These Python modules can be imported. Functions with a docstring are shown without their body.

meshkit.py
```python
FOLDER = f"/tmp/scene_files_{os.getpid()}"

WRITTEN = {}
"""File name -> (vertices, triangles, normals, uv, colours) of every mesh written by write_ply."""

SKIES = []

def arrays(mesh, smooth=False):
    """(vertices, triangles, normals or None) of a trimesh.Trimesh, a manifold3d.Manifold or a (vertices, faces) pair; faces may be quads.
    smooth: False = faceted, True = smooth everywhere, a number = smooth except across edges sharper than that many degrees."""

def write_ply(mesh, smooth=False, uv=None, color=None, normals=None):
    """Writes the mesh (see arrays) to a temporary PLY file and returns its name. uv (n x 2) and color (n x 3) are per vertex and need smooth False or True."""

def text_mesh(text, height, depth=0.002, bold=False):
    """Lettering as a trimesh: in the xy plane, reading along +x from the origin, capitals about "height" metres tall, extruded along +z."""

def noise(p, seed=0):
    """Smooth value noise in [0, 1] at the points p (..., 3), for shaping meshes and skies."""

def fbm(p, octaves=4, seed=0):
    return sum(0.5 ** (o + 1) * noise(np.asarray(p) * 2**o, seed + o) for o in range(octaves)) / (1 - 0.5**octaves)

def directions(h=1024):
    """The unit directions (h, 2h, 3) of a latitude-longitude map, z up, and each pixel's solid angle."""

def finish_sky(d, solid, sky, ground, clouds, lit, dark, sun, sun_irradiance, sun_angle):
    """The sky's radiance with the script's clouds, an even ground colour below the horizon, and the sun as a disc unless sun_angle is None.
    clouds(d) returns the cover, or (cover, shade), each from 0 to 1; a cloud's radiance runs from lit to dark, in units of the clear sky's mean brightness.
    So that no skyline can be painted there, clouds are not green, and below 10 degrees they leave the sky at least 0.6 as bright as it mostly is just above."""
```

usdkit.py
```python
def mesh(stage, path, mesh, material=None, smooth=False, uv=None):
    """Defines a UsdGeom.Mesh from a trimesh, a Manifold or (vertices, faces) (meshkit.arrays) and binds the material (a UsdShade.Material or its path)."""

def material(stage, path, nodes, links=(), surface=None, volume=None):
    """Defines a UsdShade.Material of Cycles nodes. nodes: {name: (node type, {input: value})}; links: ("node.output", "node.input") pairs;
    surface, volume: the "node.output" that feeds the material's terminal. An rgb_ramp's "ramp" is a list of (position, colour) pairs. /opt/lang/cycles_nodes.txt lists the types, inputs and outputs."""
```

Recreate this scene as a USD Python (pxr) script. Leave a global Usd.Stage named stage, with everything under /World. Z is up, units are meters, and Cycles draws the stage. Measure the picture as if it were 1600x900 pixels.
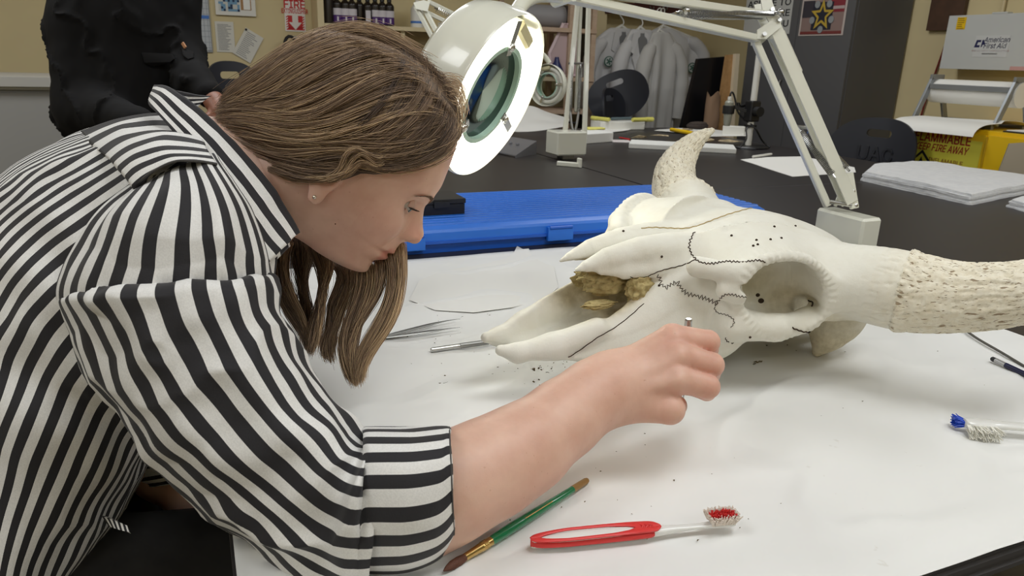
import math, random
import numpy as np, trimesh, usdkit, meshkit
from shapely.geometry import Polygon, Point, box as sbox
from shapely import affinity
from scipy.interpolate import PchipInterpolator, CubicSpline, make_interp_spline
from pxr import Usd, UsdGeom, UsdLux, UsdShade, Gf, Sdf, Vt

stage = Usd.Stage.CreateInMemory()
UsdGeom.Xform.Define(stage, '/World')
UsdGeom.Scope.Define(stage, '/World/Looks')
rng = np.random.default_rng(7)
PI = math.pi

# ------------------------------------------------------------ camera
F = 1150.0
PITCH, ROLL = math.radians(17.3), math.radians(1.8)
CAM = np.array([0, 0, 1.25])
FW = np.array([0, math.cos(PITCH), -math.sin(PITCH)])
_r = np.array([1.0, 0, 0]); _u = np.cross(_r, FW)
UP = _u * math.cos(ROLL) - _r * math.sin(ROLL)
RT = _r * math.cos(ROLL) + _u * math.sin(ROLL)
cam = UsdGeom.Camera.Define(stage, '/World/camera')
cam.CreateHorizontalApertureAttr(36.0); cam.CreateVerticalApertureAttr(20.25)
cam.CreateFocalLengthAttr(36.0 * F / 1600.0)
cam.CreateClippingRangeAttr(Gf.Vec2f(0.05, 100))
cam.CreateExposureAttr(EXPOSURE := 0.0)
cam.CreateFStopAttr(14.0); cam.CreateFocusDistanceAttr(0.95)
_m = np.eye(4); _m[:3, 0], _m[:3, 1], _m[:3, 2], _m[:3, 3] = RT, UP, -FW, CAM
cam.AddTransformOp().Set(Gf.Matrix4d(*_m.T.ravel().tolist()))

# ------------------------------------------------------------ lights
# room axes: A runs along the back wall (to the right), B away from the camera
ANG = math.radians(66.3)
A = np.array([math.sin(ANG), math.cos(ANG), 0]); B = np.array([-A[1], A[0], 0]); Z = np.array([0, 0, 1.0])
RAB = np.stack([A, B, Z], 1)
CEIL = 2.75
def ab(a, b, z=0.0): return a * A + b * B + np.array([0, 0, z])
AMIN, AMAX, BMIN, BMAX = -3.4, 4.30, -2.6, 5.75
TZ = 0.82
def rect_light(name, a, b, w, h, inten, col=(.965, .985, 1.0)):
    l = UsdLux.RectLight.Define(stage, '/World/' + name)
    l.CreateWidthAttr(w); l.CreateHeightAttr(h); l.CreateIntensityAttr(inten); l.CreateColorAttr(Gf.Vec3f(*col))
    m = np.eye(4); m[:3, 0], m[:3, 1], m[:3, 2] = A, B, Z; m[:3, 3] = ab(a, b, CEIL - 0.03)
    l.AddTransformOp().Set(Gf.Matrix4d(*m.T.ravel().tolist()))
LIGHTS = [(-1.4, 0.6, 1.0), (0.9, 0.1, 1.0), (2.9, 0.4, 1.0), (0.2, 3.3, 1.15), (2.4, 3.4, 1.1), (-1.9, 3.4, 1.2), (-1.4, -1.6, .9), (1.4, -1.7, .9)]
for i, (a, b, k) in enumerate(LIGHTS):
    rect_light('ceiling_lamp_light_%03d' % i, a, b, 1.16, 0.56, 9.1 * k)
dome = UsdLux.DomeLight.Define(stage, '/World/sky'); dome.CreateIntensityAttr(0.05); dome.CreateColorAttr(Gf.Vec3f(1, .98, .95))

# ------------------------------------------------------------ pixel rays -> points
def ray(x, y):
    x, y = np.asarray(x, float), np.asarray(y, float)
    return ((x - 800) / F)[..., None] * RT - ((y - 450) / F)[..., None] * UP + FW
def at(x, y, d): return CAM + ray(x, y) * np.asarray(d, float)[..., None]
def onz(x, y, z=TZ):
    r = ray(x, y); return CAM + r * ((z - CAM[2]) / r[..., 2])[..., None]
def onplane(x, y, n, c):
    r = ray(x, y); return CAM + r * ((c - CAM @ n) / (r @ n))[..., None]
def ona(x, y, a): return onplane(x, y, A, a)
def onb(x, y, b): return onplane(x, y, B, b)
def proj(p):
    q = np.asarray(p) - CAM; z = q @ FW
    return np.stack([800 + F * (q @ RT) / z, 450 - F * (q @ UP) / z, z], -1)

# ------------------------------------------------------------ materials
MATS = {}
def mat(name, nodes, links, surface):
    if name not in MATS:
        MATS[name] = usdkit.material(stage, '/World/Looks/' + name, nodes, links, surface=surface)
    return MATS[name]
def lin(c):
    c = np.asarray(c, float) / 255.0
    return tuple(np.where(c <= .04045, c / 12.92, ((c + .055) / 1.055) ** 2.4))
def pm(name, rgb, rough=.5, metal=0., spec=.5, var=None, bump=None, coat=0., sub=0., trans=0., ior=1.5, alpha=1., sheen=0.):
    """principled material. rgb in sRGB 0-255; var=(scale, rgb2, contrast): noise to a second colour; bump=(scale, strength, distance)"""
    if name in MATS: return MATS[name]
    P = {'base_color': lin(rgb), 'roughness': rough, 'metallic': metal, 'specular_ior_level': spec, 'coat_weight': coat, 'ior': ior}
    if sub: P |= {'subsurface_weight': sub, 'subsurface_scale': .006, 'subsurface_radius': (1, .35, .2)}
    if trans: P['transmission_weight'] = trans
    if alpha < 1: P['alpha'] = alpha
    if sheen: P |= {'sheen_weight': sheen, 'sheen_roughness': .5}
    N, L = {'g': ('geometry', {}), 'p': ('principled_bsdf', P)}, []
    if var:
        N['n'] = ('noise_texture', {'scale': var[0], 'detail': 4.0, 'roughness': .6})
        c = var[2] if len(var) > 2 else .25
        N['r'] = ('rgb_ramp', {'ramp': [(0.5 - c, lin(rgb)), (0.5 + c, lin(var[1]))]})
        L += [('g.position', 'n.vector'), ('n.fac', 'r.fac'), ('r.color', 'p.base_color')]
    if bump:
        N['bn'] = ('noise_texture', {'scale': bump[0], 'detail': 4.0, 'roughness': .6})
        N['b'] = ('bump', {'strength': bump[1], 'distance': bump[2]})
        L += [('g.position', 'bn.vector'), ('bn.fac', 'b.height'), ('b.normal', 'p.normal')]
    return mat(name, N, L, 'p.BSDF')
def emit(name, rgb, s):
    return mat(name, {'e': ('emission', {'color': lin(rgb), 'strength': s})}, [], 'e.emission')

# ------------------------------------------------------------ objects
_used = {}
def _path(parent, name):
    k = _used.get((parent, name), 0); _used[(parent, name)] = k + 1
    return parent + '/' + name + ('_%03d' % k if k else '')
def note(prim, label=None, cat=None, group=None, kind=None):
    for k, v in (('label', label), ('category', cat), ('group', group), ('kind', kind)):
        if v: prim.SetCustomDataByKey(k, v)
def va(m):
    """vertices, faces of whatever"""
    v, f, _ = meshkit.arrays(m); return v, f
class T:
    """a thing: collects its parts in world coordinates, then puts its origin at its base"""
    def __init__(self, name, label, cat, group=None, kind=None):
        self.name, self.meta, self.parts = name, (label, cat, group, kind), []
    def add(self, name, mesh, material, smooth=35, label=None, kind=None, under=None, prim=None, curves=None):
        self.parts.append([name, mesh, material, smooth, label, kind, under, prim, curves]); return len(self.parts) - 1
    def done(self, base=None):
        vs = [va(p[1])[0] for p in self.parts if p[8] is None]
        allv = np.vstack(vs); lo, hi = allv.min(0), allv.max(0)
        base = np.array([(lo[0] + hi[0]) / 2, (lo[1] + hi[1]) / 2, lo[2]]) if base is None else np.asarray(base, float)
        path = _path('/World', self.name)
        x = UsdGeom.Xform.Define(stage, path); x.AddTranslateOp().Set(Gf.Vec3d(*base.tolist()))
        note(x.GetPrim(), *self.meta)
        made = []
        for name, mesh, material, smooth, label, kind, under, prim, curves in self.parts:
            p = _path(made[under] if under is not None else path, name)
            if curves is not None:
                define_curves(p, curves[0] - base, curves[1], curves[2], material, curves[3] if len(curves) > 3 else None)
                m = stage.GetPrimAtPath(p)
            else:
                m = put(p, mesh, material, smooth, base, prim).GetPrim()
            note(m, label, None, None, kind)
            made.append(p)
        self.path, self.base = path, base
        return self
def put(path, mesh, material, smooth, base, primvars=None):
    if primvars:
        v, f = va(mesh); m = usdkit.mesh(stage, path, (v - base, f), material, smooth=bool(smooth))
        for k, val in primvars.items():
            val = np.asarray(val, np.float32)
            UsdGeom.PrimvarsAPI(m).CreatePrimvar(k, Sdf.ValueTypeNames.FloatArray, 'vertex').Set(Vt.FloatArray.FromNumpy(val))
        return m
    v, f = va(mesh)
    return usdkit.mesh(stage, path, trimesh.Trimesh(v - base, f, process=False), material, smooth=smooth)
def define_curves(path, pts, counts, widths, material, tint=None):
    c = UsdGeom.BasisCurves.Define(stage, path)
    c.CreateTypeAttr('linear'); c.CreatePointsAttr(Vt.Vec3fArray.FromNumpy(np.asarray(pts, np.float32)))
    c.CreateCurveVertexCountsAttr(Vt.IntArray.FromNumpy(np.asarray(counts, np.int32)))
    c.CreateWidthsAttr(Vt.FloatArray.FromNumpy(np.asarray(widths, np.float32))); c.SetWidthsInterpolation('vertex')
    if tint is not None:
        UsdGeom.PrimvarsAPI(c).CreatePrimvar('tint', Sdf.ValueTypeNames.FloatArray, 'vertex').Set(Vt.FloatArray.FromNumpy(np.asarray(tint, np.float32)))
    UsdShade.MaterialBindingAPI.Apply(c.GetPrim()).Bind(material)
    return c
def solo(name, mesh, material, label, cat, group=None, kind=None, smooth=35, prim=None):
    v, f = va(mesh); lo, hi = v.min(0), v.max(0)
    base = np.array([(lo[0] + hi[0]) / 2, (lo[1] + hi[1]) / 2, lo[2]])
    m = put(_path('/World', name), (v, f), material, smooth, base, prim)
    UsdGeom.Xformable(m).AddTranslateOp().Set(Gf.Vec3d(*base.tolist()))
    note(m.GetPrim(), label, cat, group, kind); return m
def setting(name, mesh, material, smooth=False):
    v, f = va(mesh); m = put(_path('/World', name), (v, f), material, smooth, np.zeros(3)); note(m.GetPrim(), None, None, None, 'structure'); return m
def copy_thing(t, base, label=None, group=None, rotz=0.0):
    src = stage.GetPrimAtPath(t.path); p = _path('/World', t.name)
    x = UsdGeom.Xform.Define(stage, p)
    x.GetPrim().GetReferences().AddInternalReference(src.GetPath()); x.GetPrim().SetInstanceable(True)
    x.ClearXformOpOrder()
    x.AddTranslateOp(opSuffix='here').Set(Gf.Vec3d(*np.asarray(base, float).tolist()))
    if rotz: x.AddRotateZOp(opSuffix='here').Set(math.degrees(rotz))
    note(x.GetPrim(), label or t.meta[0], t.meta[1], group or t.meta[2], t.meta[3])
    return x

# ------------------------------------------------------------ mesh helpers
cat = lambda *m: (lambda vs: (np.vstack([v for v, f in vs]), np.vstack([f + k for (v, f), k in zip(vs, np.cumsum([0] + [len(v) for v, f in vs[:-1]]))])))([va(x) for x in m])
def xf(m, R=None, t=None):
    v, f = va(m)
    if R is not None: v = v @ np.asarray(R).T
    if t is not None: v = v + np.asarray(t)
    return v, f
def hull(p): 
    h = trimesh.convex.convex_hull(np.asarray(p)); return np.array(h.vertices), np.array(h.faces)
def cbox(size, c=.003, R=RAB, at=(0, 0, 0), base=True):
    """box with chamfered edges, axes R, standing on 'at' (base) or centred there"""
    s = np.asarray(size, float) / 2; c = min(c, s.min() * .6)
    p = []
    for sx in (-1, 1):
        for sy in (-1, 1):
            for sz in (-1, 1):
                k = np.array([sx, sy, sz])
                for ax in range(3):
                    q = s - c; q = q.copy(); q[ax] = s[ax]; p.append(k * q)
    v, f = hull(p)
    if base: v = v + [0, 0, s[2]]
    return xf((v, f), R, at)
def bar(p, q, w, h, c=.001, side=None):
    """rectangular bar from p to q; w along 'side', h across"""
    p, q = np.asarray(p, float), np.asarray(q, float); d = q - p; L = np.linalg.norm(d); d = d / L
    s = np.asarray(side if side is not None else (Z if abs(d[2]) < .9 else A), float); s = s - d * (s @ d); s /= np.linalg.norm(s)
    return cbox((L, w, h), c, np.stack([d, s, np.cross(d, s)], 1), (p + q) / 2, base=False)
def tube(path, r, n=10, caps=True, squash=None):
    """round tube along a path with radius per point. squash=(axis vector, factor)"""
    P_ = np.asarray(path, float); r = np.broadcast_to(np.asarray(r, float), len(P_))
    t = np.gradient(P_, axis=0); t /= np.maximum(np.linalg.norm(t, axis=1, keepdims=True), 1e-12)
    a = np.array([0, 0, 1.0]) if abs(t[0][2]) < .9 else np.array([1.0, 0, 0])
    rings, u = [], None
    for i in range(len(P_)):
        u = a - t[i] * (a @ t[i]) if u is None else u - t[i] * (u @ t[i])
        u = u / np.linalg.norm(u); w = np.cross(t[i], u)
        th = np.linspace(0, 2 * PI, n, endpoint=False)
        off = (np.cos(th)[:, None] * u + np.sin(th)[:, None] * w) * r[i]
        if squash is not None:
            ax = np.asarray(squash[0], float); ax = ax / np.linalg.norm(ax); off = off - np.outer(off @ ax, ax) * (1 - squash[1])
        rings.append(P_[i] + off)
    v = np.vstack(rings); k = np.arange(n); f = []
    for i in range(len(P_) - 1):
        a0, a1, b0, b1 = i * n + k, i * n + (k + 1) % n, (i + 1) * n + k, (i + 1) * n + (k + 1) % n
        f += [np.stack([a0, a1, b1], 1), np.stack([a0, b1, b0], 1)]
    if caps:
        v = np.vstack([v, P_[0], P_[-1]]); m = len(v)
        f += [np.stack([(k + 1) % n, k, np.full(n, m - 2)], 1), np.stack([(len(P_) - 1) * n + k, (len(P_) - 1) * n + (k + 1) % n, np.full(n, m - 1)], 1)]
    return v, np.vstack(f)
def rod(p, q, r, n=10): return tube([p, q], [r, r], n)
def lathe(prof, n=32, R=np.eye(3), t=(0, 0, 0)):
    """profile of (radius, height) turned about the local z axis"""
    prof = np.asarray(prof, float); th = np.linspace(0, 2 * PI, n, endpoint=False); v, f = [], []
    for r, z in prof: v.append(np.stack([r * np.cos(th), r * np.sin(th), np.full(n, z)], 1))
    v = np.vstack(v); k = np.arange(n)
    for i in range(len(prof) - 1):
        a0, a1, b0, b1 = i * n + k, i * n + (k + 1) % n, (i + 1) * n + k, (i + 1) * n + (k + 1) % n
        f += [np.stack([a0, a1, b1], 1), np.stack([a0, b1, b0], 1)]
    return xf((v, np.vstack(f)), R, t)
def sphere(c, r, sub=2, R=None):
    m = trimesh.creation.icosphere(sub); v = np.array(m.vertices) * np.asarray(r)
    return xf((v, np.array(m.faces)), R, c)
def extrude(poly, h, R=np.eye(3), t=(0, 0, 0)):
    ms = [trimesh.creation.extrude_polygon(g, h, engine='earcut') for g in getattr(poly, 'geoms', [poly])]
    return xf(cat(*ms), R, t)
def rrect(w, h, r, n=8):
    r = min(r, w / 2.01, h / 2.01); return sbox(-w / 2 + r, -h / 2 + r, w / 2 - r, h / 2 - r).buffer(r, quad_segs=n)
def text(s, h, R, t, depth=.0008, bold=True, squeeze=1.0, center=True, shear=0.0):
    m = meshkit.text_mesh(s, h, depth, bold); v, f = va(m)
    if center: v = v - [(v[:, 0].min() + v[:, 0].max()) / 2, 0, 0]
    v = v * [squeeze, 1, 1]; v[:, 0] += shear * v[:, 1]
    return xf((v, f), R, t)
def spline(p, n):
    p = np.asarray(p, float)
    s = np.r_[0, np.cumsum(np.maximum(np.linalg.norm(np.diff(p[:, :3], axis=0), axis=1), 1e-9))]
    if len(p) == 2: return np.stack([np.interp(np.linspace(0, s[-1], n), s, c) for c in p.T], 1)
    return PchipInterpolator(s, p)(np.linspace(0, s[-1], n)) if len(p) < 3 else CubicSpline(s, p)(np.linspace(0, s[-1], n))
def grid_mesh(G, closed=False):
    """G (n, m, 3) grid of points to triangles; closed in the second direction"""
    n, m = G.shape[:2]; i, j = np.meshgrid(np.arange(n - 1), np.arange(m if closed else m - 1), indexing='ij')
    a = (i * m + j).ravel(); b = (i * m + (j + 1) % m).ravel(); c = ((i + 1) * m + (j + 1) % m).ravel(); d = ((i + 1) * m + j).ravel()
    return G.reshape(-1, 3), np.vstack([np.stack([a, b, c], 1), np.stack([a, c, d], 1)])
def normals(v, f):
    n = np.zeros_like(v); fn = np.cross(v[f[:, 1]] - v[f[:, 0]], v[f[:, 2]] - v[f[:, 0]])
    for k in range(3): np.add.at(n, f[:, k], fn)
    return n / np.maximum(np.linalg.norm(n, axis=1, keepdims=True), 1e-20)
def sheet(G, th):
    """a grid of points thickened to a closed sheet"""
    v, f = grid_mesh(G); n, m = G.shape[:2]; nn = normals(v, f)
    top, bot = v + nn * th / 2, v - nn * th / 2
    idx = np.arange(n * m).reshape(n, m)
    rim = np.r_[idx[0, :], idx[1:, -1], idx[-1, -2::-1], idx[-2:0:-1, 0]]; nx = np.roll(rim, -1); k = n * m
    return np.vstack([top, bot]), np.vstack([f, f[:, ::-1] + k, np.stack([rim, rim + k, nx + k], 1), np.stack([rim, nx + k, nx], 1)])
def fix(m):
    """outward winding"""
    t = trimesh.Trimesh(*va(m), process=False)
    if t.volume < 0: t.invert()
    return np.array(t.vertices), np.array(t.faces)

# ------------------------------------------------------------ implicit surfaces
def smin(a, b, k):
    h = np.maximum(k - np.abs(a - b), 0) / k; return np.minimum(a, b) - h * h * k * .25
def smax(a, b, k): return -smin(-a, -b, k)
def s_ell(p, c, r, R=None):
    q = p - np.asarray(c); q = q @ R if R is not None else q
    r = np.asarray(r, float); k0 = np.linalg.norm(q / r, axis=-1); k1 = np.linalg.norm(q / (r * r), axis=-1)
    return k0 * (k0 - 1) / np.maximum(k1, 1e-9)
def s_cap(p, a, b, ra, rb):
    a, b = np.asarray(a, float), np.asarray(b, float); d = b - a
    t = np.clip(((p - a) @ d) / max(d @ d, 1e-12), 0, 1)
    return np.linalg.norm(p - a - t[..., None] * d, axis=-1) - (ra + (rb - ra) * t)
def s_chain(p, pts, rs, k=0.0):
    o = None
    for i in range(len(pts) - 1):
        d = s_cap(p, pts[i], pts[i + 1], rs[i], rs[i + 1]); o = d if o is None else (smin(o, d, k) if k else np.minimum(o, d))
    return o
def snets(f, lo, hi, h, newton=1, slack=1.9):
    """surface nets of the zero set of f, evaluated only near the surface"""
    lo, hi = np.asarray(lo, float), np.asarray(hi, float)
    nb = np.ceil((hi - lo) / (4 * h)).astype(int); n = nb * 4
    ii = np.stack(np.meshgrid(*[np.arange(k) for k in nb], indexing='ij'), -1)
    dc = f((lo + (ii * 4 + 1.5) * h).reshape(-1, 3)).reshape(nb)
    act = np.abs(dc) < 4 * h * slack
    Vv = np.where(dc > 0, 1e3, -1e3).astype(np.float32)
    Vv = Vv.repeat(4, 0).repeat(4, 1).repeat(4, 2)
    m = act.repeat(4, 0).repeat(4, 1).repeat(4, 2)
    idx = np.argwhere(m)
    Vv[m] = f(lo + idx * h).astype(np.float32)
    S = Vv < 0
    cnt = np.zeros(n - 1, np.int8)
    cs = [(a, b, c) for a in (0, 1) for b in (0, 1) for c in (0, 1)]
    sl = lambda X, c: X[c[0]:n[0] - 1 + c[0], c[1]:n[1] - 1 + c[1], c[2]:n[2] - 1 + c[2]]
    for c in cs: cnt += sl(S, c)
    cells = np.argwhere((cnt > 0) & (cnt < 8))
    vals = np.stack([Vv[cells[:, 0] + c[0], cells[:, 1] + c[1], cells[:, 2] + c[2]] for c in cs], 1).astype(float)
    acc, num = np.zeros((len(cells), 3)), np.zeros(len(cells))
    for i in range(8):
        for j in range(i + 1, 8):
            ci, cj = np.array(cs[i]), np.array(cs[j])
            if np.abs(ci - cj).sum() != 1: continue
            x = (vals[:, i] < 0) != (vals[:, j] < 0)
            t = vals[:, i] / np.where(x, vals[:, i] - vals[:, j], 1); acc[x] += (ci + t[:, None] * (cj - ci))[x]; num += x
    V = lo + (cells + acc / num[:, None]) * h
    lut = np.full(n - 1, -1, np.int32); lut[tuple(cells.T)] = np.arange(len(cells))
    Fs = []
    for ax in range(3):
        e = np.zeros(3, int); e[ax] = 1; u, w = [k for k in range(3) if k != ax]
        s0 = S[tuple(slice(1, n[k] - 1) for k in range(3))]
        s1 = S[tuple(slice(1 + e[k], n[k] - 1 + e[k]) for k in range(3))]
        ed = np.argwhere(s0 != s1) + 1; ins = S[tuple(ed.T)]
        du, dw = np.zeros(3, int), np.zeros(3, int); du[u] = 1; dw[w] = 1
        q = [lut[tuple((ed - o).T)] for o in (0 * du, du, du + dw, dw)]
        q = np.stack(q, 1); q = np.where((ins ^ (ax == 1))[:, None], q, q[:, ::-1]); q = q[(q >= 0).all(1)]
        Fs += [q[:, [0, 1, 2]], q[:, [0, 2, 3]]]
    Fs = np.vstack(Fs)
    for _ in range(newton):
        d = f(V); e = h * .25
        g = np.stack([f(V + e * np.eye(3)[k]) - f(V - e * np.eye(3)[k]) for k in range(3)], 1) / (2 * e)
        V = V - np.clip(d / np.maximum((g * g).sum(1), .05), -h, h)[:, None] * g
    return fix((V, Fs))
def trace(f, x, y, d0, d1, n=160):
    """depth along the pixel rays at which the implicit surface is first met (nan if missed)"""
    r = ray(x, y); d = np.full(len(r), d0); hit = np.full(len(r), np.nan)
    rl = np.linalg.norm(r, axis=1)
    for _ in range(n):
        s = f(CAM + r * d[:, None]); new = (s < 4e-4) & np.isnan(hit); hit[new] = d[new]
        d = d + np.maximum(s, 3e-4) / rl * .7
        if (d > d1).all(): break
    return hit
# ------------------------------------------------------------ the room
wallm = pm('wall_paint', (212, 196, 152), .75, var=(1.5, (204, 188, 146)), bump=(220, .08, .002))
whitem = pm('ceiling_white', (225, 222, 212), .9)
floorm = pm('floor_vinyl', (120, 116, 108), .45, var=(9, (96, 92, 86)))
def slab(a0, a1, b0, b1, z0, z1): return cbox((a1 - a0, b1 - b0, z1 - z0), .0005, RAB, ab((a0 + a1) / 2, (b0 + b1) / 2, z0))
setting('floor', slab(AMIN - .1, AMAX + .1, BMIN - .1, BMAX + .1, -.1, 0), floorm)
setting('ceiling', slab(AMIN - .1, AMAX + .1, BMIN - .1, BMAX + .1, CEIL, CEIL + .1), whitem)
setting('wall_back', slab(AMIN - .1, AMAX + .1, BMAX, BMAX + .1, 0, CEIL), wallm)
setting('wall_right', slab(AMAX, AMAX + .1, BMIN, BMAX, 0, CEIL), wallm)
setting('wall_left', slab(AMIN - .1, AMIN, BMIN, BMAX, 0, CEIL), wallm)
setting('wall_front', slab(AMIN - .1, AMAX + .1, BMIN - .1, BMIN, 0, CEIL), wallm)
basem = pm('baseboard_rubber', (70, 66, 62), .6)
setting('baseboard_back', slab(AMIN, AMAX, BMAX - .012, BMAX, 0, .1), basem)
setting('baseboard_right', slab(AMAX - .012, AMAX, BMIN, BMAX - .012, 0, .1), basem)

# ------------------------------------------------------------ shared materials
blackm = pm('black_plastic', (26, 26, 28), .42, bump=(900, .12, .0005))
blacksoft = pm('black_matte', (18, 18, 19), .6)
darkgrey = pm('dark_grey_metal', (72, 72, 74), .5)
whitepl = pm('white_plastic', (226, 225, 218), .35)
lampw = pm('lamp_enamel', (228, 228, 214), .24, coat=.3)
steel = pm('steel', (196, 196, 194), .25, metal=1.)
steeldull = pm('steel_dull', (150, 150, 148), .42, metal=1.)
paperm = pm('paper_white', (236, 235, 230), .8)
printm = pm('print_grey', (150, 150, 150), .8)
inkm = pm('print_black', (28, 28, 32), .7)
foamm = pm('white_foam', (226, 226, 222), .85, bump=(400, .25, .001))
woodm = pm('light_wood', (176, 138, 92), .5, var=(30, (150, 112, 70)))
brownm = pm('brown_wood', (96, 66, 42), .5, var=(25, (78, 52, 34)))
creamm = pm('cream_paint', (214, 198, 158), .6)
redm = pm('sign_red', (196, 32, 36), .5)
yellowm = pm('yellow_paint', (232, 190, 20), .38)
navym = pm('navy_print', (22, 26, 78), .6)

# ------------------------------------------------------------ tables
tabm = pm('table_laminate', (44, 41, 42), .40, spec=.5, bump=(700, .10, .0006))
edgem = pm('table_edge_rubber', (62, 61, 64), .45)
legm = pm('table_leg_metal', (30, 30, 32), .5)
def table(a0, a1, b0, b1, label, front_trim=False):
    t = T('lab_table', label, 'table')
    t.add('tabletop', slab(a0, a1, b0 + .004, b1, TZ - .030, TZ), tabm, smooth=20)
    # ridged edge band: an extruded profile with three ridges
    h, d = .030, .004
    def band(p, q, out):
        zs = [-.030, -.029, -.024, -.022, -.017, -.015, -.010, -.008, -.002, 0]
        os_ = [0, d, d, d * .35, d * .35, d, d, d * .35, d, .0004]
        prof = [(o, z) for o, z in zip(os_, zs)] + [(-.001, 0), (-.001, -.03)]
        v = np.vstack([np.array([e + out * o + np.array([0, 0, TZ + z]) for o, z in prof]) for e in (p, q)])
        n = len(prof); k = np.arange(n); f = [np.stack([k, (k + 1) % n, (k + 1) % n + n], 1), np.stack([k, (k + 1) % n + n, k + n], 1)]
        f += [np.array([[0, i + 1, i] for i in range(1, n - 1)]), np.array([[n, n + i, n + i + 1] for i in range(1, n - 1)])]
        return fix((v, np.vstack(f)))
    t.add('edge_band', band(ab(a0, b0 + .004), ab(a1, b0 + .004), -B), edgem, smooth=False)
    for a in (a0 + .06, a1 - .06):
        for b in (b0 + .09, b1 - .09):
            t.add('leg', slab(a - .025, a + .025, b - .025, b + .025, 0.0, TZ - .09), legm)
    t.add('frame_rail', cat(slab(a0 + .03, a1 - .03, b0 + .07, b0 + .10, TZ - .10, TZ - .03), slab(a0 + .03, a1 - .03, b1 - .10, b1 - .07, TZ - .10, TZ - .03),
                            slab(a0 + .03, a0 + .06, b0 + .10, b1 - .10, TZ - .10, TZ - .03), slab(a1 - .06, a1 - .03, b0 + .10, b1 - .10, TZ - .10, TZ - .03)), legm)
    return t.done()
TE = 3.08
table(0.0, TE, .358, 2.137, 'near black laminate lab table covered with white paper under the skull')
table(0.25, 1.515, 2.146, 4.42, 'black laminate lab table at the back left, behind the blue case')
table(1.525, TE, 2.146, 4.42, 'black laminate lab table at the back right, with foam trays and microscope')

# ------------------------------------------------------------ paper covering
sheetm = mat('table_paper', {'g': ('geometry', {}), 'n': ('noise_texture', {'scale': 3.0, 'detail': 5.0}), 'n2': ('noise_texture', {'scale': 60.0, 'detail': 3.0}),
    'r': ('rgb_ramp', {'ramp': [(.3, lin((226, 226, 223))), (.7, lin((232, 232, 229)))]}), 's': ('rgb_ramp', {'ramp': [(.735, (1, 1, 1)), (.77, lin((200, 190, 170)))]}),
    'mx': ('mix_color', {'blend_type': 'multiply', 'fac': .2}), 'p': ('principled_bsdf', {'roughness': .62, 'specular_ior_level': .35})},
    [('g.position', 'n.vector'), ('g.position', 'n2.vector'), ('n.fac', 'r.fac'), ('n2.fac', 's.fac'), ('r.color', 'mx.a'), ('s.color', 'mx.b'), ('mx.result', 'p.base_color')], 'p.BSDF')
na, nb = 260, 230
ga, gb = np.meshgrid(np.linspace(.003, 1.285, na), np.linspace(.357, 1.522, nb), indexing='ij')
gp = np.stack([ga, gb], -1)
w1 = meshkit.fbm(np.stack([ga * 5, gb * 9, 0 * ga], -1), 3, 3)
rid = 1 - np.abs(meshkit.fbm(np.stack([ga * 3.2 + gb * 1.5, gb * 7 - ga * 2, 0 * ga + 4], -1), 3, 9) * 2 - 1)
hh = .0012 + .0035 * np.clip(rid - .80, 0, 1) / .2 + .0022 * w1
edge = np.minimum.reduce([ga - .003, 1.285 - ga, gb - .357, 1.522 - gb]); hh = hh * np.clip(edge / .03, .25, 1)
G = ga[..., None] * A + gb[..., None] * B + (TZ + hh + .0006)[..., None] * Z
solo('table_paper', fix(sheet(G, .0008)), sheetm, 'large white paper sheet spread over the near table beneath the skull', 'paper', smooth=True)
def PZ(x, y): # point on the paper
    return onz(x, y, TZ + .0035)
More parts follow.
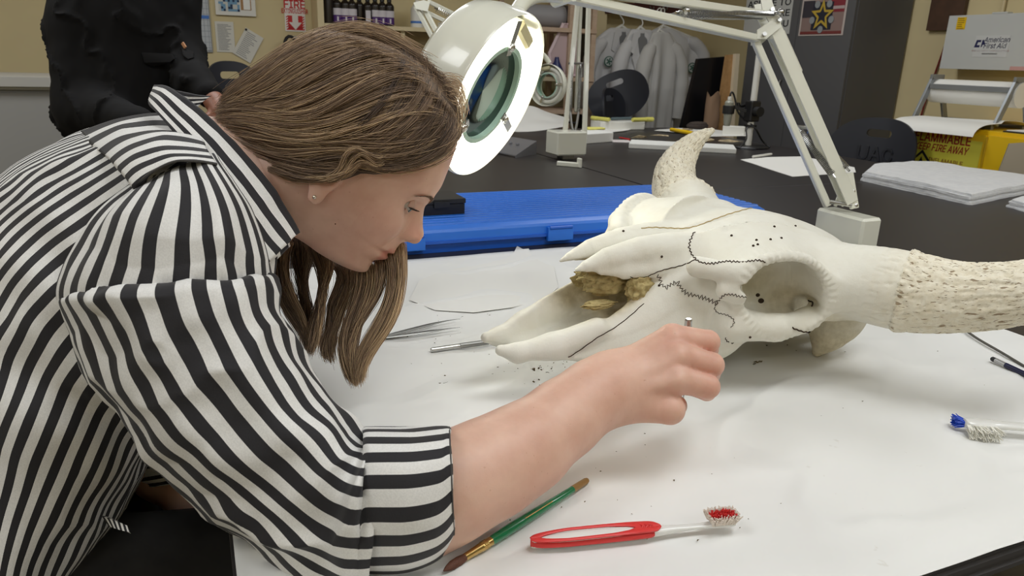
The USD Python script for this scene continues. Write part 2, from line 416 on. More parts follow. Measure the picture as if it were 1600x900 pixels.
# torn thin sheet
tp = [(640, 470), (655, 440), (690, 425), (735, 418), (768, 410), (792, 405), (803, 396), (808, 386), (817, 391), (826, 390), (832, 402), (850, 412), (866, 418), (868, 432), (872, 450), (850, 470), (800, 482), (740, 490), (680, 486)]
poly = Polygon([(PZ(x, y) @ A, PZ(x, y) @ B) for x, y in tp]).buffer(0)
m = trimesh.creation.extrude_polygon(poly, .0006, engine='earcut').subdivide_to_size(.025)
v, f = va(m); v = v[:, :1] * A + v[:, 1:2] * B + (v[:, 2:] + TZ + .0046 + .0022 * np.clip(meshkit.noise(np.c_[v[:, :2] * 14, 0 * v[:, 0]], 5) - .35, 0, 1)[:, None]) * Z
solo('torn_paper', (v, f), pm('tissue_paper', (230, 229, 224), .7), 'torn thin white sheet with a jagged edge lying behind the hanging hair', 'paper', smooth=True)

# ------------------------------------------------------------ blue case behind the skull
bluem = pm('blue_plastic', (38, 118, 226), .36, spec=.5)
bluedark = pm('blue_plastic_dark', (28, 96, 204), .4)
ca0, ca1 = .30, ona(1046, 312, 1.0) @ A * 0 + 1.44
cb0, cb1, ch = 1.560, 1.985, .062
case = T('blue_case', 'long flat blue plastic case with a ridged lid, behind the skull', 'case')
case.add('tray', slab(ca0 + .006, ca1 - .006, cb0 + .006, cb1 - .006, TZ, TZ + .026), bluedark)
nr = 15; prof = [(cb0, TZ + .026), (cb0, TZ + ch - .014), (cb0 + .004, TZ + ch - .008)]
bb = np.linspace(cb0 + .03, cb1 - .02, nr + 1)
prof.append((cb0 + .026, TZ + ch - .004))
for i in range(nr):
    s = (bb[i + 1] - bb[i])
    prof += [(bb[i], TZ + ch - .004), (bb[i] + s * .12, TZ + ch), (bb[i] + s * .70, TZ + ch), (bb[i] + s * .82, TZ + ch - .004)]
prof += [(cb1 - .004, TZ + ch - .004), (cb1, TZ + ch - .012), (cb1, TZ + .026)]
m = trimesh.creation.extrude_polygon(Polygon(prof), ca1 - ca0, engine='earcut'); v, f = va(m)
case.add('lid', fix((v[:, 2:] * A + ca0 * A + v[:, :1] * B + v[:, 1:2] * Z, f)), bluem, smooth=25)
case.add('lid_seam', slab(ca0 + .004, ca1 - .004, cb0 - .003, cb0 + .01, TZ + .022, TZ + .029), bluedark)
for px in (873, 640):
    a = onb(px, 378, cb0) @ A
    c = case.add('clasp', slab(a - .034, a + .034, cb0 - .010, cb0 + .002, TZ + .012, TZ + .046), bluem)
    case.add('clasp_hinge', rod(ab(a - .03, cb0 - .009, TZ + .044), ab(a + .03, cb0 - .009, TZ + .044), .004), bluedark, under=c)
case.done()
zb = TZ + ch
p0 = onz(726, 334, zb)
bx = T('black_box', 'small black plastic box lying on the blue case beside the woman face', 'box')
bx.add('body', slab(p0 @ A - .26, p0 @ A, p0 @ B, p0 @ B + .11, zb, zb + .026), blackm)
bx.add('lid', slab(p0 @ A - .262, p0 @ A + .002, p0 @ B - .002, p0 @ B + .112, zb + .027, zb + .038), blackm)
bx.add('latch', slab(p0 @ A - .08, p0 @ A - .04, p0 @ B - .006, p0 @ B - .001, zb + .018, zb + .034), blackm)
bx.done()
# ------------------------------------------------------------ things on the back tables
def tbox(name, x0, x1, yb, h, dB, m, label, cat_, rot=0.0, y1=None, c=.004, zb=TZ, group=None):
    """a box standing at z=zb whose lower front corners are seen at (x0, yb) and (x1, y1)"""
    p, q = onz(x0, yb, zb), onz(x1, yb if y1 is None else y1, zb); d = q - p; L = np.linalg.norm(d); u = d / L; w = np.array([-u[1], u[0], 0])
    return solo(name, cbox((L, dB, h), c, np.stack([u, w, Z], 1), (p + q) / 2 + w * dB / 2), m, label, cat_, group)
def sheet_on(name, pts, m, label, z=TZ, th=.0012, lift=.004, seed=1, cat_='paper', size=.04, group=None):
    P2 = [onz(x, y, z) for x, y in pts]; poly = Polygon([(p @ A, p @ B) for p in P2]).buffer(0)
    mm = trimesh.creation.extrude_polygon(poly, th, engine='earcut').subdivide_to_size(size); v, f = va(mm)
    hgt = lift * meshkit.noise(np.c_[v[:, :2] * 9, 0 * v[:, 0]], seed)
    v = v[:, :1] * A + v[:, 1:2] * B + (v[:, 2:] + z + .0005 + hgt[:, None]) * Z
    return solo(name, (v, f), m, label, cat_, group, smooth=True)
# paper stacks
def curl(name, front, back, db, m, label, seed, amp=.012):
    """sheets whose front edge lies on the table and whose back edge stands up a little"""
    fr = np.array([onz(x, y, TZ + .002) for x, y in front]); bf = (fr @ B).max(); bk = np.array([onb(x, y, bf + db) for x, y in back])
    k = np.linspace(0, 1, 26); fr = spline(fr, 26); bk = spline(bk, 26); s = np.linspace(0, 1, 18)[:, None, None]
    Gd = fr[None] * (1 - s) + bk[None] * s; Gd[..., 2] += (amp * (meshkit.noise(np.stack([Gd[..., 0] * 9, Gd[..., 1] * 7, s[..., 0] * 3 + 0 * Gd[..., 0]], -1), seed)) - .3 * amp) * np.sin(s[..., 0] * PI / 2) - .35 * np.maximum(bk[:, 2] - TZ, 0)[None] * np.sin(s[..., 0] * PI) * .6
    Gd[..., 2] = np.maximum(Gd[..., 2], TZ + .0015)
    return solo(name, fix(sheet(Gd, .0014)), m, label, 'paper', smooth=60)
curl('loose_paper', [(772, 203), (810, 206), (845, 204), (884, 198)], [(798, 175), (825, 169), (860, 179), (890, 188)], .30, paperm, 'rumpled white papers behind the lit magnifier lamp on the back table', 2, .03)
sheet_on('loose_paper', [(907, 205), (918, 201), (950, 200), (990, 202), (975, 206), (935, 209)], paperm, 'white paper under the highlighters at the back table edge', lift=.006, seed=3)
sheet_on('loose_paper', [(1022, 205), (1050, 202), (1100, 203), (1172, 208), (1170, 214), (1110, 214), (1060, 209)], paperm, 'white paper lying behind the foam tray, under the white carton', lift=.01, seed=4)
sheet_on('printed_sheet', [(1157, 250), (1200, 246), (1252, 245), (1335, 262), (1337, 270), (1238, 277)], paperm, 'white sheet with a pen on it, right of the far horn', lift=.002, seed=5)
def pen(name, x0, y0, x1, y1, r, m, label, cap=None, z=TZ, cat_='pen', parts=None):
    t = T(name, label, cat_); p, q = onz(x0, y0, z) + [0, 0, r + .001], onz(x1, y1, z) + [0, 0, r + .001]; d = q - p
    for nm, s0, s1, r0, r1, mm in parts or [('barrel', .0, .62, 1, 1, m), ('cap', .62, .96, 1.1, 1.05, cap or m), ('tip', .96, 1, .6, .5, cap or m)]:
        t.add(nm, tube([p + d * s0, p + d * (s0 + .02), p + d * (s1 - .01), p + d * s1], [r * r0 * .9, r * r0, r * r1, r * r1 * .9], 10), mm)
    return t.done()
pen('ballpoint_pen', 1176, 247, 1206, 243, .006, whitepl, 'white pen lying across the far corner of the white sheet', z=TZ + .004)
hil = pm('highlighter_yellow', (222, 216, 110), .45)
pen('highlighter', 952, 190, 923, 187, .012, hil, 'pale yellow highlighter nearest the lamp post', z=TZ + .057)
pen('marker_pen', 986, 187, 954, 188, .009, pm('teal_grey', (90, 106, 112), .5), 'blue grey marker between the two yellow highlighters', z=TZ + .057)
pen('highlighter', 988, 191, 1021, 190, .014, hil, 'thick yellow highlighter lying at the far table edge', z=TZ + .057)
# foam
tbox('foam_block', 905, 958, 226, .055, .16, foamm, 'square white foam block behind the small lamp base', 'foam block', y1=222)
pad_ = onz(970, 196, TZ); solo('white_book', cbox((.34, .14, .055), .004, RAB, onz(972, 203, TZ) + B * .06), whitepl, 'low white box under the highlighters at the far table edge', 'box')
tbox('sticky_pad', 918, 946, 203, .012, .06, hil, 'pale yellow note pad on the white foam block', 'note pad', zb=TZ + .056)
tray = T('foam_tray', 'long white foam tray with bone fragments and a yellow handled tool on it', 'foam tray')
p, q = onz(982, 232), onz(1150, 241); u = (q - p) / np.linalg.norm(q - p); w = np.array([-u[1], u[0], 0]); L = np.linalg.norm(q - p); RT_ = np.stack([u, w, Z], 1)
tray.add('slab', cbox((L, .20, .028), .004, RT_, (p + q) / 2 + w * .1), foamm); tray.done()
zt = TZ + .029
pen('awl', 1048, 206, 1092, 214, .013, yellowm, 'yellow handled tool lying on the foam tray', z=zt, cat_='tool',
    parts=[('handle', 0, .78, .9, 1, yellowm), ('collar', .78, .84, .8, .8, steel), ('blade', .84, 1, .3, .15, steel)])
bonebit = pm('bone_fragment', (196, 180, 146), .7, var=(60, (120, 100, 70)))
lc = ['bone fragment at the left end of the foam tray', 'tan bone fragment left of the yellow tool on the foam tray', 'flat bone chip on the foam tray under the yellow tool tip', 'bone chip at the right end of the foam tray near the microscope', 'pale bone fragment behind the yellow tool on the tray']
for i, (x, y) in enumerate([(1000, 216), (1032, 213), (1110, 222), (1140, 222), (1070, 205)]):
    c = onz(x, y, zt); g = np.random.default_rng(i); pts = g.normal(0, 1, (22, 3)) * [.022, .009, .005]; pts[:, 2] -= pts[:, 2].min()
    h_ = hull(pts); solo('bone_fragment', xf(h_, RT_, c), bonebit, lc[i], 'bone fragment')
tbox('gauze_packet', 957, 986, 223, .008, .10, pm('packet', (214, 206, 204), .5), 'small flat white and red packet between the foam block and tray', 'packet', y1=224)
pk = onz(968, 216, TZ + .009); solo('red_pencil', rod(pk + [0, 0, .004], onz(984, 219, TZ + .009) + [0, 0, .004], .004), redm, 'short red pencil lying on the flat packet', 'pencil')
tbox('white_carton', 1128, 1163, 211, .06, .05, whitepl, 'small white carton beside the microscope stand', 'carton', y1=213)
# clear sloped holder
hold = T('acrylic_holder', 'clear grey acrylic sloped stand on the back table beside the magnifier lamp', 'stand')
acr = mat('acrylic', {'t': ('transparent_bsdf', {'color': (.80, .80, .82)}), 'g': ('principled_bsdf', {'base_color': lin((150, 150, 154)), 'roughness': .15}), 'm': ('mix_closure', {'fac': .45})}, [('t.BSDF', 'm.closure1'), ('g.BSDF', 'm.closure2')], 'm.closure')
p, q = onz(772, 240), onz(806, 247); r = onz(838, 241)
u = (r - q) / np.linalg.norm(r - q); L = np.linalg.norm(r - q); sd = (p - q); 
h0, h1 = .012, .062
def prism(q, L0, L1, hA, hB, w):
    e = np.array([[L0, 0, 0], [L1, 0, 0], [L1, 0, hB], [L0, 0, hA]]); v = []
    for k in (0, w):
        for x, _, z in e: v.append(q + u * x + sdn * k + Z * z)
    return hull(np.array(v))
sdn = sd / np.linalg.norm(sd); wS = np.linalg.norm(sd) * 1.3
hold.add('sloped_face', prism(q + Z * .0, 0, L, h0, h1, .004), acr); hold.add('side_panel', prism(q + sdn * wS, 0, L, h0, h1, .004), acr)
tv = []
for k in (0.004, wS):
    for x, z in ((0, h0), (L, h1), (L, h1 - .005), (0, h0 - .005)): tv.append(q + u * x + sdn * k + Z * z)
hold.add('top_plate', hull(np.array(tv)), acr)
for s in (.35, .6): hold.add('stud', sphere(q + u * L * .55 + sdn * wS * s + Z * (h0 + (h1 - h0) * .55 + .006), (.009, .009, .008)), acr)
hold.done()
# towel
towm = pm('towel_white', (232, 233, 234), .9, var=(40, (214, 216, 220)), bump=(500, .5, .002), sheen=.3)
def towel(pts, h, label, seed):
    P2 = [onz(x, y, TZ) for x, y in pts]; poly = Polygon([(p @ A, p @ B) for p in P2]).buffer(-.012).buffer(.012)
    t = T('folded_towel', label, 'towel')
    n = 4
    for k in range(n):
        pl = poly.buffer(-.006 * (k % 2) - .002 * k)
        m = trimesh.creation.extrude_polygon(pl, h / n * .96, engine='earcut').subdivide_to_size(.045); v, f = va(m)
        top = meshkit.fbm(np.c_[v[:, :2] * 7, 0 * v[:, 0] + seed], 3, seed) - .5
        rim = np.array([pl.exterior.distance(Point(x, y)) for x, y in v[:, :2]]); 
        fz = .006 * meshkit.noise(np.c_[v[:, :2] * 160, v[:, 2:] * 90], seed + k) * (rim < .004)
        zz = v[:, 2] + k * h / n + .0006 + .016 * np.maximum(top, -.2) * (k + 1) / n + .003 * (k + 1) / n
        t.add('fold', (v[:, :1] * A + v[:, 1:2] * B + (zz + TZ - fz * .3)[:, None] * Z + (fz * 1.0)[:, None] * (-A), f), towm, smooth=50)
    return t.done()
towel([(1345, 282), (1360, 270), (1420, 262), (1462, 263), (1505, 272), (1600, 285), (1680, 296), (1600, 304), (1518, 321), (1440, 304)], .034, 'thick folded white towel with a fuzzy edge in front of the yellow cabinet', 3)
towel([(1572, 323), (1605, 312), (1680, 308), (1690, 330), (1620, 336)], .022, 'second white towel at the right frame edge, nearer than the thick one', 8)

# ------------------------------------------------------------ chairs
import manifold3d as mf
chairm = pm('chair_plastic', (40, 42, 50), .48, bump=(1200, .15, .0004))
def chair_parts(t, place, yaw, seat=.60, lean=.1, letters=None, roll=0.0, label=None, bw=.47, bh=.36):
    """stool chair: seat height, back above. local x right, y to the back, z up"""
    R = np.array([[math.cos(yaw), -math.sin(yaw), 0], [math.sin(yaw), math.cos(yaw), 0], [0, 0, 1.0]])
    put_ = lambda m: xf(m, R, place)
    th = np.linspace(0, 2 * PI, 80, endpoint=False)
    e = np.stack([np.sign(np.cos(th)) * np.abs(np.cos(th)) ** .85 * bw / 2, np.sign(np.sin(th)) * np.abs(np.sin(th)) ** .8 * bh / 2], 1)
    e[:, 0] *= np.where(e[:, 1] < 0, 1 - .18 * (-e[:, 1] / (bh / 2)) ** 2, 1)
    pl = Polygon(e).difference(affinity.translate(rrect(.135, .042, .02), 0, bh * .27))
    cs = mf.CrossSection([np.array(pl.exterior.coords)[:-1]] + [np.array(i.coords)[:-1] for i in pl.interiors], mf.FillRule.EvenOdd)
    mm_ = mf.Manifold.extrude(cs, .016).refine_to_length(.03); v, f = va(mm_)
    def bend(v):
        x, y, z = v.T; zz = .55 * x * x * 2.2
        return np.stack([x, .24 + lean * (y + bh / 2) - zz + z, seat + .16 + y + bh / 2], 1)
    b = bend(v); 
    if roll:
        c = np.array([0, .24, seat + .16 + bh / 2]); b = (b - c) @ np.array([[math.cos(roll), 0, -math.sin(roll)], [0, 1, 0], [math.sin(roll), 0, math.cos(roll)]]).T + c
    k = t.add('backrest', put_((b, f)), chairm, smooth=40)
    if letters:
        tm = meshkit.text_mesh(letters, .07, .0075, True); tv, tf = va(tm); tv[:, 0] -= (tv[:, 0].max()) / 2; tv[:, 0] *= -1; tv[:, 1] -= .045; tv[:, 2] -= .006; tf = tf[:, ::-1]
        tv[:, 0] *= -1; tf = tf[:, ::-1]
        t.add('raised_lettering', put_((bend(tv), tf)), pm('chair_lettering', (34, 36, 44), .4), under=k, smooth=False)
    t.add('back_strut', put_(cat(tube([(0, .05, seat - .03), (0, .22, seat - .02), (0, .285, seat + .10), (0, .262, seat + .30)], [.022, .022, .022, .018], 10, squash=((0, 1, 0), .5)))), blackm)
    sx, sy = np.meshgrid(np.linspace(-1, 1, 16), np.linspace(-1, 1, 16), indexing='ij')
    S = np.stack([sx * np.sqrt(1 - sy ** 2 / 2) * .225, sy * np.sqrt(1 - sx ** 2 / 2) * .215, seat + .02 * (sx ** 2) + .012 * sy ** 2], -1)
    t.add('seat', put_(fix(sheet(S, .03))), chairm, smooth=40)
    t.add('column', put_(cat(rod((0, 0, .09), (0, 0, seat - .02), .025, 14), rod((0, 0, .09), (0, 0, .35), .035, 14))), blackm)
    for i in range(5):
        a = 2 * PI * i / 5 + .3; d = np.array([math.cos(a), math.sin(a), 0])
        t.add('base_leg', put_(tube([d * .03 + [0, 0, .11], d * .2 + [0, 0, .085], d * .29 + [0, 0, .062]], [.026, .02, .015], 8)), blackm)
        t.add('caster', put_(tube([d * .29 + np.cross(d, Z) * .018 + [0, 0, .029], d * .29 - np.cross(d, Z) * .018 + [0, 0, .029]], [.029, .029], 14)), blacksoft)
def chair(px, py, D, yaw, label, top=None, **k):
    p = at(px, py, D); t = T('lab_chair', label, 'chair')
    seat = p[2] - .16 - k.get('bh', .36)
    chair_parts(t, np.array([p[0], p[1], 0.0]), yaw, seat=seat, **k); return t.done()
YA = math.atan2(A[1], A[0])
chair(1338, 186, 3.80, YA - PI / 2 + .25, 'dark grey chair with a handle slot, between the near lamp and the yellow cabinet', letters='UAC', bw=.48)
chair(968, 112, 5.38, -.15, 'black chair with tilted oval back in front of the lab coats', roll=.38, bw=.47, bh=.36)
chair(1006, 140, 5.30, 1.05, 'black chair seen edge on, right of the tilted oval chair back', bw=.4, bh=.32)
chair(398, 97, 4.3, YA + .5, 'black round backed chair mostly hidden behind the woman hair', bw=.38)
# ------------------------------------------------------------ things on the back wall
RW = np.stack([A, Z, -B], 1)      # local x right, y up, z towards the room, on the back wall
RR = np.stack([-B, Z, -A], 1)     # the same on walls that face -A (right wall)
def wall_pts(x0, y0, x1, y1, n, c):
    p, q = onplane(x0, y0, n, c), onplane(x1, y1, n, c); return p, q
def wall_sheet(x0, y0, x1, y1, R, n, c, th=.004):
    """an upright rectangle whose upper left and lower right corners are seen at the two pixels, as (mesh, centre, width, height)"""
    p, q = wall_pts(x0, y0, x1, y1, n, c); d = q - p; w, h = abs(d @ R[:, 0]), abs(d[2]); cc = (p + q) / 2
    return xf(cbox((w, h, th), .0006, np.eye(3), (0, 0, 0), base=True), R, cc), cc, w, h
def lines(cc, w, h, R, off, n, th, m0=.1, seed=0, h0=-.42, h1=.4, z=.001):
    """rows of small print as thin bars"""
    g = np.random.default_rng(seed); o = []
    for i in range(n):
        y = h * (h1 + (h0 - h1) * i / max(n - 1, 1)); L = w * (1 - 2 * m0) * g.uniform(.55, 1)
        o.append(xf(cbox((L, th, z), z * .2, np.eye(3), (-w / 2 + w * m0 + L / 2, y, off)), R, cc))
    return cat(*o)
bw_ = BMAX - .003
# calendar board
t = T('planner_board', 'grey framed wall planner with ruled columns and a blue band, behind the man in black', 'planner')
m, cc, w, h = wall_sheet(262, -70, 333, 82, RW, B, bw_ - .001, .008); t.add('frame', m, pm('planner_frame', (150, 152, 150), .5))
t.add('sheet', xf(cbox((w * .93, h * .95, .003), .0005, np.eye(3), (0, 0, .008)), RW, cc), pm('planner_paper', (188, 192, 196), .6))
t.add('blue_band', xf(cbox((w * .93, .022, .002), .0004, np.eye(3), (0, -h * .12, .011)), RW, cc), pm('planner_blue', (70, 120, 196), .6))
rl = []
for i in range(9): rl.append(xf(cbox((.003, h * .95, .001), .0002, np.eye(3), (w * (-.42 + .105 * i), 0, .011)), RW, cc))
for i in range(16): rl.append(xf(cbox((w * .93, .003, .001), .0002, np.eye(3), (0, h * (-.45 + .06 * i), .011)), RW, cc))
t.add('ruling', cat(*rl), pm('planner_line', (142, 148, 156), .6)); t.done()
# sample frame
t = T('sample_frame', 'white framed board of blue and white woven samples above the pinned papers', 'picture frame')
m, cc, w, h = wall_sheet(332, -40, 400, 26, RW, B, bw_ - .001, .016); t.add('frame', m, pm('frame_white', (222, 220, 212), .5))
g = np.random.default_rng(4); sq = [[], [], []]
n = 9; cw = w * .52 / n
for i in range(n):
    for j in range(9): sq[g.integers(0, 3)].append(xf(cbox((cw * .98, cw * .98, .002), .0003, np.eye(3), (-w * .42 + cw * (i + .5), -h * .40 + cw * (j + .5), .016)), RW, cc))
for q, col in zip(sq, ((44, 62, 92), (120, 160, 190), (206, 206, 200))): t.add('woven_square', cat(*q), pm('woven_%d' % col[0], col, .8), kind='stuff')
t.add('tan_sample', xf(cbox((w * .26, h * .5, .003), .0005, np.eye(3), (w * .26, -h * .1, .016)), RW, cc), pm('tan_sample', (168, 128, 86), .7))
t.add('pale_sample', xf(cbox((w * .17, h * .4, .003), .0005, np.eye(3), (w * .28, -h * .14, .019)), RW, cc), paperm); t.done()
# papers
t = T('typed_notice', 'upright typed white paper pinned to the cream wall', 'paper'); m, cc, w, h = wall_sheet(335, 33, 368, 82, RW, B, bw_, .002)
t.add('sheet', m, pm('notice_paper', (214, 212, 202), .8)); t.add('typed_lines', lines(cc, w, h, RW, .002, 18, .005, .12, 1), printm); t.done()
t = T('typed_notice', 'tilted typed white paper hanging by one corner on the cream wall', 'paper')
p4 = [onb(x, y, bw_ - .004) for x, y in ((384, 42), (412, 59), (390, 101), (364, 82))]; cc = sum(p4) / 4
e = (p4[1] - p4[0]); w = np.linalg.norm(e); e /= w; Rt = np.stack([e, np.cross(-B, e), -B], 1); h = np.linalg.norm(p4[3] - p4[0])
t.add('sheet', xf(cbox((w, h, .002), .0003, np.eye(3)), Rt, cc), pm('notice_paper', (214, 212, 202), .8)); t.add('typed_lines', lines(cc, w, h, Rt, .002, 14, .005, .15, 2), printm)
t.add('pin', sphere(p4[0] * .93 + p4[2] * .07 - B * .006, .008, 1), inkm); t.done()
# fire extinguisher sign
t = T('fire_sign', 'white and red FIRE EXTINGUISHER sign with a down arrow on the cream wall', 'sign')
m, cc, w, h = wall_sheet(443, -3, 478, 50, RW, B, bw_, .003); t.add('plate', m, pm('sign_white', (236, 232, 226), .5))
t.add('red_field', xf(cbox((w * .88, h * .44, .002), .0003, np.eye(3), (0, -h * .235, .003)), RW, cc), redm)
hs = []
for i in range(9):
    for sy, k in ((.445, 1), (-.415, -1)):
        hs.append(xf(extrude(Polygon([(0, 0), (.012, 0), (.022, .012), (.010, .012)]), .0015), None, (-w * .44 + i * w * .095, sy * h, .0035)))
t.add('hatching', xf(cat(*hs), RW, cc), redm)
hh_ = []
for i in range(6):
    for sx in (-.44, .36):
        hh_.append(xf(extrude(Polygon([(0, 0), (.012, .008), (.012, .016), (0, .008)]), .0012), None, (sx * w, -h * .43 + i * h * .075, .0052)))
t.add('side_hatching', xf(cat(*hh_), RW, cc), pm('sign_white', (236, 232, 226), .5))
t.add('arrow', xf(extrude(Polygon([(-.02, .045), (.02, .045), (.02, 0), (.045, 0), (0, -.05), (-.045, 0), (-.02, 0)]), .0015), RW, cc + RW @ [0, -h * .22, .0052]), pm('sign_white', (236, 232, 226), .5))
t.add('lettering', cat(text('FIRE', .052, RW, cc + RW @ [0, h * .21, .003], squeeze=.95), text('EXTINGUISHER', .030, RW, cc + RW @ [0, h * .055, .003], squeeze=.58)), redm); t.done()
# extinguisher
c = onb(464, 66, BMAX - .09); t = T('fire_extinguisher', 'red fire extinguisher with a black hose on the wall under the FIRE sign', 'fire extinguisher')
r = .07
t.add('cylinder', lathe([(0, -.42), (r * .9, -.42), (r, -.40), (r, -.09), (r * .85, -.055), (r * .4, -.03), (r * .3, -.005), (0, -.005)], 28, np.eye(3), c), pm('extinguisher_red', (186, 24, 30), .25))
t.add('valve', cat(lathe([(0, -.01), (.018, -.01), (.018, .03), (0, .03)], 14, np.eye(3), c), bar(c + A * -.03 + Z * .03, c + A * .085 + Z * .05, .018, .01), bar(c + A * .0 + Z * .012, c + A * .09 + Z * .006, .018, .008)), steeldull)
t.add('hose', tube(spline([c + Z * .02 - A * .015, c + Z * .035 - A * .06, c - Z * .02 - A * .088, c - Z * .1 - A * .09, c - Z * .3 - A * .085], 20), .011, 10), blackm)
t.add('label', xf(lathe([(r + .0006, -.3), (r + .0012, -.3), (r + .0012, -.12), (r + .0006, -.12)], 28), np.eye(3), c), pm('label_white', (220, 214, 206), .6)) if False else t.add('label_heart', xf(text('OK', .03, RW, c - B * (r + .001) - Z * .13)), whitepl) if False else None
t.add('label', xf(cat(cbox((.05, .05, .004), .001, np.eye(3), (0, 0, 0))), RW, c - B * (r - .002) - Z * .12), whitepl)
t.add('gauge', sphere(c - B * .02 + Z * .008, .016, 2), whitepl)
t.add('wall_bracket', cat(cbox((.03, .08, .35), .003, RAB, c + B * .045 - Z * .38), cbox((.15, .02, .02), .003, RAB, c + B * .06 - Z * .25)), steeldull); t.done()

# ------------------------------------------------------------ shelf with bottles
SB = BMAX - .27
ps, pe = onb(507, 36, SB), onb(742, 44, SB)
sz = ps[2]; sa0, sa1 = ps @ A, pe @ A
t = T('bottle_shelf', 'cream painted wall shelf holding the row of dark bottles', 'shelf')
t.add('shelf_board', slab(sa0, sa1, SB, BMAX - .002, sz - .028, sz), creamm)
t.add('end_post', slab(sa0 - .045, sa0 - .002, SB - .005, BMAX - .002, sz - .30, sz + .55), creamm)
for px in (527, 628):
    a = onb(px, 50, SB) @ A
    tri = Polygon([(0, 0), (.24, 0), (.24, -.05), (.06, -.24), (0, -.24)]); v, f = va(trimesh.creation.extrude_polygon(tri, .03, engine='earcut'))
    t.add('bracket', fix((a * A + v[:, 2:] * A + (BMAX - .002 - v[:, :1]) * B + (v[:, 1:2] + sz - .029) * Z, f)), creamm)
t.done()
for x0, x1, lb in ((568, 592, 'small white card taped to the shelf edge under the bottles'), (684, 702, 'small grey card taped to the shelf edge behind the lamp arm')):
    m, cc, w, h = wall_sheet(x0, 35, x1, 48, RW, B, SB - .003, .002); t = T('shelf_card', lb, 'label card'); t.add('card', m, pm('card', (206, 200, 180), .8)); t.add('typed_lines', lines(cc, w, h, RW, .002, 3, .006, .14, 3), printm); t.done()
browng = pm('bottle_brown', (30, 22, 20), .25, coat=.3); purple = pm('label_purple', (76, 40, 110), .5); lwhite = pm('label_pale', (206, 200, 206), .5)
def bottle_parts(t, c, kind, s=1.0):
    r = .034 * s; hgt = .125 * s
    t.add('body', lathe([(0, 0), (r * .94, 0), (r, .004), (r, hgt), (r * .9, hgt + .012), (r * .42, hgt + .03), (r * .38, hgt + .034), (0, hgt + .034)], 20, np.eye(3), c), browng)
    t.add('cap', lathe([(0, hgt + .033), (r * .46, hgt + .033), (r * .46, hgt + .056), (r * .4, hgt + .059), (0, hgt + .059)], 16, np.eye(3), c), blackm)
    def lab(z0, z1, m, name, r1=.0008, a0=-2.6, a1=-.6):
        th = np.linspace(a0, a1, 14) + YA; G = np.stack([np.stack([c[0] + (r + r1) * np.cos(th), c[1] + (r + r1) * np.sin(th), np.full(14, c[2] + z)], 1) for z in (z0, z1)], 0); t.add(name, fix(sheet(G, .0008)), m)
    if kind == 'purple': lab(.012, .06, purple, 'lower_label'); lab(.0605, .105, lwhite, 'upper_label'); lab(.02, .05, lwhite, 'label_figure', .0016, -1.75, -1.45)
    if kind == 'white': lab(.012, .10, lwhite, 'label', .0008, -2.2, -1.2)
def btl(x, yb, kind, label, group=None, s=1.0, b=SB + .10):
    p = onplane(x, yb, B, b); c = np.array([p[0], p[1], sz + .0005]); t = T('bottle', label, 'bottle', group); bottle_parts(t, c, kind, s); return t.done(c)
btl(513, 33, 'plain', 'large plain dark bottle at the left end of the shelf', s=1.25)
first = btl(540, 33, 'purple', 'purple labelled dark bottle, second from the left of those on the shelf', 'purple labelled bottles on the shelf', s=1.05)
for x, lb in ((527, 'purple labelled dark bottle, leftmost of those on the shelf'), (550.5, 'purple labelled dark bottle just left of the plain unlabelled one'), (586.5, 'purple labelled dark bottle just right of the white labelled one'), (597.5, 'purple labelled dark bottle, second from the right end of the row'), (608.5, 'purple labelled dark bottle at the right end of the row')):
    p = onplane(x, 33, B, SB + .10); copy_thing(first, [p[0], p[1], sz + .0005], lb)
btl(562, 33, 'plain', 'plain dark bottle without a label, mid shelf', s=1.05, b=SB + .13)
btl(575, 33, 'white', 'dark bottle with a plain white label, mid shelf', s=1.02)
p = onplane(652, 36, B, SB + .1); t = T('white_jug', 'white jug with a blue band on the shelf behind the lamp arm', 'jug'); c = np.array([p[0], p[1], sz])
t.add('body', lathe([(0, 0), (.045, 0), (.048, .004), (.048, .13), (.03, .16), (.018, .17), (.018, .19), (0, .19)], 20, np.eye(3), c), whitepl)
t.add('blue_band', lathe([(.0484, .03), (.0492, .031), (.0492, .045), (.0484, .046)], 20, np.eye(3), c), pm('planner_blue', (70, 120, 196), .6)); t.done()

# wooden counter and storage shelf behind the lit lamp
p = onb(642, 88, 5.45); q = onb(705, 100, 5.45)
t = T('wooden_cabinet', 'brown wooden cabinet below the bottle shelf, mostly hidden by the woman', 'cabinet')
t.add('top', slab(p @ A - .30, q @ A, 5.30, BMAX - .002, p[2] - .045, p[2]), brownm); t.add('body', slab(p @ A - .28, q @ A - .02, 5.33, BMAX - .002, 0, p[2] - .046), pm('cabinet_tan', (150, 122, 88), .6))
for i in range(2): t.add('door', slab(p @ A - .27 + i * .29, p @ A + .01 + i * .29, 5.31, 5.329, .1, p[2] - .07), pm('cabinet_tan', (150, 122, 88), .6))
t.done()
pk = onb(808, 44, 5.2); pr = onb(925, 180, 5.2); a0, a1 = pk @ A, pr @ A
t = T('wooden_rack', 'pale wooden storage rack behind the far lamp post, holding the paper roll and plastic bin', 'rack'); pale = pm('pale_wood', (196, 172, 150), .6, var=(20, (178, 152, 128)))
za, zb_, zc = onb(850, 42, 5.2)[2], onb(850, 120, 5.2)[2], onb(850, 172, 5.2)[2]
for z in (za, zb_, zc): t.add('shelf', slab(a0, a1, 5.2, 5.60, z - .03, z), pale)
for a in (a0, (a0 + a1) / 2 + .1, a1 - .04):
    for b in (5.21, 5.55): t.add('upright', slab(a, a + .04, b, b + .04, 0, za + .5 if a != a1 else za), pale)
t.done()
c = ab((a0 + a1) / 2 - .05, 5.4, za + .085)
